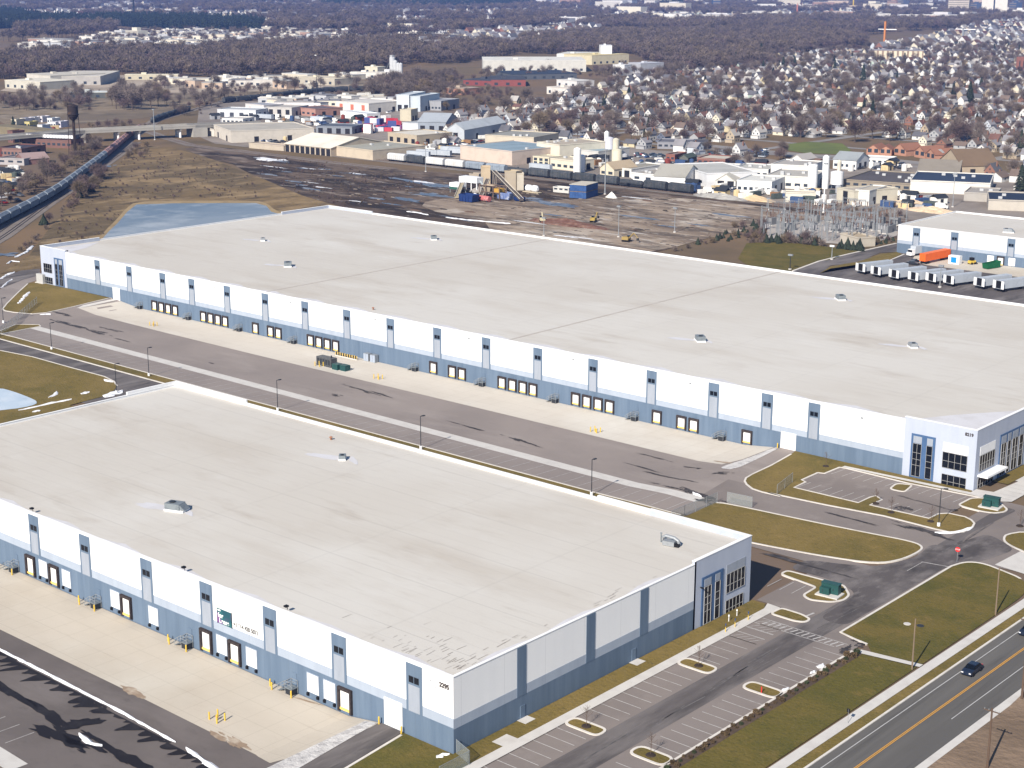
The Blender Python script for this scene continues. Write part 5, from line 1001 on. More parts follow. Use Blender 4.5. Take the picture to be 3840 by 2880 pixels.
for i, (l, r_, lb) in enumerate((((850, 505), (960, 512), 'orange brick terrace block with three gables, leftmost of the row'), ((962, 512), (1065, 516), 'orange brick terrace block second from the left'), ((1080, 505), (1190, 520), 'narrow orange brick terrace block in the middle of the row'), ((1262, 525), (1355, 540), 'orange brick terrace block right of the gap'), ((1365, 545), (1440, 560), 'orange brick terrace block at the right end, next to a white house'))):
    bp('terrace_house', lb, 'terrace', 'B4', l, r_, 14, 4.6, 'd08a62', '946a58', kind='gable_y', wins=2, rows=2, group='orange brick terraces')
bp('house', 'white steep-gabled house at the end of the orange brick terraces', 'house', 'B4', (1440, 550), (1505, 556), 14, 6, 'f2f0ec', 'a8a8a6', kind='gable_y', wins=2, rows=2)
bp('restaurant', 'white low building with red trim in front of the orange terraces', 'shop', 'B4', (790, 585), (1040, 600), 16, 4, 'f4f2ee', 'e8e6e2', wins=5)
bp('house', 'large white house with grey roof behind the silo', 'house', 'B4', (560, 625), (760, 640), 18, 7, 'eeeeee', '9aa0a4', kind='gable_x', wins=4)
bp('house', 'white house beside the brown-fronted shop', 'house', 'B4', (195, 610), (300, 620), 14, 6, 'e8e6e2', 'b0aca8', kind='gable_y', wins=2)
bp('shop', 'small brown-fronted shop between white houses', 'shop', 'B4', (305, 622), (430, 628), 12, 5, '8a5a40', '8c7c6e', wins=2)
# blue container building and silos
bb = mat('site_blue', (.03, .07, .19), [((.045, .10, .25), .5, .45, .7)], .6)
A, B = at('B3', 497, 882), at('B3', 640, 892); t = thing('site_office', 'blue stacked container office in the gravel yard', 'container', A, math.atan2(B.y - A.y, B.x - A.x)); L = (B - A).length
for j in (0, 1):
    b = MB(); b.box(0, L, 0, 14, .2 + j * 3.4, 3.2 + j * 3.4); pt = b.part('container', bb, t, local=True); b = MB(); [b.box(x * L / 6, x * L / 6 + .12, -.08, 0, .3 + j * 3.4, 3.1 + j * 3.4) for x in range(1, 6)]; b.part('rib', bb, pt, local=True)
b = MB(); b.box(-.2, L + .2, -.2, 14.2, 6.6, 6.8); b.part('roof', rm('c9c2b4'), t, local=True); b = MB(); b.box(.1, L - .1, .2, 13.8, 3.2, 3.6); b.part('deck', wood, t, local=True)
bp('site_cabin', 'long white cabin beside the blue container office', 'container', 'B3', (355, 830), (490, 842), 4, 3, 'dcdad4', 'cfccc4', wins=3)
def silo(tt, x, y, H, R, lb, m=coping, cone=True, name='silo', cat='silo', legs=False):
    p = at(tt, x, y); t = thing(name, lb, cat, p); b = MB(); b.lathe(0, 0, [(R, 0 if not legs else H * .25), (R, H * .94)], 16); b.part('tank', m, t, local=True); b = MB(); b.lathe(0, 0, [(R * 1.02, H * .94), (R * .35 if cone else R * .9, H), (.05, H)], 16); b.part('cap', m, t, local=True)
    b = MB(); b.bar((R + .2, 0, 0), (R + .2, 0, H), .07); b.bar((R + .2, .5, 0), (R + .2, .5, H), .07); [b.bar((R + .2, 0, z), (R + .2, .5, z), .05) for z in np.arange(1, H, 1.6)]; b.part('ladder', steel, t, local=True)
    if legs: b = MB(); [b.bar((R * .8 * math.cos(q), R * .8 * math.sin(q), 0), (R * .8 * math.cos(q), R * .8 * math.sin(q), H * .3), .15) for q in (0.8, 2.3, 3.9, 5.5)]; b.part('leg', steel, t, local=True)
    return t
silo('B3', 562, 668, 14, 2.0, 'tall white silo standing among the cream plant buildings by the train'); silo('B3', 605, 655, 9.5, 1.9, 'shorter white silo beside the tall one'); silo('B3', 840, 545, 13, 2.6, 'lilac-white ribbed tower silo in the plant', wm('dcdcec')); silo('B3', 815, 520, 15, 1.4, 'white slim tower left of the ribbed silo'); silo('B3', 905, 610, 10, 3.0, 'cream fat silo with a cone top', wm('f0e4c0')); silo('B3', 895, 565, 13.5, 1.9, 'cream slim silo behind the fat cone-topped silo', wm('eadfbe'))
silo('B4', 490, 800, 17, 1.7, 'tallest white silo with a dark top near the right of the industrial row'); silo('B4', 380, 815, 13, 2.4, 'broad white tank left of the tallest silo', cone=False); silo('B4', 605, 790, 14, 1.0, 'slim cream flue tower right of the tallest silo', wm('e9dfc6')); silo('B4', 590, 800, 9, 3.2, 'white dust collector cone at the foot of the cream flue', legs=True)
for tt, x, y, yt, lb in (('B4', 478, 1010, 590, 'tall thin white mast by the substation'), ('B4', 1595, 960, 680, 'tall thin grey mast left of the third warehouse roof'), ('B2', 1467, 655, 410, 'grey mast on the railway side of the muddy yard'), ('B3', 803, 850, 470, 'grey mast beside the blue container office'), ('B3', 920, 1220, 960, 'thin pole in the gravel yard nearest the roof edge'), ('B3', 275, 1210, 1060, 'thin pole left in the gravel yard'), ('B3', 1405, 1180, 975, 'thin pole right of middle in the gravel yard'), ('A2', 525, 825, 480, 'tall floodlight mast by the curved dark train'), ('B1', 1338, 380, 120, 'thin pole at the end of the bridge'), ('B4', 145, 985, 880, 'short pole at the rail line near the cream cabins'), ('B4', 2, 985, 905, 'short pole at the rail line left of the cabins'), ('U', 598, 855, 660, 'dark light pole in the lawn behind the far roof'), ('U', 1175, 715, 560, 'brown light pole with pale head on the kerb of the access road'), ('E6', 1075, 1090, 830, 'light pole between the parked trailers')):
    p = at(tt, x, y); H = max(5, top_z(p, tt, x, yt)); t = thing('mast', lb, 'mast', p); b = MB(); b.lathe(0, 0, [(.35 if H > 17 else .2, 0), (.18 if H > 17 else .12, H)], 8); b.part('pole', coping if 'white' in lb else (greyb if 'dark' not in lb else dsteel), t, local=True); b = MB(); b.box(-.9, .9, -.4, .4, H, H + .6); b.part('head', coping if 'flood' in lb or 'pale' in lb else greyb, t, local=True); b = MB(); b.lathe(0, 0, [(.6, 0), (.6, .5)], 10); b.part('footing', conc2, t, local=True)

# ------------------------------------------------------------------ freight trains
def hopper(body, tank=False):
    t = thing('freight_car', 'freight car', 'freight car', (0, 0, 0), 0, 'hopper cars of the curved freight train')
    b = MB(); L = 14.4
    if tank:
        n = 14; b.rings([[(x, 1.45 * r_ * math.cos(2 * PI * i / n), 2.5 + 1.45 * r_ * math.sin(2 * PI * i / n)) for i in range(n)] for x, r_ in ((-L / 2, .3), (-L / 2 + .5, .9), (-L / 2 + 1, 1), (L / 2 - 1, 1), (L / 2 - .5, .9), (L / 2, .3))]); b.part('tank', body, t, local=True); b = MB(); b.lathe(0, 0, [(.5, 3.8), (.5, 4.4)], 10); b.part('dome', body, t, local=True)
    else:
        pr = [(-1.5, 1.3), (-1.58, 2.2), (-1.5, 4.0), (-.7, 4.65), (.7, 4.65), (1.5, 4.0), (1.58, 2.2), (1.5, 1.3)]
        b.rings([[(x, y, z) for y, z in pr] for x in (-L / 2 + .4, L / 2 - .4)]); b.part('body', body, t, local=True)
        b = MB(); [b.box(x - .06, x + .06, -1.66, 1.66, 1.3, 4.1) for x in np.linspace(-L / 2 + .5, L / 2 - .5, 9)]; b.part('rib', body, t, local=True)
        b = MB(); b.box(-L / 2 + .8, L / 2 - .8, -.45, .45, 4.65, 4.85); b.part('hatch', body, t, local=True)
    b = MB(); b.box(-L / 2, L / 2, -1.2, 1.2, .95, 1.28); b.part('underframe', dsteel, t, local=True)
    for x in (-L / 2 + 2, L / 2 - 2):
        b = MB(); b.box(x - 1.2, x + 1.2, -1.0, 1.0, .45, .9)
        b = b.part('bogie', black, t, local=True)
        for dx in (-.8, .8):
            w_ = MB(); n = 10; w_.rings([[(x + dx + .45 * math.cos(2 * PI * i / n), e, .70 + .45 * math.sin(2 * PI * i / n)) for i in range(n)] for e in (-.82, .82)]); w_.part('wheelset', dsteel, b, local=True)
    return t
hm1 = mat('hopper_grey', (.21, .245, .29), [((.14, .165, .20), .5, .45, .7, 5)], .6, var=.12); hm2 = mat('hopper_rust', (.30, .17, .16), [((.42, .30, .30), .6, .45, .7, 5)], .7, var=.15); hm3 = mat('tank_black', (.045, .052, .06), [((.08, .08, .085), .5, .45, .7, 5)], .5, var=.2); hm4 = mat('hopper_white', (.48, .49, .50), [((.45, .44, .42), .4, .5, .75, 5)], .6, var=.08)
HP = {'g': hopper(hm1), 'r': hopper(hm2), 'b': hopper(hm3), 'w': hopper(hm4), 't': hopper(hm3, True)}
first = set()
def put_car(kd, p, rz, lb, grp):
    o = HP[kd]
    if kd not in first: first.add(kd); o.location = (p.x, p.y, .0); o.rotation_euler = (0, 0, rz); o['label'] = lb; o['group'] = grp
    else: dup(o, (p.x, p.y, 0), rz, lb, grp)
sm_t = smooth([(p.x, p.y) for p in trk], 3, False); cum = [0]
for a, c in zip(sm_t, sm_t[1:]): cum.append(cum[-1] + (c - a).length)
def along(d):
    for i in range(len(sm_t) - 1):
        if cum[i + 1] >= d: k = (d - cum[i]) / (cum[i + 1] - cum[i]); return sm_t[i].lerp(sm_t[i + 1], k), math.atan2((sm_t[i + 1] - sm_t[i]).y, (sm_t[i + 1] - sm_t[i]).x)
    return None, 0
d0 = min(range(len(sm_t)), key=lambda i: (sm_t[i] - at('B1', 0, 1115).xy).length); d = cum[d0] - 30; i = 0
dA = cum[min(range(len(sm_t)), key=lambda j: (sm_t[j] - at('B1', 925, 530).xy).length)]; dB = cum[min(range(len(sm_t)), key=lambda j: (sm_t[j] - at('B1', 1150, 330).xy).length)]
dC = cum[min(range(len(sm_t)), key=lambda j: (sm_t[j] - at('B1', 1290, 225).xy).length)]; dD = cum[min(range(len(sm_t)), key=lambda j: (sm_t[j] - at('B1', 1600, 138).xy).length)]; dE = cum[min(range(len(sm_t)), key=lambda j: (sm_t[j] - at('B1', 1870, 65).xy).length)]
while d < cum[-1] - 10:
    p, rz = along(d)
    if p is None: break
    if d < dA: put_car('g', p, rz, 'pale grey hopper car in the freight train curving along the left edge', 'hopper cars of the curved freight train')
    elif d < dB + 18: put_car('r', p, rz, 'rust-pink hopper car of the train just before the road bridge', 'rust-pink hopper cars at the bridge')
    elif dC < d < dD: put_car('t', p, rz, 'black tank car on the curve beyond the road bridge', 'black tank cars beyond the bridge')
    elif d > dE: put_car('b', p, rz, 'dark hopper car in the far line of cars behind the truck lots', 'dark hopper cars far behind the bridge')
    d += 15.3
xs = np.arange(-172, 34, 15.4); kinds = 'wbwwggtbbbbtbb'
for j, x in enumerate(xs):
    kd = kinds[j % len(kinds)]; lb = {'w': 'white covered hopper car in the train behind the muddy yard', 'b': 'black hopper car in the train behind the gravel yard', 'g': 'grey hopper car in the train behind the crushing plant', 't': 'black tank car in the train behind the gravel yard'}[kd]
    put_car(kd, Vector((x, 345 if x < 0 else 345 - (x / 100) ** 2 * 3, 0)), 0.0 if x < 0 else -.03, lb, lb.split(' in ')[0] + 's of the middle train')

# ------------------------------------------------------------------ road bridge, water tower, brick works
bd = mat('bridge_concrete', (.36, .345, .315), [((.27, .255, .235), .08, .45, .7, 6)], .9)
dz = 7.2; P0, P1, P2, P3 = at('B1', -60, 360, dz), at('B1', 700, 300, dz), at('B1', 1650, 255, dz), at('B1', 2300, 232, 5)
t = thing('road_bridge', 'concrete road bridge carrying the road over the railway at left', 'bridge', P1)
b = MB(); path = [P0, P1, P2, P3]
R = []
for i, p in enumerate(path):
    a, c = path[max(i - 1, 0)], path[min(i + 1, 3)]; dd = (c - a).xy.normalized(); q = Vector((-dd.y, dd.x)) * 6.5; z = p.z; R.append([(p.x - q.x, p.y - q.y, z - 1.3), (p.x + q.x, p.y + q.y, z - 1.3), (p.x + q.x, p.y + q.y, z), (p.x - q.x, p.y - q.y, z)])
b.rings(R); b.part('deck', bd, t); b = MB(); R2 = []
for s in (-1, 1):
    b = MB(); RR = []
    for i, p in enumerate(path):
        a, c = path[max(i - 1, 0)], path[min(i + 1, 3)]; dd = (c - a).xy.normalized(); n = Vector((-dd.y, dd.x)) * s; o1, o2 = n * 6.1, n * 6.6; RR.append([(p.x + o1.x, p.y + o1.y, p.z), (p.x + o2.x, p.y + o2.y, p.z), (p.x + o2.x, p.y + o2.y, p.z + .95), (p.x + o1.x, p.y + o1.y, p.z + .95)])
    b.rings(RR); b.part('parapet', bd, t)
dirb = (P2 - P1).xy.normalized(); nb = Vector((-dirb.y, dirb.x))
for x, y in ((995, 378), (1185, 372), (1465, 335)):
    p = at('B1', x, y).xy
    k = (p - P1.xy).dot(dirb); p = P1.xy + dirb * k
    for s in (-4, 0, 4): b = MB(); b.lathe(p.x + nb.x * s, p.y + nb.y * s, [(.8, 0), (.8, 5.0)], 10); b.part('pier', coping, t)
    b = MB(); b.obox(p, nb, 6, .8, 4.9, 5.9); b.part('pier_cap', bd, t)
for p, w_ in ((P1, 26), (P2, 8)):
    b = MB(); c = p.xy + dirb * (-w_ / 2 if p is P1 else w_ / 2); b.obox(c, dirb, w_ / 2 + 1, 6.6, 0, p.z - 1.3); b.part('abutment', bd, t)
b = MB(); a, c = at('W', 0, 640).xy, P1.xy; b.obox((a + c) / 2, c - a, (c - a).length / 2, 7, 0, 5.7); b.part('embankment_wall', mat('embank', (.2, .17, .11), [((.14, .12, .08), .1, .4, .7, 6)]), t)
for x in np.linspace(0, 1, 7): 
    pass
wt_ = at('W', 1310, 1075); H = top_z(wt_, 'W', 1295, 130); t = thing('water_tower', 'rusty old water tower on four legs above the brick works', 'water tower', wt_)
rust = mat('tower_rust', (.03, .022, .02), [((.11, .065, .04), .35, .55, .75, 5), ((.03, .025, .025), .6, .5, .8, 5)], .8)
b = MB(); b.lathe(0, 0, [(.5, H * .68), (1.9, H * .72), (2.9, H * .765), (3.1, H * .80), (3.1, H * .95)], 20); b.part('tank', rust, t, local=True); b = MB(); b.lathe(0, 0, [(3.3, H * .95), (1.2, H * .99), (.1, H)], 20); b.part('roof', rust, t, local=True); b = MB(); b.lathe(0, 0, [(.45, 0), (.45, H * .7)], 8); b.part('riser', rust, t, local=True)
for q in range(4):
    a_ = PI / 4 + q * PI / 2; b = MB(); b.bar((3.9 * math.cos(a_), 3.9 * math.sin(a_), 0), (2.9 * math.cos(a_), 2.9 * math.sin(a_), H * .8), .22); b.part('leg', rust, t, local=True)
b = MB()
for z in (.25, .5, .72):
    rr_ = lerp(3.9, 2.9, z / .8); pts = [(rr_ * math.cos(PI / 4 + q * PI / 2), rr_ * math.sin(PI / 4 + q * PI / 2), H * z) for q in range(4)]; [b.bar(pts[q], pts[(q + 1) % 4], .1) for q in range(4)]
b.part('brace', rust, t, local=True); b = MB(); b.lathe(0, 0, [(3.5, H * .795), (3.5, H * .805)], 20); b.part('walkway', rust, t, local=True)
br_, brd = '8c5c50', '7d4034'
t = bp('brick_works', 'long brick factory hall with a white glazed roof strip below the water tower', 'factory', 'W', (380, 870), (1235, 905), 14, 5.0, br_, '79747c', wins=10, group=None)
b = MB(); L = (at('W', 1235, 905) - at('W', 380, 870)).length; b.box(.5, L - .5, 4, 10, 5.2, 7.6); mo = b.part('monitor_roof', rm('6d6a70'), t, local=True); b = MB(); [b.box(.7 + i * (L - 1.4) / 16, .7 + (i + .85) * (L - 1.4) / 16, 3.9, 3.98, 5.6, 7.5) for i in range(16)]; b.part('glazing', coping, mo, local=True)
bp('brick_works', 'square red brick tower block at the left end of the glazed hall', 'factory', 'W', (140, 800), (230, 810), 9, 8, br_, '4f4a4c', wins=2)
bp('brick_works', 'low brick building with white square windows and dark roof at the left frame edge', 'factory', 'W', (-60, 1040), (380, 1060), 24, 5.2, '9c6e60', '4a4650', wins=7, side=True, vents=2)
bp('brick_works', 'red brick wing with three white windows right of the low brick building', 'factory', 'W', (385, 1055), (720, 985), 15, 5.0, '7c3328', '4c4850', wins=3)
bp('brick_works', 'dark-roofed brick row with white doors behind the glazed hall', 'factory', 'W', (330, 700), (1270, 745), 9, 4, '6c4a44', '3e4048', wins=8)
bp('brick_works', 'grey and pink flat sheds nearest the train at left', 'factory', 'W', (-40, 1180), (420, 1200), 18, 3.6, 'b9b1b1', '87807f', wins=3)
bp('brick_works', 'red ruined shed corner under the water tower', 'factory', 'W', (1215, 890), (1400, 870), 9, 6, '7c4a44', '5b3a38', doors=2)
bp('brick_works', 'pinkish brick shed with sloping roof right of the grey sheds', 'factory', 'W', (420, 1190), (850, 1160), 14, 3.4, '9a6a62', 'a58f8c', kind='gable_x')
for i, (x, y, hcol) in enumerate(((240, 500, 'e6d6b0'), (400, 480, 'e9e2ee'), (560, 460, 'eee8e8'), (690, 450, 'ece4ec'), (470, 545, 'e2cf58'), (690, 600, 'ececf0'), (860, 480, 'f0f2f4'), (920, 545, 'e6e8f0'), (1010, 540, 'dcd8ec'))):
    bp('storage_shed', {'e2cf58': 'yellow storage shed beyond the brick works'}.get(hcol, 'white storage shed beyond the brick works'), 'shed', 'W', (x - 40, y), (x + 45, y + 4), 9, 4, hcol, 'c9c9cc', wins=2, group='storage sheds beyond the brick works', side=False)
# ------------------------------------------------------------------ crushing plant and yard machines
tan = wm('cdb48c'); wp = coping
def vpos(x, y): return at('V', x, y)
bld('stone_block', 'tall tan concrete hopper block at the heart of the crushing plant', 'hopper', vpos(905, 480), vpos(1100, 480), 5, 10.5, 'd8bb8c', 'cfb48c', side=False, doors=0)
bld('stone_block', 'dark-sided concrete hopper block right of the tallest one', 'hopper', vpos(1110, 470), vpos(1230, 470), 5, 7.5, '8a7c70', 'd9c29a', side=False)
bld('stone_block', 'tan concrete block behind the conveyor', 'hopper', vpos(1395, 500), vpos(1630, 520), 6, 9, 'bba98c', 'e0cda4', side=False)
bld('stone_block', 'grey-white slab block at the right of the crushing plant', 'hopper', vpos(1650, 520), vpos(1790, 520), 5, 8.0, 'd8cbb2', 'e6d6b4', side=False)
bld('stone_block', 'low tan block left behind the white screen house', 'hopper', vpos(660, 330), vpos(860, 340), 5, 3.5, 'b7a68e', 'c4b49a', side=False)
t = thing('screening_plant', 'white legged screening machine at the left of the crushing plant', 'machine', vpos(450, 520)); b = MB(); b.box(0, 12, 0, 5, 4.5, 7.2); b.part('screen_house', wp, t, local=True); b = MB(); [b.bar((x, y, 0), (x, y, 4.5), .3) for x in (.3, 4, 8, 11.7) for y in (.3, 4.7)]; b.part('leg', wp, t, local=True); b = MB(); b.bar((12, 2.5, 5.5), (16, 2.5, 1.5), .6); b.part('chute', steel, t, local=True)
t = thing('screening_plant', 'white low screen with green sides at the left end of the crushing plant', 'machine', vpos(250, 560)); b = MB(); b.box(0, 7, 0, 5, 3, 5); b.part('screen_house', wp, t, local=True); b = MB(); b.box(.2, 6.8, -.1, 0, 1.8, 3); b.part('side_plate', mat('machine_green', (.03, .1, .08)), t, local=True); b = MB(); [b.bar((x, y, 0), (x, y, 3), .25) for x in (.3, 6.7) for y in (.3, 4.7)]; b.part('leg', steel, t, local=True)
def conveyor(a, c, z0, z1, lb, m=steel, w_=1.0):
    t = thing('conveyor', lb, 'conveyor', a); a, c = Vector((a.x, a.y, z0)), Vector((c.x, c.y, z1)); d = (c - a); n = Vector((-d.y, d.x, 0)).normalized() * w_
    b = MB(); b.add([a - n, a + n, c + n, c - n] + [p + Vector((0, 0, .5)) for p in (a - n, a + n, c + n, c - n)], [(3, 2, 1, 0), (4, 5, 6, 7), (0, 1, 5, 4), (1, 2, 6, 5), (2, 3, 7, 6), (3, 0, 4, 7)]); b.part('belt', m, t)
    b = MB(); b.bar(a - n + Vector((0, 0, 1)), c - n + Vector((0, 0, 1)), .15); b.bar(a + n + Vector((0, 0, 1)), c + n + Vector((0, 0, 1)), .15); b.part('handrail', wm('e3d8c0'), t)
    b = MB()
    for k_ in (.35, .7, .97): p = a.lerp(c, k_); b.bar(p, (p.x + n.x, p.y + n.y, 0), .2); b.bar(p, (p.x - n.x, p.y - n.y, 0), .2)
    b.part('trestle', dsteel, t)
conveyor(vpos(1750, 770), vpos(1170, 560), .8, 10, 'long inclined conveyor running up to the concrete hopper block', mat('belt_brown', (.10, .085, .075))); conveyor(vpos(400, 700), vpos(520, 590), .5, 5, 'short inclined conveyor at the left of the crushing plant', wm('b9a77c')); conveyor(vpos(900, 690), vpos(1050, 590), .5, 7, 'steep brown conveyor in the middle of the crushing plant', mat('belt_brown', (.10, .085, .075)))
t = thing('crusher', 'rust-brown crusher frame under the concrete hopper block', 'machine', vpos(870, 660)); b = MB(); [b.bar((x, y, 0), (x, y, 6), .3) for x in (0, 4, 9, 13) for y in (0, 5)]; [b.bar((0, y, z), (13, y, z), .25) for y in (0, 5) for z in (3, 6)]; b.part('frame', mat('crusher_rust', (.12, .08, .065), [((.2, .15, .12), .5, .4, .7)]), t, local=True); b = MB(); b.add([(1, .5, 6), (7, .5, 6), (5.5, 1.5, 3), (2.5, 1.5, 3), (1, 4.5, 6), (7, 4.5, 6), (5.5, 3.5, 3), (2.5, 3.5, 3)], [(0, 1, 2, 3), (7, 6, 5, 4), (0, 3, 7, 4), (1, 5, 6, 2), (3, 2, 6, 7)]); b.part('hopper', tan, t, local=True); b = MB(); b.box(8.5, 12.5, .5, 4.5, 3.2, 5); b.part('motor_house', mat('ochre_enamel', (.45, .26, .05)), t, local=True)
for x, y, lb, m_, s in ((460, 750, 'navy blue open bin at the front of the crushing plant', mat('navy_bin', (.015, .035, .13), [((.03, .05, .16), .6, .5, .8)], .5), 1.1), (1250, 700, 'blue-white machine under the long conveyor', mat('machine_blue', (.14, .19, .36), [((.5, .52, .56), .6, .5, .7)], .5), 1.0), (1600, 740, 'dark blue bin under the foot of the long conveyor', mat('navy_bin', (.015, .035, .13)), .6)):
    p = vpos(x, y); t = thing('skip_bin', lb, 'bin', p); b = MB(); q = 4 * s; b.add([(0, 0, .3), (q * 1.8, 0, .3), (q * 2, -.3, 3.4 * s), (-.4, -.3, 3.4 * s), (0, q, .3), (q * 1.8, q, .3), (q * 2, q + .3, 3.4 * s), (-.4, q + .3, 3.4 * s)], [(0, 1, 2, 3), (7, 6, 5, 4), (0, 3, 7, 4), (1, 5, 6, 2), (0, 4, 5, 1)]); b.part('body', m_, t, local=True); b = MB(); [b.box(k_ * q * .45, k_ * q * .45 + .2, -.35, -.1, .4, 3.2 * s) for k_ in range(4)]; b.part('rib', m_, t, local=True)
t = thing('fuel_tank', 'red and white striped tank at the front of the crushing plant', 'tank', vpos(860, 740)); b = MB(); n = 12; b.rings([[(x, 1.3 * math.cos(2 * PI * i / n), 1.6 + 1.3 * math.sin(2 * PI * i / n)) for i in range(n)] for x in (0, 7)]); b.part('tank', mat('faded_red', (.42, .13, .13), [((.6, .4, .4), .7, .5, .7)]), t, local=True); b = MB(); b.box(.8, 1.3, -.9, .9, 0, .8); b.box(5.5, 6, -.9, .9, 0, .8); b.part('cradle', dsteel, t, local=True); b = MB(); b.lathe(-2.5, 0, [(1.0, 0), (1.0, 3.2), (.3, 3.6)], 12); b.part('white_drum', wp, t, local=True)
t = thing('tank_trailer', 'white twin-dome tank on a low trailer right of the crushing plant', 'tank', vpos(1840, 560)); b = MB(); [b.rings([[(x, 1.7 * k_ * math.cos(2 * PI * i / n), 2.3 + 1.7 * k_ * math.sin(2 * PI * i / n)) for i in range(n)] for x, k_ in ((x0, .5), (x0 + .8, 1), (x0 + 3, 1), (x0 + 3.8, .5))]) for x0 in (0, 3.9)]; b.part('tank', wp, t, local=True); b = MB(); b.box(-1, 9, -1.5, 1.5, .3, .7); b.part('bed', wm('d9c49a'), t, local=True)
def excavator(loc, rz, lb, m_):
    t = thing('excavator', lb, 'excavator', loc, rz); t.scale = (.8, .8, .8)
    for s in (-1, 1): b = MB(); b.rings([[(x, s * 1.2 + e, z) for x, z in ((-2, .2), (-2.3, .6), (-1.9, 1), (1.9, 1), (2.3, .6), (2, .2))] for e in (-.35, .35)]); b.part('track', black, t, local=True)
    b = MB(); b.box(-2.2, 1.4, -1.4, 1.4, 1.1, 2.6); b.part('body', m_, t, local=True); b = MB(); b.box(.2, 1.7, .2, 1.35, 1.2, 3.3); b.part('cab', glass, t, local=True); b = MB(); b.bar((1.2, -.4, 1.8), (4.2, -.4, 4.9), .3); b.bar((4.2, -.4, 4.9), (6.4, -.4, 2.4), .22); b.part('boom', m_, t, local=True); b = MB(); b.box(5.9, 6.9, -.9, .1, 1.4, 2.4); b.part('bucket', dsteel, t, local=True)
excavator(at('B3', 705, 1090), 1.9, 'yellow excavator with raised boom in the gravel yard', mat('worn_yellow', (.36, .26, .07), [((.22, .17, .07), .8, .45, .7)])); excavator(at('B3', 990, 1260), .2, 'yellow and grey excavator close behind the far roof edge', mat('ochre', (.30, .22, .08))); excavator(at('B3', 262, 1090), 2.4, 'cream excavator standing left in the gravel yard', wm('e2d29a'))
for tt, x, y, L, lb, m_ in (('B3', 480, 1110, 46, 'long low heap of red crushed brick in the gravel yard', mat('brick_rubble', (.125, .065, .05), [((.2, .13, .10), .3, .45, .7, 6)])), ('B2', 1930, 830, 14, 'grey heap of crushed stone below the crushing plant', mat('stone_heap', (.26, .24, .225), [((.34, .32, .3), .2, .45, .7, 6)])), ('B4', 1250, 940, 30, 'pale tan debris heap left of the third warehouse', mat('pale_heap', (.52, .42, .30), [((.35, .26, .18), .2, .45, .7, 6)])), ('B4', 1420, 1000, 30, 'long pale timber stack beside the rail line', mat('timber_heap', (.56, .44, .31), [((.3, .2, .14), .3, .5, .7, 6)])), ('B3', 1800, 880, 34, 'grey rubble heap with red scraps by the white building', mat('grey_heap', (.34, .33, .31), [((.2, .19, .18), .25, .45, .7, 6)])), ('B3', 2100, 900, 24, 'tan sand heap at the rail side', mat('sand_heap', (.50, .38, .24))), ('B3', 860, 880, 7, 'white heap near the blue container office', mat('white_heap', (.6, .6, .58))), ('A1', 1790 * .43, 340, 20, 'far pale sand heap by the white depots', mat('sand_heap', (.50, .38, .24)))):
    p = at(tt, x, y); r = random.Random(int(x)); n1, n2 = 22, 7; b = MB(); R = []
    for j in range(n2):
        k_ = j / (n2 - 1); R.append([(p.x + L / 2 * (1 - k_) * (1 + r.uniform(-.12, .12)) * math.cos(2 * PI * i / n1), p.y + min(L * .25, 5) * (1 - k_ * .95) * (1 + r.uniform(-.2, .2)) * math.sin(2 * PI * i / n1), (2.4 if L > 20 else 2.8) * k_ ** .8 * (1 + r.uniform(-.15, .15))) for i in range(n1)])
    b.rings(R); b.top('rubble_heap', m_, lb, 'heap', 'rubble and gravel heaps', org=p)
blobs('puddle', [(('B2', 1500, 760), 22, 6, -.1), (('B2', 1520, 855), 13, 5, 0), (('B2', 1290, 895), 9, 3.5, -.2), (('B2', 1050, 885), 6, 1.6, 0), (('B2', 880, 912), 5, 1.0, 0), (('B2', 110, 680), 8, 2, 0), (('B2', 330, 740), 6, 1.8, 0), (('B2', 480, 805), 6, 1.6, 0), (('B2', 130, 555), 14, 3, 0), (('B2', 860, 675), 7, 1.6, 0), (('B2', 600, 632), 6, 1.2, 0), (('B2', 430, 628), 7, 1.2, 0), (('B2', 265, 655), 4, 1.4, 0), (('B2', 390, 770), 4, 2, 0), (('B3', 350, 930), 16, 5, -.15), (('B3', 1110, 1050), 12, 1.6, -.05), (('B3', 1640, 1118), 4.5, 1.4, 0), (('B3', 1850, 1030), 9, 2, 0), (('B3', 350, 1030), 5, 1.3, 0), (('B3', 1330, 1125), 6, 1, 0), (('B2', 1730, 1060), 12, .9, -.2), (('B2', 1160, 935), 6, 1.2, 0), (('B2', 700, 690), 4, 1, 0), (('B2', 1320, 785), 3, 1, 0), (('V', 1900, 690), 7, 3, 0), (('B1', 920, 610), 3, 5, .6), (('B1', 630, 810), 2, 4, .6), (('C1', 10, 265), 5, 3, .8)], puddle, .075, .4)
blobs('snow_patch', [(('B2', 130, 545), 12, 2.2, 0), (('B2', 460, 628), 6, .8, 0), (('B2', 870, 672), 6, 1, 0), (('B2', 480, 750), 6, .7, 0), (('B2', 160, 615), 9, .7, 0), (('B2', 1440, 745), 9, 2.2, -.1), (('B2', 870, 912), 4, .8, 0), (('B3', 150, 1095), 9, .7, 0), (('B3', 450, 1215), 6, 1, 0), (('B3', 1100, 885), 8, .8, 0), (('B2', 560, 790), 5, 1, 0), (('B3', 620, 1230), 6, .7, 0)], snow, .12, .45)
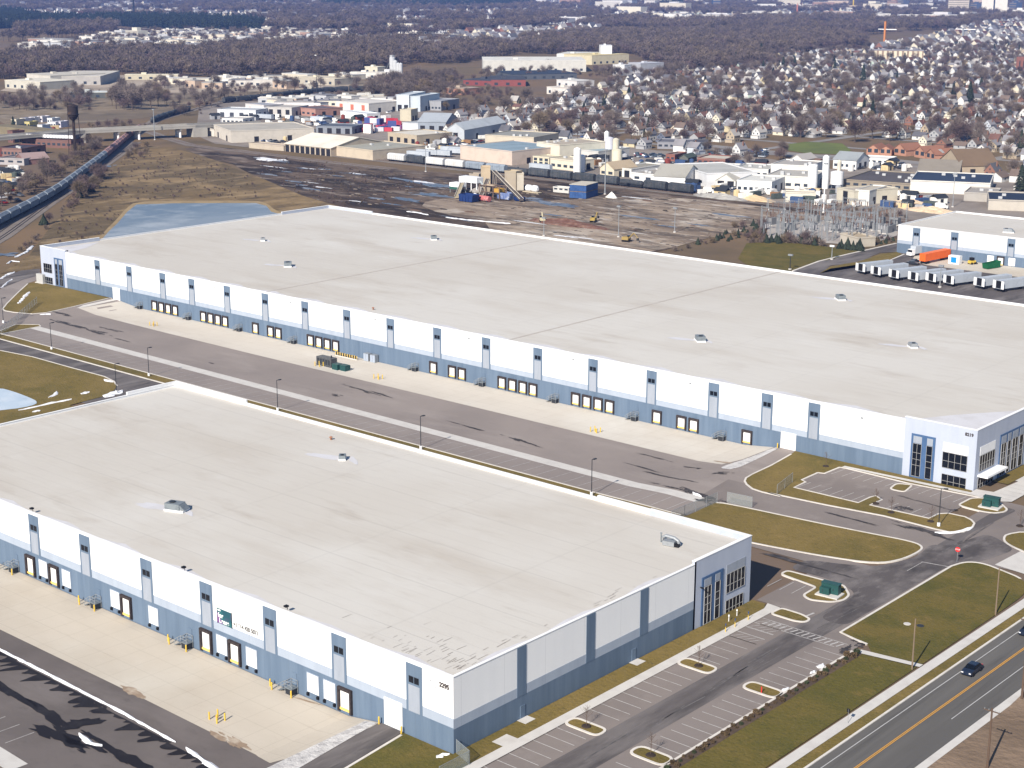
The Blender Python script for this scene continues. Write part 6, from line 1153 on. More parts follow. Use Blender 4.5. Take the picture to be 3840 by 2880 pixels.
# ------------------------------------------------------------------ substation
sub = ats('U', ((260, 430), (300, 230), (700, 170), (1500, 160), (2080, 230), (2080, 380), (1650, 520), (1000, 480)))
sheet('substation_gravel', sub, .07, mat('sub_gravel', (.36, .335, .31), [((.28, .25, .23), .1, .45, .7, 6)]), raw=True)
def gantry(kind):
    t = thing('switch_gantry', 'galvanised switch gantry in the substation', 'gantry', (0, 0, 0), 0, 'steel gantries of the substation'); w_, h_ = ((8, 9), (5, 6), (11, 11))[kind]
    for x in (-w_ / 2, w_ / 2):
        b = MB()
        for dx in (-.25, .25): b.bar((x + dx, -.25, 0), (x + dx * .5, 0, h_), .07); b.bar((x + dx, .25, 0), (x + dx * .5, 0, h_), .07)
        for z in np.arange(.8, h_, 1.0): b.bar((x - .2, -.2, z), (x + .2, .2, z + .6), .05)
        b.part('column', greyb, t, local=True)
    b = MB(); b.bar((-w_ / 2, -.2, h_), (w_ / 2, -.2, h_), .08); b.bar((-w_ / 2, .2, h_ - .5), (w_ / 2, .2, h_ - .5), .08); [b.bar((x, -.2, h_), (x + .5, .2, h_ - .5), .05) for x in np.arange(-w_ / 2, w_ / 2, 1)]; b.part('beam', greyb, t, local=True)
    b = MB(); [b.lathe(x, 0, [(.22, h_ - 2.3), (.25, h_ - .5)], 8) for x in (-w_ / 4, 0, w_ / 4)]; b.part('insulator', wm('8a6a58') if kind != 1 else wm('b8b8c0'), t, local=True); return t
def subtrans(kind):
    t = thing('power_transformer', 'grey oil transformer in the substation', 'transformer', (0, 0, 0), 0, 'oil transformers of the substation'); b = MB(); b.box(-2, 2, -1.3, 1.3, .3, 3.3); b.part('tank', wm('8b8e92' if kind else 'c5c5c2'), t, local=True); b = MB(); [b.box(-1.9 + i * .5, -1.7 + i * .5, 1.3, 2.2, .6, 3) for i in range(8)]; b.part('radiator', greyb, t, local=True); b = MB(); [b.lathe(x, 0, [(.2, 3.3), (.12, 5)], 8) for x in (-1.2, 0, 1.2)]; b.part('bushing', wm('7a5a4c'), t, local=True); b = MB(); b.box(-2.4, 2.4, -1.7, 2.4, 0, .3); b.part('plinth', conc2, t, local=True); return t
G = [gantry(i) for i in range(3)]; S = [subtrans(i) for i in range(2)]; sp = scatter(sub, 62, 11, 4.2); fi = set()
def near_words(p): return ('near its bushy front edge' if p[1] < 268 else 'along its rail side' if p[1] > 298 else 'in its middle rows')
for i, p in enumerate(sp):
    src = S[i % 2] if i % 4 == 3 else G[i % 3]; lb = ('grey oil transformer with brown bushings in the substation, ' if src in S else ('tall', 'short pale', 'widest')[G.index(src)] + ' steel gantry in the substation, ') + near_words(p)
    rz = random.Random(i).choice((0, PI / 2, .05))
    if src.name not in fi: fi.add(src.name); src.location = (p[0], p[1], .07); src.rotation_euler = (0, 0, rz); src['label'] = lb
    else: dup(src, (p[0], p[1], .07), rz, lb)
bld('control_house', 'low tan control house at the front of the substation', 'building', at('U', 1290, 470), at('U', 1540, 540), 8, 3.2, 'd0c4ae', 'b3a48c', kind='flat', side=False)
# ------------------------------------------------------------------ cars
def car_proto(body, name='parked_car'):
    t = thing(name, 'car', 'car', (0, 0, 0)); b = MB(); L, W = 4.5, .88
    prof = [(-2.25, .35), (-2.25, .75), (-1.9, .95), (-1.2, 1.0), (1.1, 1.0), (2.0, .85), (2.25, .6), (2.25, .35)]
    b.rings([[(x, y * (1 - .04 * (abs(x) > 1.8)), z) for x, z in prof] for y in (-W, W)]); b.part('body', body, t, local=True)
    b = MB(); b.add([(-1.7, -W * .93, 1.0), (1.15, -W * .93, 1.0), (.35, -W * .78, 1.45), (-1.1, -W * .78, 1.45), (-1.7, W * .93, 1.0), (1.15, W * .93, 1.0), (.35, W * .78, 1.45), (-1.1, W * .78, 1.45)], [(0, 1, 2, 3), (7, 6, 5, 4), (1, 5, 6, 2), (0, 3, 7, 4)]); b.part('window', glass, t, local=True)
    b = MB(); b.add([(-1.12, -W * .79, 1.45), (.37, -W * .79, 1.45), (.37, W * .79, 1.45), (-1.12, W * .79, 1.45), (-1.0, -.55, 1.5), (.25, -.55, 1.5), (.25, .55, 1.5), (-1.0, .55, 1.5)], [(4, 5, 6, 7), (0, 1, 5, 4), (1, 2, 6, 5), (2, 3, 7, 6), (3, 0, 4, 7)]); b.part('roof', body, t, local=True)
    for x in (-1.35, 1.4):
        for s in (-1, 1): b = MB(); n = 12; b.rings([[(x + .33 * math.cos(2 * PI * i / n), s * .82 + e, .33 + .33 * math.sin(2 * PI * i / n)) for i in range(n)] for e in (-.1, .1)]); b.part('wheel', black, t, local=True)
    for s in (-1, 1): b = MB(); b.box(2.2, 2.28, s * .62 - .16, s * .62 + .16, .62, .76); b.part('headlight', coping, t, local=True)
    for s in (-1, 1): b = MB(); b.box(-2.29, -2.24, s * .62 - .14, s * .62 + .14, .68, .84); b.part('tail_light', redm, t, local=True)
    return t
c1 = car_proto(mat('car_navy', (.012, .018, .035), rough=.25, spec=.6)); c1.location = (389.5, -84.9, .04); c1.rotation_euler = (0, 0, -PI / 2 + .02); c1['label'] = 'dark navy car driving toward the camera in the near street lane'; c1['category'] = 'car'
c2 = dup(c1, (389.7, -64.4, .04), -PI / 2, 'dark car at the right frame edge, further up the street')
carm = {}
def far_car(h):
    if h in carm: return carm[h]
    b = MB(); b.rings([[(x, y, z) for x, z in ((-2.3, .3), (-2.3, .95), (-1.5, 1.0), (1.2, 1.0), (2.3, .8), (2.3, .3))] for y in (-.9, .9)], mi=0); b.rings([[(x, y, z) for x, z in ((-1.6, 1.0), (-1.0, 1.5), (.4, 1.5), (1.2, 1.0))] for y in (-.75, .75)], mi=1)
    carm[h] = b.mesh('parked_car', [mat('car_' + h, lin(h), rough=.3, spec=.5), dglass]); return carm[h]
rc = random.Random(5); ncar = 0
cn = {'e8e8ea': 'white', '2a2d33': 'black', '9aa0a8': 'silver', '8c2420': 'red', '2c4a7c': 'blue', '5c5f66': 'grey'}
def lot_cars(tt, poly, n, seed, where, rz0=0.0):
    global ncar
    for p in scatter(ats(tt, poly), n, seed, 3.4):
        h = rc.choice(['e8e8ea', 'e8e8ea', '2a2d33', '9aa0a8', '5c5f66', '2c4a7c', '8c2420', '2a2d33']); o = bpy.data.objects.new('parked_car', far_car(h)); COL.objects.link(o); o.location = (p[0], p[1], .05); o.rotation_euler = (0, 0, rz0 + rc.choice((PI / 2, PI / 2, PI / 2 + .06, 0))); tag(o, '%s car parked %s' % (cn[h], where), 'car', 'cars parked %s' % where); ncar += 1
lot_cars('B3', ((1700, 485), (2200, 470), (2212, 530), (1750, 535)), 44, 1, 'in the wide lot behind the brick-red building'); lot_cars('B3', ((1080, 505), (1300, 515), (1290, 545), (1080, 530)), 18, 2, 'in the lot beside the cream silos'); lot_cars('B2', ((1650, 400), (1960, 395), (1980, 430), (1660, 430)), 26, 3, 'by the pale blue-white metal shed')
lot_cars('B2', ((20, 360), (230, 330), (240, 420), (20, 420)), 22, 4, 'left of the columned shed'); lot_cars('B2', ((960, 100), (1180, 90), (1200, 150), (980, 160)), 22, 5, 'beyond the orange store'); lot_cars('B4', ((640, 590), (1160, 590), (1180, 640), (700, 640)), 26, 6, 'on the lot in front of the white restaurant'); lot_cars('B1', ((0, 700), (200, 650), (200, 900), (0, 940)), 16, 7, 'in the scrap yard left of the train'); lot_cars('B3', ((1720, 800), (1930, 790), (1930, 830), (1740, 830)), 8, 8, 'by the white gable shed'); lot_cars('B2', ((480, 170), (640, 180), (640, 240), (480, 230)), 16, 9, 'near the brick-pink building'); lot_cars('E6', ((680, 790), (760, 780), (780, 820), (690, 820)), 2, 10, 'by the orange trailer')
# scrap yard of coloured boxes
ck = ['b03a48', 'b84858', 'e0e0e4', '4a5488', '84507c', 'b04450', 'e2deda', '505c94', 'a43c4c']; cc = dict(zip(ck, ('red', 'bright red', 'white', 'blue', 'magenta', 'crimson', 'off-white', 'royal blue', 'dark red')))
cont = {}
for i, p in enumerate(scatter(ats('B2', ((880, 270), (1000, 250), (1120, 230), (1240, 240), (1240, 300), (1010, 325), (890, 330))), 34, 21, 4.5)):
    h = ck[i % 9]
    if h not in cont: b = MB(); b.box(-3, 3, -1.2, 1.2, .1, 2.8); [b.box(x, x + .12, -1.28, 1.28, .15, 2.7) for x in (-2.4, -1.2, 0, 1.2, 2.4)]; cont[h] = b.mesh('container', mat('paint_' + h, lin(h), rough=.5))
    o = bpy.data.objects.new('container', cont[h]); COL.objects.link(o); o.location = (p[0], p[1], 0); o.scale = (1, 1, 1 + 1.2 * (i % 3 == 0)); o.rotation_euler = (0, 0, (i * 1.3) % 3.1); tag(o, '%s container in the colourful storage yard behind the sheds' % cc[h], 'container', '%s containers in the storage yard' % cc[h])
for i, (tt, x, y, rz) in enumerate((('B2', 1200, 555, .2), ('B2', 1240, 560, .2), ('B2', 1310, 530, .3), ('B2', 1380, 515, .3), ('B2', 1600, 490, .3), ('B2', 1660, 505, .3), ('B2', 1500, 520, .25), ('B2', 760, 120, .1), ('B2', 880, 170, .1), ('B2', 480, 220, .2), ('B3', 160, 640, .02), ('B2', 360, 330, .1), ('B1', 1960, 150, .05), ('B1', 2080, 160, .05), ('B2', 20, 200, .1))):
    p = at(tt, x, y); trailer(p, rz, 'white box trailer parked %s' % ('by the tan shed' if i < 7 else 'in the truck lots beyond the railway'), tw, False, 'white trailers beyond the railway')

# yard clutter: vans, pallets, tanks and sheds standing about the industrial yards
cl = {}
def clutter(kind, h):
    if (kind, h) in cl: return cl[kind, h]
    b = MB()
    if kind == 'van': b.rings([[(x, y, z) for x, z in ((-3, .4), (-3, 2.6), (1.6, 2.6), (2.2, 1.6), (3, 1.3), (3, .4))] for y in (-1.05, 1.05)]); [b.rings([[(x + .4 * math.cos(q * .63), s * .95 + e, .4 + .4 * math.sin(q * .63)) for q in range(10)] for e in (-.12, .12)], True, 1) for x in (-1.9, 1.9) for s in (-1, 1)]; b.box(1.62, 2.1, -.9, .9, 1.75, 2.4, 1)
    if kind == 'pallet_stack': [b.box(-1.2 + i * .1, 1.2 - (i % 2) * .15, -1, 1 - i * .07, .4 * i, .4 * i + .32) for i in range(5)]; b.box(-.9, .7, -.8, .8, 2.0, 2.1, 1)
    if kind == 'storage_tank': b.lathe(0, 0, [(1.5, 0), (1.5, 3.4), (.3, 4.0)], 14); b.bar((1.55, 0, 0), (1.55, 0, 3.6), .08, 1)
    if kind == 'small_shed': b.box(-3, 3, -2, 2, 0, 2.8); b.roofsheet(-3, 3, -2, 2, 2.8, 4.0, 'x', .3, .15, 1); b.box(-.8, .8, -2.06, -2, 0, 2.2, 1)
    if kind == 'container': b.box(-3, 3, -1.2, 1.2, .1, 2.7); [b.box(x, x + .12, -1.27, 1.27, .15, 2.6) for x in (-2.4, -1.2, 0, 1.2, 2.4)]; b.box(2.98, 3.04, -1.1, 1.1, .2, 2.6, 1)
    cl[kind, h] = b.mesh(kind, [mat('paint_' + h, lin(h), [(tuple(x * .6 for x in lin(h)), .6, .5, .75)], .6), dsteel]); return cl[kind, h]
cw = {'e6e4de': 'white', '9a9ca0': 'grey', '8a6a4c': 'brown', 'c8b48c': 'tan', '3c5074': 'blue', '7c3c34': 'rust-red', '4c5450': 'dark', 'd8d6d2': 'pale'}
def strew(tt, poly, n, seed, where, mind=5):
    r = random.Random(seed)
    for p in scatter(ats(tt, poly), n, seed, mind):
        A_ = Vector(p)
        if any(-1.5 < (A_ - u[0]).dot((u[1] - u[0]).normalized()) < (u[1] - u[0]).length + 1.5 and -1.5 < (A_ - u[0]).dot(Vector((-(u[1] - u[0]).y, (u[1] - u[0]).x)).normalized()) < u[2] + 1.5 for u in USED): continue
        kd = r.choice(('van', 'van', 'pallet_stack', 'storage_tank', 'small_shed', 'container', 'container')); h = r.choice(list(cw)) if kd != 'van' else r.choice(('e6e4de', 'e6e4de', '9a9ca0', '3c5074')); o = bpy.data.objects.new(kd, clutter(kd, h)); COL.objects.link(o); o.location = (p[0], p[1], .05); o.rotation_euler = (0, 0, r.choice((0, PI / 2, .2, 1.2))); s_ = r.uniform(.8, 1.2); o.scale = (s_, s_, s_); nm = kd.replace('_', ' '); tag(o, '%s %s %s' % (cw[h], nm, where), nm, '%s %ss %s' % (cw[h], nm, where))
strew('B2', ((0, 290), (700, 240), (850, 330), (500, 330), (240, 420), (0, 440)), 34, 1, 'in the yards behind the columned shed'); strew('B2', ((100, 180), (900, 210), (900, 260), (100, 250)), 30, 2, 'between the truck lots and the sheds'); strew('B3', ((180, 600), (900, 640), (1200, 650), (1200, 600), (900, 520), (600, 500), (540, 600)), 40, 3, 'among the cream plant buildings', 4); strew('B3', ((1250, 560), (2200, 600), (2200, 690), (1200, 660)), 34, 4, 'behind the white sheds'); strew('B3', ((1500, 800), (1900, 760), (2212, 860), (2100, 900), (1560, 860)), 26, 5, 'by the rubble heaps', 3.5)
strew('B4', ((0, 840), (560, 830), (900, 870), (1200, 860), (1560, 930), (1500, 1000), (900, 960), (0, 940)), 44, 6, 'along the rails by the workshops', 4); strew('B2', ((1350, 390), (1640, 330), (2000, 350), (2000, 400), (1700, 470), (1400, 500)), 26, 7, 'by the pale blue-white shed'); strew('W', ((0, 1300), (300, 1250), (500, 1400), (250, 1640), (0, 1640)), 24, 8, 'in the scrap yard left of the train', 4); strew('B1', ((1850, 200), (2212, 195), (2212, 235), (1900, 235)), 10, 9, 'by the bridge end'); strew('W', ((100, 560), (1000, 560), (1000, 640), (100, 640)), 14, 10, 'behind the brick works'); strew('B4', ((650, 560), (1250, 600), (1250, 650), (650, 650)), 14, 11, 'behind the charcoal-roofed building')
# ------------------------------------------------------------------ trees
from mathutils import noise as mnoise
bark = mat('bare_bark', (0.107, 0.083, 0.070), [((0.070, 0.054, 0.046), .7, .45, .7, 4)], .95, var=.25)
twig = mat('bare_twigs', (0.163, 0.133, 0.116), [((0.112, 0.088, 0.078), .25, .42, .68, 4), ((0.202, 0.162, 0.132), .5, .58, .8, 3)], .95, var=.28)
twigr = mat('red_twigs', (0.133, 0.096, 0.090), [((0.088, 0.066, 0.065), .3, .45, .7, 4)], .95, var=.2)
brush = mat('dry_brush', (0.170, 0.131, 0.087), [((0.116, 0.087, 0.062), .4, .45, .7, 4)], .95, var=.25)
ever = mat('dark_evergreen', (.030, .040, .026), [((.018, .026, .02), .4, .45, .7, 4)], .95, var=.25)
def twigs(b, r, n, c0, rx, rz_, L, w, up=.5, mi=0, fill=.5):
    """many thin twig blades spread through the volume of a crown"""
    for i in range(n):
        a = r.uniform(0, 2 * PI); u = r.uniform(-1, 1); q = r.random() ** fill; s = math.sqrt(1 - u * u)
        lump = 1 + .22 * math.sin(3 * a + c0[2]) + .16 * math.sin(5 * a + 4 * u)
        p = Vector((c0[0] + rx * q * s * math.cos(a) * lump, c0[1] + rx * q * s * math.sin(a) * lump, c0[2] + rz_ * q * u * lump))
        d = Vector((math.cos(a) * s + r.gauss(0, .5), math.sin(a) * s + r.gauss(0, .5), u * .6 + up + r.gauss(0, .3))).normalized() * L * r.uniform(.6, 1.3)
        t = d.cross(Vector((r.gauss(0, 1), r.gauss(0, 1), r.gauss(0, 1)))).normalized() * w
        b.add([p - t, p + t, p + d], [(0, 1, 2)], mi)
def bare_proto(seed, H, R, n, m, w=.085, name='bare_tree', L=None):
    r = random.Random(seed); t = MB(); c = MB(); cz = H * .62
    t.tube([(0, 0, -.2), (.05 * H * .3, 0, H * .3), (r.uniform(-.3, .3), r.uniform(-.3, .3), H * .75)], [H * .024, H * .017, H * .005], 6)
    for i in range(7):
        a = i * 2.4 + r.uniform(-.3, .3); z0 = H * r.uniform(.25, .5); e = Vector((math.cos(a) * R * r.uniform(.5, .85), math.sin(a) * R * r.uniform(.5, .85), H * r.uniform(.6, .92)))
        m_ = Vector((e.x * .45, e.y * .45, lerp(z0, e.z, .6))); t.tube([(0, 0, z0), m_, e], [H * .012, H * .008, H * .003], 4)
    for i in range(6):
        a = i * 1.05 + r.uniform(-.3, .3); q = r.uniform(.35, .6); twigs(c, r, n // 8, (math.cos(a) * R * q, math.sin(a) * R * q, cz + r.uniform(-.12, .16) * H), R * r.uniform(.4, .55), H * r.uniform(.18, .26), L or H * .16, w)
    twigs(c, r, n // 4, (0, 0, cz + H * .1), R * .6, H * .28, L or H * .16, w)
    return t, c, m
def cone_proto(seed, H, R, n=260):
    r = random.Random(seed); t = MB(); c = MB(); t.tube([(0, 0, -.2), (0, 0, H * .9)], [H * .02, .03], 6)
    for i in range(n):
        z = H * (.06 + .92 * r.random() ** 1.3); rr_ = R * (1 - z / H) ** .85 * r.uniform(.55, 1.1) + .1; a = r.uniform(0, 6.283); p = Vector((math.cos(a) * rr_ * .45, math.sin(a) * rr_ * .45, z + .3)); e = Vector((math.cos(a) * rr_, math.sin(a) * rr_, z - .25)); q = Vector((-math.sin(a), math.cos(a), 0)) * R * .22
        c.add([p, e - q, e + q + Vector((0, 0, .15))], [(0, 1, 2)]); c.add([p + Vector((0, 0, .5)), e + q * .6, e - q], [(0, 1, 2)])
    return t, c, ever
def shrub_proto(seed, H, R, n, m):
    r = random.Random(seed); t = MB(); c = MB(); [t.tube([(0, 0, -.1), (r.uniform(-R, R) * .6, r.uniform(-R, R) * .6, H * .8)], [.05, .02], 4) for _ in range(7)]
    for i in range(4): twigs(c, r, n // 4, (r.uniform(-R, R) * .4, r.uniform(-R, R) * .4, H * .45), R * .65, H * .45, H * .3, .085, .6)
    return t, c, m
PR = {'broad': [bare_proto(1, 12, 5.2, 950, twig), bare_proto(2, 14, 4.6, 950, twig), bare_proto(3, 10, 4.8, 890, twigr), bare_proto(4, 13, 5.6, 990, twig)],
      'dense': [bare_proto(5, 9, 4.6, 1300, twigr, .085), bare_proto(6, 10, 4.2, 1200, brush, .085)],
      'ever': [cone_proto(7, 11, 3.0), cone_proto(8, 8, 2.6)],
      'shrub': [shrub_proto(9, 3.2, 2.0, 300, brush), shrub_proto(10, 2.4, 1.7, 260, twig), shrub_proto(11, 4.2, 2.4, 360, twigr)],
      'bush': [cone_proto(12, 2.6, 1.5, 150)]}
WORDS = {'broad': ('bare_tree', 'tree', 'bare grey-brown spreading tree'), 'dense': ('bare_tree', 'tree', 'dense dark brown bare tree'), 'ever': ('conifer', 'tree', 'dark green conifer'), 'shrub': ('shrub', 'shrub', 'dry brown leafless shrub'), 'bush': ('evergreen_bush', 'shrub', 'dark evergreen bush')}
TREES = []   # (kind, variant, x, y, scale, where)
def grove(tt, poly, n, kind, seed, where, mind=4, lo=.75, hi=1.25, excl=True):
    pts = scatter(ats(tt, poly) if tt else poly, n, seed, mind); r = random.Random(seed + 1)
    for p in pts:
        if excl and any(hit(p, u, 2.5) for u in USED): continue
        k = kind if isinstance(kind, str) else r.choice(kind); TREES.append((k, r.randrange(len(PR[k])), p[0], p[1], r.uniform(lo, hi), where))
def hit(p, u, mg=2.0):
    A, B, dep = u; a = (B - A).normalized(); n = Vector((-a.y, a.x)); q = Vector(p) - A; x, y = q.dot(a), q.dot(n); return -mg < x < (B - A).length + mg and -mg < y < dep + mg
grove('B1', ((150, 1330), (340, 1190), (480, 1035), (600, 900), (720, 790), (930, 620), (870, 790), (700, 905), (560, 1010), (430, 1130), (310, 1270), (190, 1372)), 75, ('shrub', 'shrub', 'shrub', 'shrub', 'dense'), 31, 'on the bank right of the railway at the left', 2.4, .45, .9)
grove('B1', ((-60, 930), (200, 760), (420, 620), (620, 520), (830, 420), (900, 470), (640, 640), (330, 820), (-60, 1020)), 120, ('shrub', 'dense', 'shrub', 'broad'), 32, 'in the scrub between the brick works and the train', 2.6, .4, .72)
grove('B1', ((1100, 480), (1280, 430), (1300, 500), (1110, 560)), 12, 'shrub', 33, 'on the grass tip below the road bridge', 2.2); grove('B1', ((700, 250), (1280, 210), (1300, 260), (760, 290)), 10, 'shrub', 34, 'beyond the road bridge')
for x, y in ((790, 830), (380, 1110), (690, 880)): p = at('B1', x, y); TREES.append(('bush', 0, p.x, p.y, 1.5, 'on the dry grass edge by the railway'))
p = at('B1', 120, 320); TREES.append(('ever', 0, p.x, p.y, 1.0, 'beside the square brick tower block'))
grove('A1', ((900, 930), (960, 860), (1100, 820), (1400, 820), (1480, 900), (1300, 960), (1000, 960)), 34, ('broad', 'dense'), 35, 'in the clump beyond the road bridge', 5, 1.0, 1.4); grove('A1', ((-50, 960), (0, 880), (600, 870), (900, 900), (800, 960)), 60, ('shrub', 'dense', 'broad'), 36, 'in the scrub band beyond the storage sheds', 5, .7, 1.1)
grove('A1', ((1480, 860), (1900, 830), (2200, 760), (2200, 800), (1700, 1000), (1500, 1010)), 40, ('broad', 'shrub'), 37, 'along the curve of the black tank cars', 5, .6, 1.0)
grove('A2', ((950, 820), (1100, 740), (1500, 720), (1500, 860), (1000, 880)), 60, ('broad', 'dense'), 38, 'in the clump before the grey cement works', 5, .9, 1.3); grove('A2', ((1450, 860), (1700, 780), (2212, 800), (2212, 930), (1600, 960)), 80, ('broad', 'dense'), 39, 'around the long red-walled plant', 6, .4, .75)
grove('A2', ((0, 860), (400, 830), (900, 810), (900, 870), (100, 900)), 26, 'shrub', 40, 'below the far dark hopper cars', 5)
grove('U', ((-20, 480), (0, 330), (230, 350), (300, 470), (100, 500)), 30, 'shrub', 41, 'left of the substation', 2.2, .4, .75); grove('U', ((250, 470), (700, 450), (1050, 505), (1050, 530), (640, 495), (260, 490)), 26, ('bush', 'shrub'), 42, 'along the front edge of the substation', 1.8, .8, 1.3); grove('U', ((1260, 545), (1600, 575), (1580, 600), (1260, 560)), 14, 'bush', 43, 'before the control house', 1.6, .8, 1.5); grove('U', ((1650, 450), (1990, 420), (2060, 460), (1660, 560)), 24, ('shrub', 'bush'), 44, 'on the russet bank right of the control house', 2.0, .4, .7)
for x, y, s in ((90, 260, 1.2), (250, 260, .8), (1560, 575, 1.6), (230, 400, 1.5), (540, 370, 1.0)): p = at('U', x, y); TREES.append(('bush', 0, p.x, p.y, s * .9, 'beside the substation'))
grove('B3', ((1260, 1380), (1600, 1270), (1900, 1140), (2212, 1090), (2212, 1180), (1700, 1290)), 30, ('shrub', 'bush'), 45, 'on the rise between the gravel yard and the green lawn', 2.4, .5, 1.0)
grove('B4', ((500, 850), (900, 1010), (1300, 1040), (1300, 1070), (600, 1000)), 16, 'shrub', 46, 'along the rails by the substation', 3, .5, .9)
grove('B4', ((-800, 560), (-100, 560), (0, 560), (150, 500), (130, 560), (-300, 620)), 20, 'broad', 47, 'by the car park', 5, .5, .8)
# ------------------------------------------------------------------ the residential district
NB = ats('O', ((925, 322), (960, 262), (1040, 245), (1200, 212), (1330, 178), (1420, 160), (1600, 128), (1760, 112), (2260, 95), (2290, 425), (2080, 385), (2000, 376), (1900, 356), (1860, 352), (1700, 345), (1450, 333), (1200, 308), (1060, 302)))
hw = {'white': 'e9e8e4', 'cream': 'efe3c2', 'pale blue': 'ccd8e6', 'grey': 'b4b6ba', 'yellow': 'e2d09a', 'tan': 'c9b28c', 'brick': 'a4684c', 'mint': 'bcd6c8', 'slate blue': '6a7690'}
hr = {'grey': '908e92', 'dark grey': '66666c', 'brown': '786a62', 'pale': 'b2aeaa', 'red-brown': '755850'}
HM = {}
def house_meshes(v):
    w_, d_, h_, q = ((8, 11, 5.6, 4.2), (9, 12, 3.4, 3.6), (7.5, 10, 6.0, 4.6), (12, 9, 3.3, 3.0), (9, 9, 5.4, 3.4))[v]; ax = 'x' if v == 3 else 'y'
    a = MB(); a.box(-w_ / 2, w_ / 2, 0, d_, -.2, h_); a.gable(-w_ / 2, w_ / 2, 0, d_, h_, h_ + q, ax); p = MB(); p.box(-w_ / 2 + .3, w_ / 2 - .3, -2.2, 0, 0, 2.6)
    r = MB(); r.roofsheet(-w_ / 2, w_ / 2, 0, d_, h_, h_ + q, ax, .5, .3); pr = MB(); pr.box(-w_ / 2 + .1, w_ / 2 - .1, -2.6, -.55, 2.6, 2.85)
    ch = MB(); ch.box(w_ * .2, w_ * .2 + .9, d_ * .6, d_ * .6 + .9, h_ + q * .3, h_ + q + 1.1)
    ws = []
    for x in (-w_ * .25, w_ * .25):
        if h_ > 5: m = MB(); m.box(x - .55, x + .55, -.07, .02, 3.6, 5.0); ws.append(m)
        m = MB(); m.box(w_ / 2 - .02, w_ / 2 + .07, d_ * .5 + x * .9 - .6, d_ * .5 + x * .9 + .6, 1.2, 2.6); ws.append(m)
    m = MB(); m.box(-.45, .45, -.07, .02, h_ + .4, h_ + 1.5) if ax == 'y' else m.box(-1.6, -.4, -.07, .02, 1.2, 2.5); ws.append(m)
    return dict(wall=a, porch=p, roof=r, porch_roof=pr, chimney=ch, ws=ws)
HS = .70
HV = [house_meshes(v) for v in range(5)]
SP = [(at('B4', 440, 450).xy, 60), (at('B4', 1560, 620).xy, 40), (at('B4', 650, 600).xy, 45), (at('B4', 1150, 500).xy, 46), (at('B3', 1500, 440).xy, 30), (at('A4', 1120, 500).xy, 75), (at('A4', 1570, 600).xy, 40)]
def free(p): return not any((Vector(p) - c).length < rr_ for c, rr_ in SP) and not any(hit(p, u, 7) for u in USED)
hs = []; r = random.Random(77); xs0, xs1 = min(p.x for p in NB), max(p.x for p in NB); ys0, ys1 = min(p.y for p in NB), max(p.y for p in NB)
row = 0; y = ys0; ROADS = []
while y < ys1:
    x = xs0
    while x < xs1:
        x += r.uniform(9.5, 13.5); p = (x, y + r.uniform(-2.5, 2.5))
        if int((x + 5000) / 130) != int((x + 5000 - 16) / 130): continue
        if inside(p, NB) and free(p) and r.random() < .9: hs.append((p[0], p[1], row))
    ROADS.append(y); y += 27 if row % 2 == 0 else 38; row += 1
hs.sort(key=lambda h: (h[0] - CP.x) ** 2 + (h[1] - CP.y) ** 2)
def in_view(x, y, z=3, mg=60):
    d = Vector((x, y, z)) - CP; k = d.dot(FW); 
    if k < 5: return False
    u, v = 1920 + F_PX * d.dot(RT) / k, 1440 - F_PX * d.dot(UP) / k; return -mg < u < 3840 + mg and -mg < v < 2880 + mg
hs = [h for h in hs if in_view(h[0], h[1])]
wk = list(hw); wts = [52, 12, 6, 16, 2, 7, 3, 1, 1]; rk = list(hr); stuffh = {}
MCACHE = {}
def hm(v, part, i, colr):
    k = (v, part, i, colr)
    if k not in MCACHE:
        src = HV[v][part] if part != 'ws' else HV[v]['ws'][i]; MCACHE[k] = src.mesh('house_' + part, wm(hw[colr]) if part in ('wall', 'porch') else rm(hr[colr]) if part in ('roof', 'porch_roof') else mat('chimney_brick', (.2, .11, .08)) if part == 'chimney' else dglass)
    return MCACHE[k]
SB = {}
for i, (x, y, row) in enumerate(hs):
    rr_ = random.Random(int(x * 11 + y * 7)); v = rr_.choice((0, 0, 1, 1, 2, 3, 4)); cw_ = rr_.choices(wk, wts)[0]; cr_ = rr_.choices(rk, [32, 24, 18, 16, 8])[0]; rz = rr_.choice((0, 0, 0, 0, PI / 2)) + rr_.uniform(-.05, .05); fl = row % 2
    if i < 290:
        d = math.hypot(x - CP.x, y - CP.y); where = 'in the rows nearest the railway yards' if d < 1120 else 'in the middle rows' if d < 1350 else 'in the farther rows'
        nm = {0: 'two-storey gabled', 1: 'small gabled', 2: 'tall narrow gabled', 3: 'wide low', 4: 'square gabled'}[v]
        lb = '%s %s house, %s roof, %s' % (cw_, nm, cr_, where); t = thing('house', lb, 'house', (x, y, 0), rz, '%s houses %s' % (cw_, where)); t.scale = (HS * rr_.uniform(.92, 1.15),) * 3
        def ch(part, j, colr, par, n):
            o = bpy.data.objects.new(n, hm(v, part, j, colr)); COL.objects.link(o); o.parent = par; return o
        ch('wall', 0, cw_, t, 'wall'); rf = ch('roof', 0, cr_, t, 'roof'); ch('chimney', 0, 'x', rf, 'chimney'); 
        if v != 3: ch('porch', 0, cw_, t, 'porch'); ch('porch_roof', 0, cr_, t, 'porch_roof')
        for j in range(len(HV[v]['ws'])): ch('ws', j, 'x', t, 'window')
    else:
        c_, s_ = math.cos(rz) * HS, math.sin(rz) * HS
        for part, key in (('wall', 'w' + cw_), ('roof', 'r' + cr_)):
            b = SB.setdefault(key, MB()); src = HV[v][part]; b.add([(x + px_ * c_ - py_ * s_, y + px_ * s_ + py_ * c_, pz_ * HS) for px_, py_, pz_ in src.v], src.f)
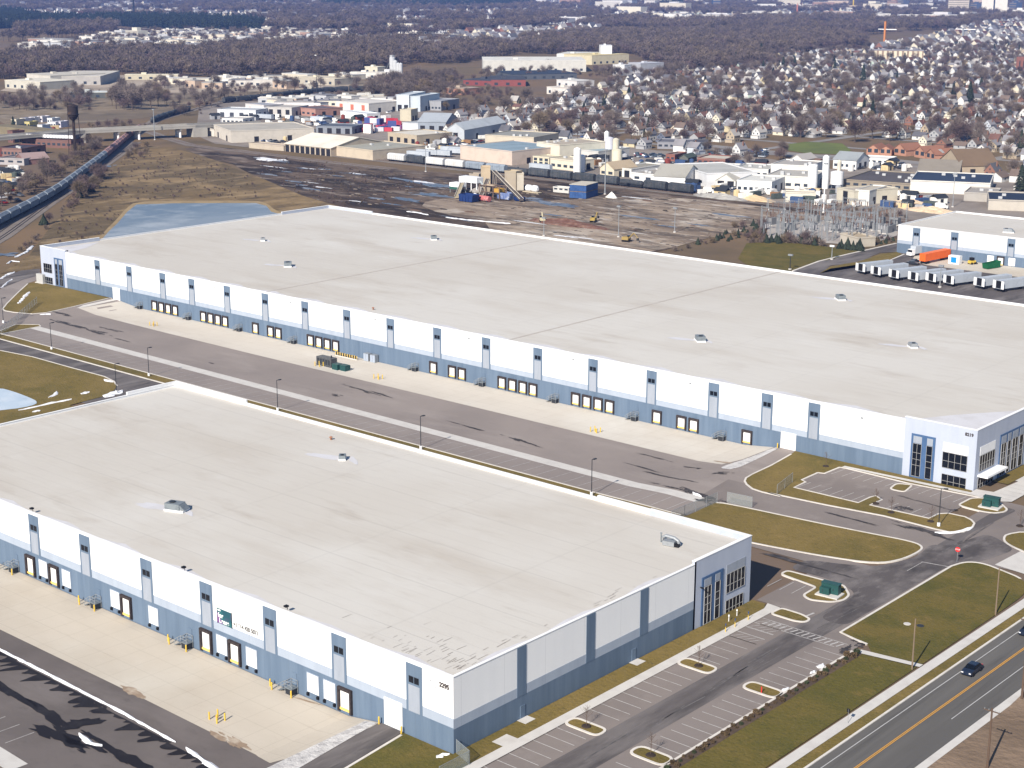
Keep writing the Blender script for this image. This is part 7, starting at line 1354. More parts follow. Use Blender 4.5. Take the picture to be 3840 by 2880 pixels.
# the farther houses as one mass
mats_ = []; big = MB()
for key, b in SB.items():
    mi = len(mats_); mats_.append(wm(hw[key[1:]]) if key[0] == 'w' else rm(hr[key[1:]])); big.add(b.v, b.f, mi)
r = random.Random(99); FARP = []
for tt, poly, n in (('O', ((0, 62), (120, 50), (330, 55), (480, 62), (900, 45), (1100, 40), (1500, 40), (1700, 36), (2212, 30), (2212, 4), (0, 6)), 3600), ('O', ((860, 100), (1000, 75), (1280, 60), (1300, 78), (1150, 95), (900, 112)), 260), ('O', ((1880, 110), (2212, 40), (2212, 95), (1900, 115)), 420)):
    FARP += scatter(ats(tt, poly), n, 50 + n, 12)
for p in FARP:
    cw_ = r.choices(wk, wts)[0]; cr_ = r.choices(rk, [30, 20, 20, 20, 8])[0]; v = r.randrange(5); s = r.uniform(.8, 1.5)
    for part, key, cl in (('wall', 'w' + cw_, hw[cw_]), ('roof', 'r' + cr_, hr[cr_])):
        m_ = wm(cl) if part == 'wall' else rm(cl)
        if m_ not in mats_: mats_.append(m_)
        src = HV[v][part]; big.add([(p[0] + x * s, p[1] + y * s, z * s) for x, y, z in src.v], src.f, mats_.index(m_))
o = big.top('far_houses', mats_, 'far mass of small pale houses reaching to the horizon', None, None, 'stuff')
# streets of the district
sb = MB()
for k_ in range(0, len(ROADS), 2):
    y = ROADS[k_] - 11; x = xs0
    while x < xs1:
        if all(inside((x + dx, y), NB) for dx in (0, 14)) : sb.add([(x, y - 3.5, .02), (x + 14, y - 3.5, .02), (x + 14, y + 3.5, .02), (x, y + 3.5, .02)], [(0, 1, 2, 3)])
        x += 14
for k_ in range(int((xs1 - xs0) / 130) + 2):
    x = -5000 + 130 * (int((xs0 + 5000) / 130) + k_) + 8; y = ys0
    while y < ys1:
        if inside((x, y), NB) and inside((x, y + 14), NB): sb.add([(x - 3.5, y, .04), (x + 3.5, y, .04), (x + 3.5, y + 14, .04), (x - 3.5, y + 14, .04)], [(0, 1, 2, 3)])
        y += 14
sb.top('residential_streets', roadfar, kind='structure')
for i, p in enumerate(scatter(NB, 130, 61, 10)):
    if not in_view(p[0], p[1]) or not free(p): continue
    d = math.hypot(p[0] - CP.x, p[1] - CP.y); h = rc.choice(list(cn)); 
    if d > 1500: continue
    yy = min(ROADS[::2], key=lambda q: abs(q - 11 - p[1])) - 11 + rc.choice((-2.4, 2.4)); o = bpy.data.objects.new('parked_car', far_car(h)); COL.objects.link(o); o.location = (p[0], yy, .05); tag(o, '%s car parked on a street of the housing district' % cn[h], 'car', '%s cars in the housing district' % cn[h])
r = random.Random(12)
for x, y, row in hs:
    d = math.hypot(x - CP.x, y - CP.y)
    for j in range(1 if r.random() < .35 else 2):
        p = (x + r.uniform(-7, 7), y + (r.uniform(9, 15) if r.random() < .7 else r.uniform(-8, -3)))
        if free(p): k = r.choices(('broad', 'dense', 'ever', 'shrub'), (60, 22, 7, 11))[0]; TREES.append((k, r.randrange(len(PR[k])), p[0], p[1], r.uniform(.4, 1.08), 'among the houses'))
for tt, x, y, s in (('B3', 235, 330, 1.5), ('B3', 480, 290, 1.4), ('B3', 520, 250, 1.2), ('B3', 380, 270, 1.2), ('B3', 1300, 260, 1.2), ('B3', 1600, 170, 1.5), ('B3', 1850, 240, 1.3), ('B4', 130, 300, 1.2), ('B4', 750, 400, 1.7), ('B4', 900, 370, 1.7), ('B4', 1050, 390, 1.6), ('B4', 1650, 420, 1.5), ('B4', 1720, 380, 1.4), ('B4', 500, 360, 1.3), ('B4', 280, 360, 1.2), ('B4', 1450, 300, 1.3), ('B4', 680, 200, 1.3)):
    p = at(tt, x, y); TREES.append(('dense', int(x) % 2, p.x, p.y, s, 'standing tall over the nearer houses'))
for tt, x, y, s in (('B4', 900, 200, 1.3), ('B4', 1750, 130, 1.6), ('A4', 820, 720, 1.7), ('A4', 130, 600, 1.3), ('A4', 230, 600, 1.3), ('B4', 2180, 820, 1.2), ('A4', 1740, 880, 1.6), ('A3', 2150, 510, 1.8), ('A3', 1930, 560, 1.4)):
    p = at(tt, x, y); TREES.append(('ever', int(x) % 2, p.x, p.y, s, 'standing out dark over the houses'))
# individual trees: those that show largest; the others are one mass
TREES = [t for t in TREES if in_view(t[2], t[3], 4)]
ORD = sorted(TREES, key=lambda t: (t[2] - CP.x) ** 2 + (t[3] - CP.y) ** 2); cnt = {}; rest = []
TM = {}
for k, lst in PR.items():
    for v, (tb, cb_, m_) in enumerate(lst): TM[k, v] = (tb.mesh(WORDS[k][0] + '_trunk', bark), cb_.mesh(WORDS[k][0] + '_crown', m_))
r = random.Random(4)
for k, v, x, y, s, wh in ORD:
    nm, cat, lb = WORDS[k]; cnt[nm] = cnt.get(nm, 0) + 1
    if cnt[nm] > 280: rest.append((k, v, x, y, s)); continue
    t = thing(nm, '%s %s' % (lb, wh), cat, (x, y, 0), r.uniform(0, 6.28), '%ss %s' % (lb, wh)); sc_ = s * r.uniform(.92, 1.08); t.scale = (sc_, sc_, s)
    for n_, me in zip(('trunk', 'crown'), TM[k, v]): o = bpy.data.objects.new(n_, me); COL.objects.link(o); o.parent = t
# ------------------------------------------------------------------ woodland masses (one object each, instanced trees)
def mass(name, label, items, protos):
    """items: (x, y, scale, rot, index); protos: list of meshes"""
    pc = bpy.data.collections.new(name + '_kinds')
    for i, (tb, cb_, m_) in enumerate(protos):
        b = MB(); b.add(tb.v, tb.f, 0); b.add(cb_.v, cb_.f, 1); o = bpy.data.objects.new('%s_kind_%02d' % (name, i), b.mesh(name + '_kind', [bark, m_])); pc.objects.link(o)
    me = bpy.data.meshes.new(name); me.from_pydata([(x, y, 0) for x, y, *_ in items], [], [])
    for an, ty, ix in (('scl', 'FLOAT', 2), ('rot', 'FLOAT', 3), ('idx', 'INT', 4)):
        a = me.attributes.new(an, ty, 'POINT'); a.data.foreach_set('value', [it[ix] for it in items])
    o = bpy.data.objects.new(name, me); COL.objects.link(o); tag(o, label, None, None, 'stuff')
    g = bpy.data.node_groups.new(name, 'GeometryNodeTree'); g.interface.new_socket('Geometry', in_out='INPUT', socket_type='NodeSocketGeometry'); g.interface.new_socket('Geometry', in_out='OUTPUT', socket_type='NodeSocketGeometry')
    N, L = g.nodes, g.links; gi, go = N.new('NodeGroupInput'), N.new('NodeGroupOutput'); ip = N.new('GeometryNodeInstanceOnPoints'); ci = N.new('GeometryNodeCollectionInfo'); ci.inputs[0].default_value = pc; ci.inputs['Separate Children'].default_value = True; ci.inputs['Reset Children'].default_value = True
    def attr(n, ty): q = N.new('GeometryNodeInputNamedAttribute'); q.data_type = ty; q.inputs[0].default_value = n; return q.outputs[0]
    m2p = N.new('GeometryNodeMeshToPoints'); L.new(gi.outputs[0], m2p.inputs[0]); L.new(m2p.outputs[0], ip.inputs['Points']); L.new(ci.outputs[0], ip.inputs['Instance']); ip.inputs['Pick Instance'].default_value = True
    L.new(attr('idx', 'INT'), ip.inputs['Instance Index']); cx = N.new('ShaderNodeCombineXYZ'); L.new(attr('rot', 'FLOAT'), cx.inputs[2]); L.new(cx.outputs[0], ip.inputs['Rotation']); L.new(attr('scl', 'FLOAT'), ip.inputs['Scale']); L.new(ip.outputs[0], go.inputs[0])
    md = o.modifiers.new('trees', 'NODES'); md.node_group = g; return o
ftw = mat('forest_twigs', (0.119, 0.095, 0.085), [((0.072, 0.056, 0.054), .02, .42, .62, 5), ((0.155, 0.126, 0.108), .05, .56, .76, 4)], .95, var=.3); ftw2 = mat('forest_twigs_tan', (0.155, 0.122, 0.092), [((0.078, 0.059, 0.049), .03, .42, .62, 5)], .95, var=.3)
FP = [bare_proto(21, 13, 6.0, 260, ftw, .32, L=2.4), bare_proto(22, 15, 5.4, 260, ftw2, .32, L=2.4), bare_proto(23, 12, 5.6, 240, twigr, .32, L=2.2), bare_proto(24, 12, 5.8, 240, ftw, .3, L=2.2)]
allp = [p for l in PR.values() for p in l]; base_i = {}; q = 0
for k, l in PR.items(): base_i[k] = q; q += len(l)
r = random.Random(6)
mass('district_trees', 'bare trees thickly scattered among the farther houses', [(x, y, s, r.uniform(0, 6.28), base_i[k] + v) for k, v, x, y, s in rest], allp)
def woods(name, label, regs, protos, seed, lo=.8, hi=1.3, per=70, cap=9000, patch=0):
    r = random.Random(seed); it = []
    for tt, poly in regs:
        pw = ats(tt, poly); n = min(cap, int(area(pw) / per))
        for p in scatter(pw, n, seed, 0):
            if any(hit(p, u, 4) for u in USED): continue
            if patch and mnoise.noise(Vector((p[0] / 260, p[1] / 420, seed))) + .6 * mnoise.noise(Vector((p[0] / 80, p[1] / 120, seed))) < patch - .5: continue
            it.append((p[0], p[1], r.uniform(lo, hi), r.uniform(0, 6.28), r.randrange(len(protos))))
    return mass(name, label, it, protos)
woods('river_wood', 'broad band of bare grey woodland along the river bottom', [('Z', ((-40, 300), (-40, 225), (250, 212), (420, 196), (700, 200), (900, 178), (1200, 172), (1560, 158), (1850, 172), (1960, 185), (1930, 205), (1700, 240), (1560, 240), (1420, 262), (1300, 285), (1000, 282), (900, 290), (600, 290), (450, 278), (250, 285), (90, 300))), ('Z', ((1950, 200), (1950, 150), (2200, 132), (2500, 128), (2900, 118), (3230, 140), (3260, 170), (3050, 195), (2850, 210), (2750, 232), (2560, 246), (2420, 240), (2380, 205), (2100, 205))), ('Z', ((2900, 250), (2700, 262), (2450, 262), (2560, 246), (2850, 215)))], FP, 71, .7, 1.25, 95, 9000)
woods('bare_wood', 'bare trees on the near edge of the river wood and round the far depots', [('Z', ((0, 345), (200, 352), (420, 330), (640, 305), (960, 305), (1350, 300), (1400, 350), (1000, 360), (700, 350), (400, 372), (0, 385))), ('Z', ((1500, 330), (1700, 290), (1950, 268), (2300, 262), (2400, 280), (1800, 310), (1650, 350)))], PR['broad'][:3] + PR['shrub'], 72, .5, .95, 420)
woods('plant_wood', 'bare trees round the long pale hall and the red-walled plant', [('Z', ((1380, 305), (1600, 285), (1700, 275), (1715, 330), (1600, 420), (1420, 380))), ('Z', ((2200, 268), (2400, 262), (2560, 262), (2500, 285), (2250, 290)))], PR['broad'] + PR['dense'], 75, .45, .9, 130)
CP2 = [cone_proto(31, 16, 5.2, 90), cone_proto(32, 13, 5.6, 80)]
woods('conifer_wood', 'dark blue-green conifer wood beyond the far depots at upper left', [('Z', ((-40, 110), (-40, 50), (60, 55), (160, 78), (330, 82), (440, 78), (700, 80), (960, 92), (1000, 108), (960, 122), (760, 118), (560, 108), (380, 92), (150, 100))), ('Z', ((1180, 30), (1330, 8), (1700, 8), (2000, 14), (2000, 26), (1750, 32), (1560, 34), (1350, 32))), ('Z', ((2480, 24), (2560, 16), (2560, 30), (2470, 34)))], CP2, 73, .9, 1.5, 55, 9000)
woods('far_wood', 'far hazy bare woodland between the suburbs', [('Z', ((-60, 60), (-60, 4), (3900, 4), (3900, 60), (3300, 70), (2900, 66), (2300, 58), (1900, 66), (1100, 90), (960, 80), (500, 70))), ('Z', ((0, 160), (60, 120), (200, 105), (440, 105), (440, 125), (250, 145))), ('Z', ((960, 125), (1100, 78), (1500, 66), (2200, 64), (2300, 60), (2250, 78), (1900, 120), (1500, 140), (1300, 148), (1100, 135))), ('Z', ((2080, 130), (2250, 80), (2700, 72), (3200, 78), (3500, 84), (3840, 70), (3840, 110), (3400, 118), (3200, 140), (2900, 118), (2300, 128)))], FP, 74, 1.0, 1.6, 190, 26000, .52)
woods('depot_trees', 'scattered bare trees and bushes among the far depots', [('Z', ((300, 150), (480, 116), (960, 112), (1420, 112), (1450, 150), (1000, 178), (700, 196), (420, 196), (200, 216), (20, 216), (20, 195)))], FP, 76, .5, .9, 700)
woods('dry_weeds', 'dry weed tussocks dotted over the rough field and the yard edge', [('B1', ((430, 1150), (560, 1010), (700, 880), (960, 650), (1180, 450), (1300, 440), (1700, 530), (2212, 720), (2212, 895), (1170, 900), (860, 1230), (420, 1370))), ('B2', ((0, 500), (640, 580), (1190, 650), (1500, 760), (1100, 900), (740, 950), (400, 850), (0, 690))), ('B3', ((1260, 1370), (1600, 1260), (1900, 1130), (2212, 1080), (2212, 1180), (1700, 1300)))], PR['shrub'], 77, .12, .34, 42)
db = MB(); r = random.Random(17); dm = [mat('rubble_grey', (.15, .128, .108)), mat('rubble_dark', (.045, .037, .031)), mat('rubble_tan', (.21, .17, .132)), mat('rubble_rust', (.10, .065, .048))]
for p in scatter(ats('B2', ((300, 700), (1190, 660), (2212, 760), (2212, 1130), (1600, 1010), (740, 940))), 260, 18, 2) + scatter(ats('B3', ((0, 800), (1500, 880), (2212, 980), (2212, 1110), (1300, 1320), (0, 1180))), 520, 19, 1.6):
    s_ = r.uniform(.25, 1.0) * (2.2 if r.random() < .08 else 1); m_ = r.choices((0, 1, 2, 3), (26, 52, 14, 8))[0]; n_ = r.randrange(4, 7); a0 = r.uniform(0, 6); q = [(p[0] + s_ * r.uniform(1.0, 2.6) * math.cos(a0 + k_ * 6.283 / n_), p[1] + s_ * r.uniform(.35, .8) * math.sin(a0 + k_ * 6.283 / n_)) for k_ in range(n_)]; o_ = len(db.v); h_ = s_ * r.uniform(.12, .35)
    db.v += [(x, y, 0) for x, y in q] + [(p[0] + (x - p[0]) * .55, p[1] + (y - p[1]) * .55, h_) for x, y in q]; fs = [tuple(o_ + n_ + k_ for k_ in range(n_))] + [(o_ + k_, o_ + (k_ + 1) % n_, o_ + n_ + (k_ + 1) % n_, o_ + n_ + k_) for k_ in range(n_)]; db.f += fs; db.m += [m_] * len(fs)
db.top('rubble', dm, 'loose rubble and clods strewn over the cleared yard', kind='stuff')
# ------------------------------------------------------------------ far depots, towers and city blocks
FB = {}
def far_block(A, B, depth, H, wcol, rcol, label, name='commercial_building', cat='building', group=None):
    A, B = Vector(A[:2]), Vector(B[:2]); L = (B - A).length; a = math.atan2((B - A).y, (B - A).x); b = MB(); b.box(0, L, 0, depth, -.3, H, 0); b.box(-.15, L + .15, -.15, depth + .15, H, H + .5, 1); b.box(L * .3, L * .3 + min(5, L * .2), depth * .3, depth * .3 + 4, H + .5, H + 2.2, 1)
    n = max(2, int(L / 9)); [b.box(L * (i + .3) / n, L * (i + .6) / n, -.12, -.01, 1, min(3.5, H * .6), 2) for i in range(n)]
    o = b.top(name, [wm(wcol), rm(rcol), dglass], label, cat, group); o.location = (A.x, A.y, 0); o.rotation_euler = (0, 0, a); USED.append((A, B, depth)); return o
def fb(tt, l, r_, depth, H, wcol, rcol, label, yt=None, **k):
    A = at(tt, *l); return far_block(A, at(tt, *r_), depth, H if yt is None else max(3, top_z(A, tt, l[0], yt)), wcol, rcol, label, **k)
fb('A1', (235, 720), (440, 740), 60, 9, 'd6cfc0', 'c9c4b8', 'tan depot block at the left end of the long grey far depot'); fb('A1', (440, 735), (870, 735), 90, 8, 'b9b4ae', 'cdc8be', 'long grey depot with arched fronts before the river wood'); fb('A1', (45, 760), (350, 780), 40, 7, 'cfc9b6', 'e2dccb', 'pale depot with a slanted front at the far left'); fb('A1', (1080, 690), (1540, 690), 10, 5, 'cfc4a0', 'ddd6c0', 'thin long tan wall building before the river wood')
fb('A1', (600, 850), (1000, 850), 16, 5, '5e625e', 'd5dad8', 'white-roofed canopy with dark gaps at far left'); fb('A2', (340, 720), (680, 740), 30, 6, 'c6bba4', 'd6ccb6', 'pale tan yard building beneath the floodlight mast'); fb('A2', (410, 775), (520, 775), 20, 5, 'cfc6b2', 'd9d3c4', 'small tan building by the dark hopper cars')
fb('A2', (940, 630), (1050, 635), 14, 14, 'e6dcbc', 'e8e2cc', 'cream block left of the grey cement works', yt=578)
t = thing('cement_works', 'grey cement works with twin white silos in the bare trees', 'factory', at('A2', 1180, 650)); t.scale = (.62,) * 3
for x, hgt, rr_ in ((0, 30, 5), (7, 24, 4), (14, 20, 3.4), (20, 20, 3.4)): b = MB(); b.lathe(x, 0, [(rr_, 0), (rr_, hgt), (.4, hgt + 2)], 14); b.part('silo', wm('d0d4da'), t, local=True)
b = MB(); b.box(-20, -4, 0, 12, 0, 9); b.part('shed', coping, t, local=True); b = MB(); b.box(-3, 3, -3, 3, 30, 34); b.part('headhouse', wm('b9bcc0'), t, local=True); b = MB(); b.bar((-18, 2, 8), (-2, 0, 30), .8); b.part('conveyor', steel, t, local=True)
fb('A2', (1790, 735), (2030, 745), 60, 10, '9a3a34', '4c4f58', 'red-walled plant with dark roof, left wing', yt=690); fb('A2', (2030, 745), (2330, 745), 60, 9, 'a4443a', '4c4f58', 'red-walled plant with dark roof, right wing', yt=690); fb('A2', (1640, 810), (1800, 820), 22, 8, 'c98664', 'b0a090', 'orange brick block among trees left of the red plant', yt=760); fb('A3', (0, 690), (560, 680), 60, 9, '5c6470', '3c4656', 'long dark-roofed shed behind the red plant', yt=645)
fb('A3', (-250, 620), (640, 620), 80, 13, 'd9d6cc', 'e2e0d8', 'very long pale hall in front of the river wood', yt=525); fb('A3', (385, 540), (690, 545), 60, 20, 'ecece8', 'dcdcd6', 'taller white hall behind the very long pale hall', yt=468); fb('A3', (690, 560), (1010, 545), 50, 17, 'e8d9a6', 'd6c89c', 'cream-yellow hall right of the taller white hall', yt=482); fb('A3', (765, 545), (862, 545), 22, 42, 'eef0f4', 'dcdfe4', 'white cube tower block rising from the cream hall', yt=396)
fb('A3', (870, 650), (970, 655), 14, 11, 'eeeeee', 'dcdcdc', 'small white cube building before the housing district'); fb('A3', (1110, 640), (1310, 630), 20, 11, 'b9bcc6', 'c2c4cc', 'grey flat building with white columns before the river wood'); fb('A3', (385, 745), (560, 760), 22, 6, 'e6e2e0', 'd8d6d2', 'white low warehouse among the far houses'); fb('A3', (300, 810), (540, 830), 22, 6, 'e9e1d8', 'd9d2c8', 'white long low warehouse among the far houses'); fb('A3', (770, 318), (1190, 318), 30, 7, 'eee8e4', 'e0dad6', 'long thin white shed in the middle of the river wood'); fb('A3', (390, 325), (640, 325), 20, 6, 'd6c6bc', 'cfc4bc', 'pinkish thin long shed left of the long white shed in the wood')
for i in range(11):
    pass
ap = thing('apartment_block', 'long cream apartment block with brown ends over the housing district', 'apartments', at('A4', 905, 527), math.atan2((at('A4', 1340, 532) - at('A4', 905, 527)).y, (at('A4', 1340, 532) - at('A4', 905, 527)).x)); L = (at('A4', 1340, 532) - at('A4', 905, 527)).length
b = MB(); b.box(0, L, 0, 18, 0, 13); b.part('wall', wm('b09070'), ap, local=True); b = MB(); b.box(-.3, L + .3, -.3, 18.3, 13, 13.8); b.part('roof', rm('9a98a0'), ap, local=True)
for i in range(10): b = MB(); b.box(L * (i + .12) / 10, L * (i + .72) / 10, -.9, -.02, 0, 12.5); b.part('bay', wm('f2e2ba'), ap, local=True)
def tower(tt, l, r_, yt, depth, wcol, label, strips=0, bands=0, name='tower_block'):
    A, B = at(tt, *l), at(tt, *r_); L = (B - A).length; H = top_z(A, tt, l[0], yt); t = thing(name, label, 'tower', A, math.atan2((B - A).y, (B - A).x)); b = MB(); b.box(0, L, 0, depth, 0, H); b.part('wall', wm(wcol), t, local=True); b = MB(); b.box(L * .3, L * .7, depth * .3, depth * .7, H, H + 5); b.part('plant_room', wm(wcol), t, local=True)
    for i in range(strips): x = L * (i + 1) / (strips + 1) - L * .04; b = MB(); b.box(x, x + L * .06, -.4, -.01, 4, H - 4); b.part('window_strip', dglass, t, local=True)
    for i in range(bands): z = H * (i + .4) / bands; b = MB(); b.box(.5, L - .5, -.4, -.01, z, z + H / bands * .38); b.part('window_band', rm('948a80'), t, local=True)
    return t
tower('A4', (2080, 122), (2140, 124), 20, 20, '46608c', 'dark blue block right of the white slab tower', 0, 5); tower('A4', (1745, 118), (1800, 120), 30, 18, '54688e', 'blue-grey block between the two slab towers', 0, 5); tower('A4', (2110, 145), (2230, 146), 85, 22, 'ece8e0', 'low white block at the right frame edge under the slab tower', 3); tower('A4', (1390, 60), (1420, 60), -10, 14, 'dfe2ea', 'slim white tower at the top edge', 0, 6); tower('A4', (1480, 60), (1530, 60), -4, 14, 'c9d0de', 'pale blue tower at the top edge', 0, 6); tower('A4', (1840, 128), (2062, 130), -60, 24, 'f2ead8', 'broad white slab tower cut by the top edge at upper right', 1); tower('A4', (1552, 122), (1732, 124), -40, 24, 'd9cbb4', 'beige banded slab tower left of the white slab tower', 0, 9); tower('A4', (1025, 92), (1100, 94), 5, 20, 'b98878', 'brick-pink tower block near the top edge', 0, 5); tower('A4', (1115, 94), (1165, 96), 2, 20, '5a6684', 'dark blue tower block beside the brick-pink one', 0, 6); tower('A1', (1085, 325), (1195, 330), 262, 20, 'e3dcc4', 'pale slab block among the far depots at upper left', 0, 6); tower('A3', (912, 26), (1010, 26), -6, 24, 'e9dfc6', 'cream block at the top edge, middle of the horizon', 0, 3); tower('A3', (1735, 80), (1800, 80), -5, 20, '3c5a84', 'blue block at the top edge', 0, 4); tower('A4', (2140, 610), (2240, 620), 490, 22, 'b4664c', 'brick tower block at the right frame edge over the houses', 2, 0); tower('A4', (1370, 118), (1470, 120), 78, 20, 'f0eee6', 'white curved-fronted block left of the banded tower', 2, 0); tower('A4', (660, 105), (835, 105), 62, 24, 'd8bd96', 'tan stepped block below the top edge', 0, 4)
for tt, x, yb, yt, m_, lb in (('A4', 1005, 372, 185, mat('crane_orange', (.5, .2, .06)), 'orange tower crane mast over the apartment block'), ('A4', 735, 100, -20, mat('crane_yellow', (.6, .42, .05)), 'yellow mast at the top edge'), ('A4', 250, 160, 40, mat('crane_red', (.42, .16, .12)), 'red-brown mast tower among the far blocks'), ('A1', 1160, 175, -40, dsteel, 'dark slender mast at the top left of the view'), ('A4', 1680, 380, 250, greyb, 'thin grey tower crane right of the apartment block')):
    p = at(tt, x, yb); H = top_z(p, tt, x, yt); t = thing('crane_mast', lb, 'mast', p); b = MB(); b.box(-1.3, 1.3, -1.3, 1.3, 0, H); b.part('mast', m_, t, local=True)
    if 'crane' in lb: b = MB(); b.box(-12, 20, -.5, .5, H * .62 if 'orange' in lb else H - 1, H * .62 + 1.2 if 'orange' in lb else H + .2); b.part('jib', coping, t, local=True)
    else: b = MB(); b.box(-.5, .5, -.5, .5, H, H + 4); b.part('tip', m_, t, local=True)
r = random.Random(31); k_ = 0
pal = ['eee8dc', 'f2efe8', 'e6d8ba', 'dcd6cc', 'cfc6b4', 'e9e4e6', 'd8b898', 'c9ccd2', 'f0e6c8', 'b98a70']; rp = ['d8d6d0', 'c2c0ba', 'aaa8a4', 'e4e0d6', '8a8a90']
DEP = []
CN = {'b98a70': 'brick-brown', 'd8b898': 'tan', 'e6d8ba': 'cream', 'f0e6c8': 'cream', 'c9ccd2': 'pale grey', 'cfc6b4': 'beige', 'dcd6cc': 'beige'}
def depots(tt, poly, n, seed, Lr, Dr, Hr, where, mind):
    for p in scatter(ats(tt, poly), n, seed, mind):
        L = r.uniform(*Lr); a = r.choice((0, 0, .1, .7)); A = Vector(p); B = A + Vector((math.cos(a), math.sin(a))) * L
        if any(hit((A + B) / 2, u, 3) for u in USED): continue
        dp = r.uniform(*Dr); USED.append((A, B, dp)); DEP.append((A, B, a, L, dp, r.uniform(*Hr), r.choice(pal), r.choice(rp), where))
depots('Z', ((300, 150), (480, 118), (960, 118), (1420, 118), (1450, 142), (1000, 168), (700, 188), (420, 190), (200, 212), (40, 212), (40, 195)), 150, 1, (14, 52), (10, 26), (4, 8), 'of the far depot strip at upper left', 17); depots('Z', ((0, 178), (150, 152), (180, 165), (60, 182)), 6, 2, (40, 90), (20, 40), (5, 8), 'at the far left edge', 40)
depots('Z', ((1950, 82), (2250, 70), (2650, 52), (3300, 60), (3840, 66), (3840, 80), (3300, 82), (2900, 84), (2450, 76), (2200, 84), (1960, 92)), 130, 3, (24, 100), (15, 30), (6, 14), 'of the far city strip at upper right', 24); depots('Z', ((1400, 110), (1450, 90), (1600, 92), (1640, 125), (1500, 130)), 12, 4, (30, 80), (15, 30), (6, 12), 'of the pale group in the distant woods', 30)
depots('Z', ((0, 65), (960, 55), (1900, 62), (1900, 30), (0, 25)), 26, 5, (30, 90), (15, 30), (6, 12), 'scattered among the farthest suburbs', 60); depots('Z', ((2000, 55), (3840, 45), (3840, 8), (2000, 16)), 70, 6, (25, 90), (15, 30), (8, 28), 'near the horizon at upper right', 45)
depots('Z', ((540, 300), (960, 300), (1330, 292), (1200, 330), (700, 335)), 18, 7, (15, 40), (10, 20), (4, 7), 'in the tan yards before the river wood', 22)
depots('B2', ((0, 60), (700, 30), (1150, 20), (1180, 60), (700, 90), (60, 120)), 16, 8, (14, 34), (8, 16), (4, 6), 'in the truck lots beyond the railway', 18)
DEP.sort(key=lambda d: (d[0] - CP.xy).length); fm = MB(); fmats = [dglass]
for i, (A, B, a, L, dp, H, c_, r_, where) in enumerate(DEP):
    if i < 250: USED.pop(); far_block(A, B, dp, H, c_, r_, CN.get(c_, 'white') + ' low commercial building ' + where, group='low commercial buildings ' + where); continue
    for h_ in (wm(c_), rm(r_)):
        if h_ not in fmats: fmats.append(h_)
    b = MB(); b.box(0, L, 0, dp, -.3, H, fmats.index(wm(c_))); b.box(-.15, L + .15, -.15, dp + .15, H, H + .5, fmats.index(rm(r_))); n_ = max(2, int(L / 9)); [b.box(L * (q + .3) / n_, L * (q + .6) / n_, -.12, -.01, 1, min(3.5, H * .6), 0) for q in range(n_)]
    cs, sn_ = math.cos(a), math.sin(a); o_ = len(fm.v); fm.v += [(A.x + x * cs - y * sn_, A.y + x * sn_ + y * cs, z) for x, y, z in b.v]; fm.f += [tuple(o_ + q for q in f) for f in b.f]; fm.m += b.m
fm.top('far_buildings', fmats, 'mass of the farthest pale city and suburb buildings near the horizon', kind='stuff')
sheet('far_yard', ats('Z', ((100, 225), (300, 165), (480, 120), (960, 122), (1430, 120), (1450, 145), (1000, 172), (650, 192), (420, 200))), .03, mat('far_paving', (.36, .33, .31), [((.24, .21, .19), .012, .42, .62, 7)], .95), raw=True)
sheet('far_yard', smooth(ats('Z', ((-40, 470), (-40, 350), (450, 296), (960, 300), (1340, 292), (1480, 330), (1380, 372), (1000, 352), (820, 366), (700, 405), (560, 440), (420, 452), (240, 470))), 1), .015, mat('tan_flats', (.215, .17, .115), [((.14, .112, .08), .012, .42, .58, 8, (1, 1.5, 1)), ((.30, .25, .19), .02, .52, .68, 8), ((.10, .085, .06), .04, .54, .7, 8)], .95), raw=True)
sheet('far_yard', ats('Z', ((0, 340), (90, 302), (450, 282), (960, 296), (1340, 290), (1300, 330), (900, 345), (420, 350), (200, 360))), .03, mat('tan_yard', (.36, .30, .235), [((.24, .20, .155), .015, .42, .62, 8), ((.45, .40, .34), .03, .55, .72, 6)], .95), raw=True)
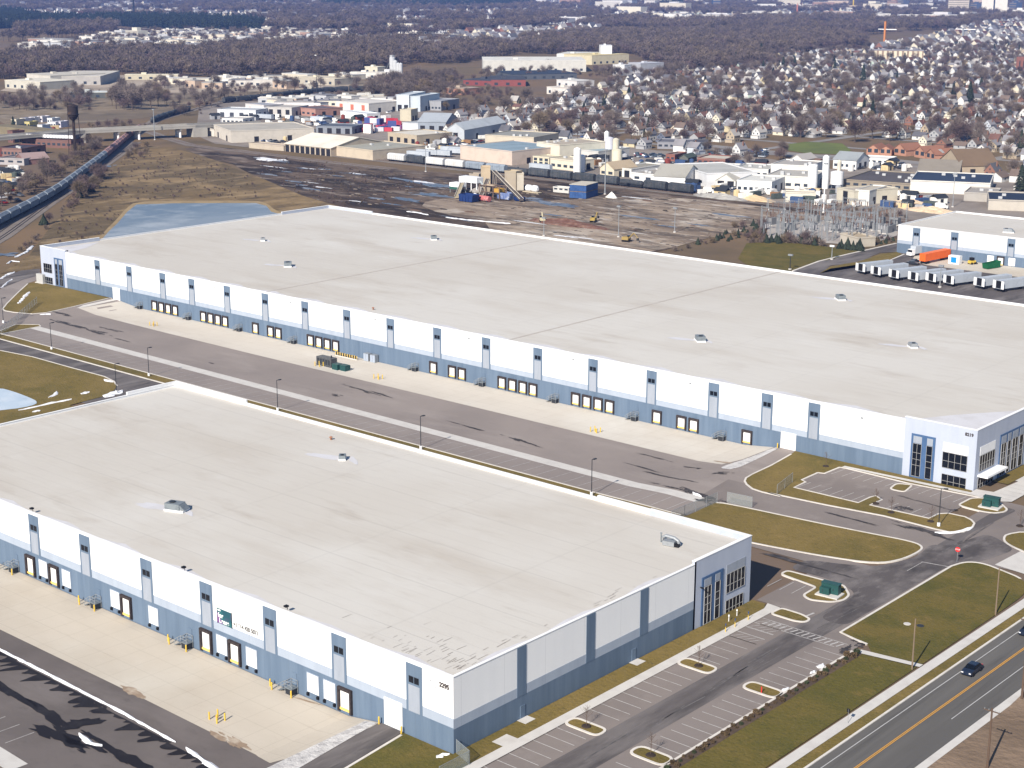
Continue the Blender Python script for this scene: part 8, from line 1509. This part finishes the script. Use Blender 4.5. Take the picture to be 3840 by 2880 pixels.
sheet('far_avenue', ats('Z', ((1900, 88), (2250, 76), (2700, 66), (3840, 72), (3840, 84), (2700, 76), (2250, 86), (1900, 100))), .04, roadfar, raw=True)
# ------------------------------------------------------------------ world, sun, view
w = bpy.data.worlds.new('World'); scene.world = w; w.use_nodes = True; N, L = w.node_tree.nodes, w.node_tree.links
sk = N.new('ShaderNodeTexSky'); sk.sky_type = 'NISHITA'; sk.sun_disc = False; ELEV = math.radians(34.5)
SD = Vector((.245, -.970, 0)).normalized(); az = math.atan2(SD.x, SD.y)
sk.sun_elevation = ELEV; sk.sun_rotation = az; sk.altitude = 200; sk.air_density = 1.0; sk.dust_density = .2; sk.ozone_density = 3.0
L.new(sk.outputs[0], N['Background'].inputs[0]); N['Background'].inputs[1].default_value = SKY
sl = bpy.data.lights.new('sun', 'SUN'); sl.energy = SUN; sl.angle = math.radians(.53); sl.color = (1.0, .915, .80); so = bpy.data.objects.new('sun', sl); COL.objects.link(so)
dirv = Vector((SD.x * math.cos(ELEV), SD.y * math.cos(ELEV), math.sin(ELEV))); so.rotation_euler = dirv.to_track_quat('Z', 'Y').to_euler(); so.location = (300, -300, 300)
if HAZE:
    b = MB(); b.prism([(1200, -800), (1200, 1200), (-3000, 9500), (-13000, 9500), (-13000, 2000), (-900, -800)], -9, 140); hm = bpy.data.materials.new('haze'); hm.use_nodes = True; N, L = hm.node_tree.nodes, hm.node_tree.links; N.remove(N['Principled BSDF']); pv = N.new('ShaderNodeVolumePrincipled'); pv.inputs['Color'].default_value = (.20, .37, .95, 1); pv.inputs['Density'].default_value = HAZE; pv.inputs['Anisotropy'].default_value = .0; L.new(pv.outputs[0], N['Material Output'].inputs['Volume'])
    b.top('haze', hm, kind='stuff')
scene.view_settings.view_transform = 'Standard'; scene.view_settings.look = 'None'; scene.view_settings.gamma = 1.0; scene.view_settings.use_curve_mapping = False; scene.view_settings.exposure = EXPO
scene.render.engine = 'CYCLES'; scene.render.resolution_x = 1024; scene.render.resolution_y = 768; scene.cycles.volume_bounces = 0; scene.cycles.max_bounces = 6
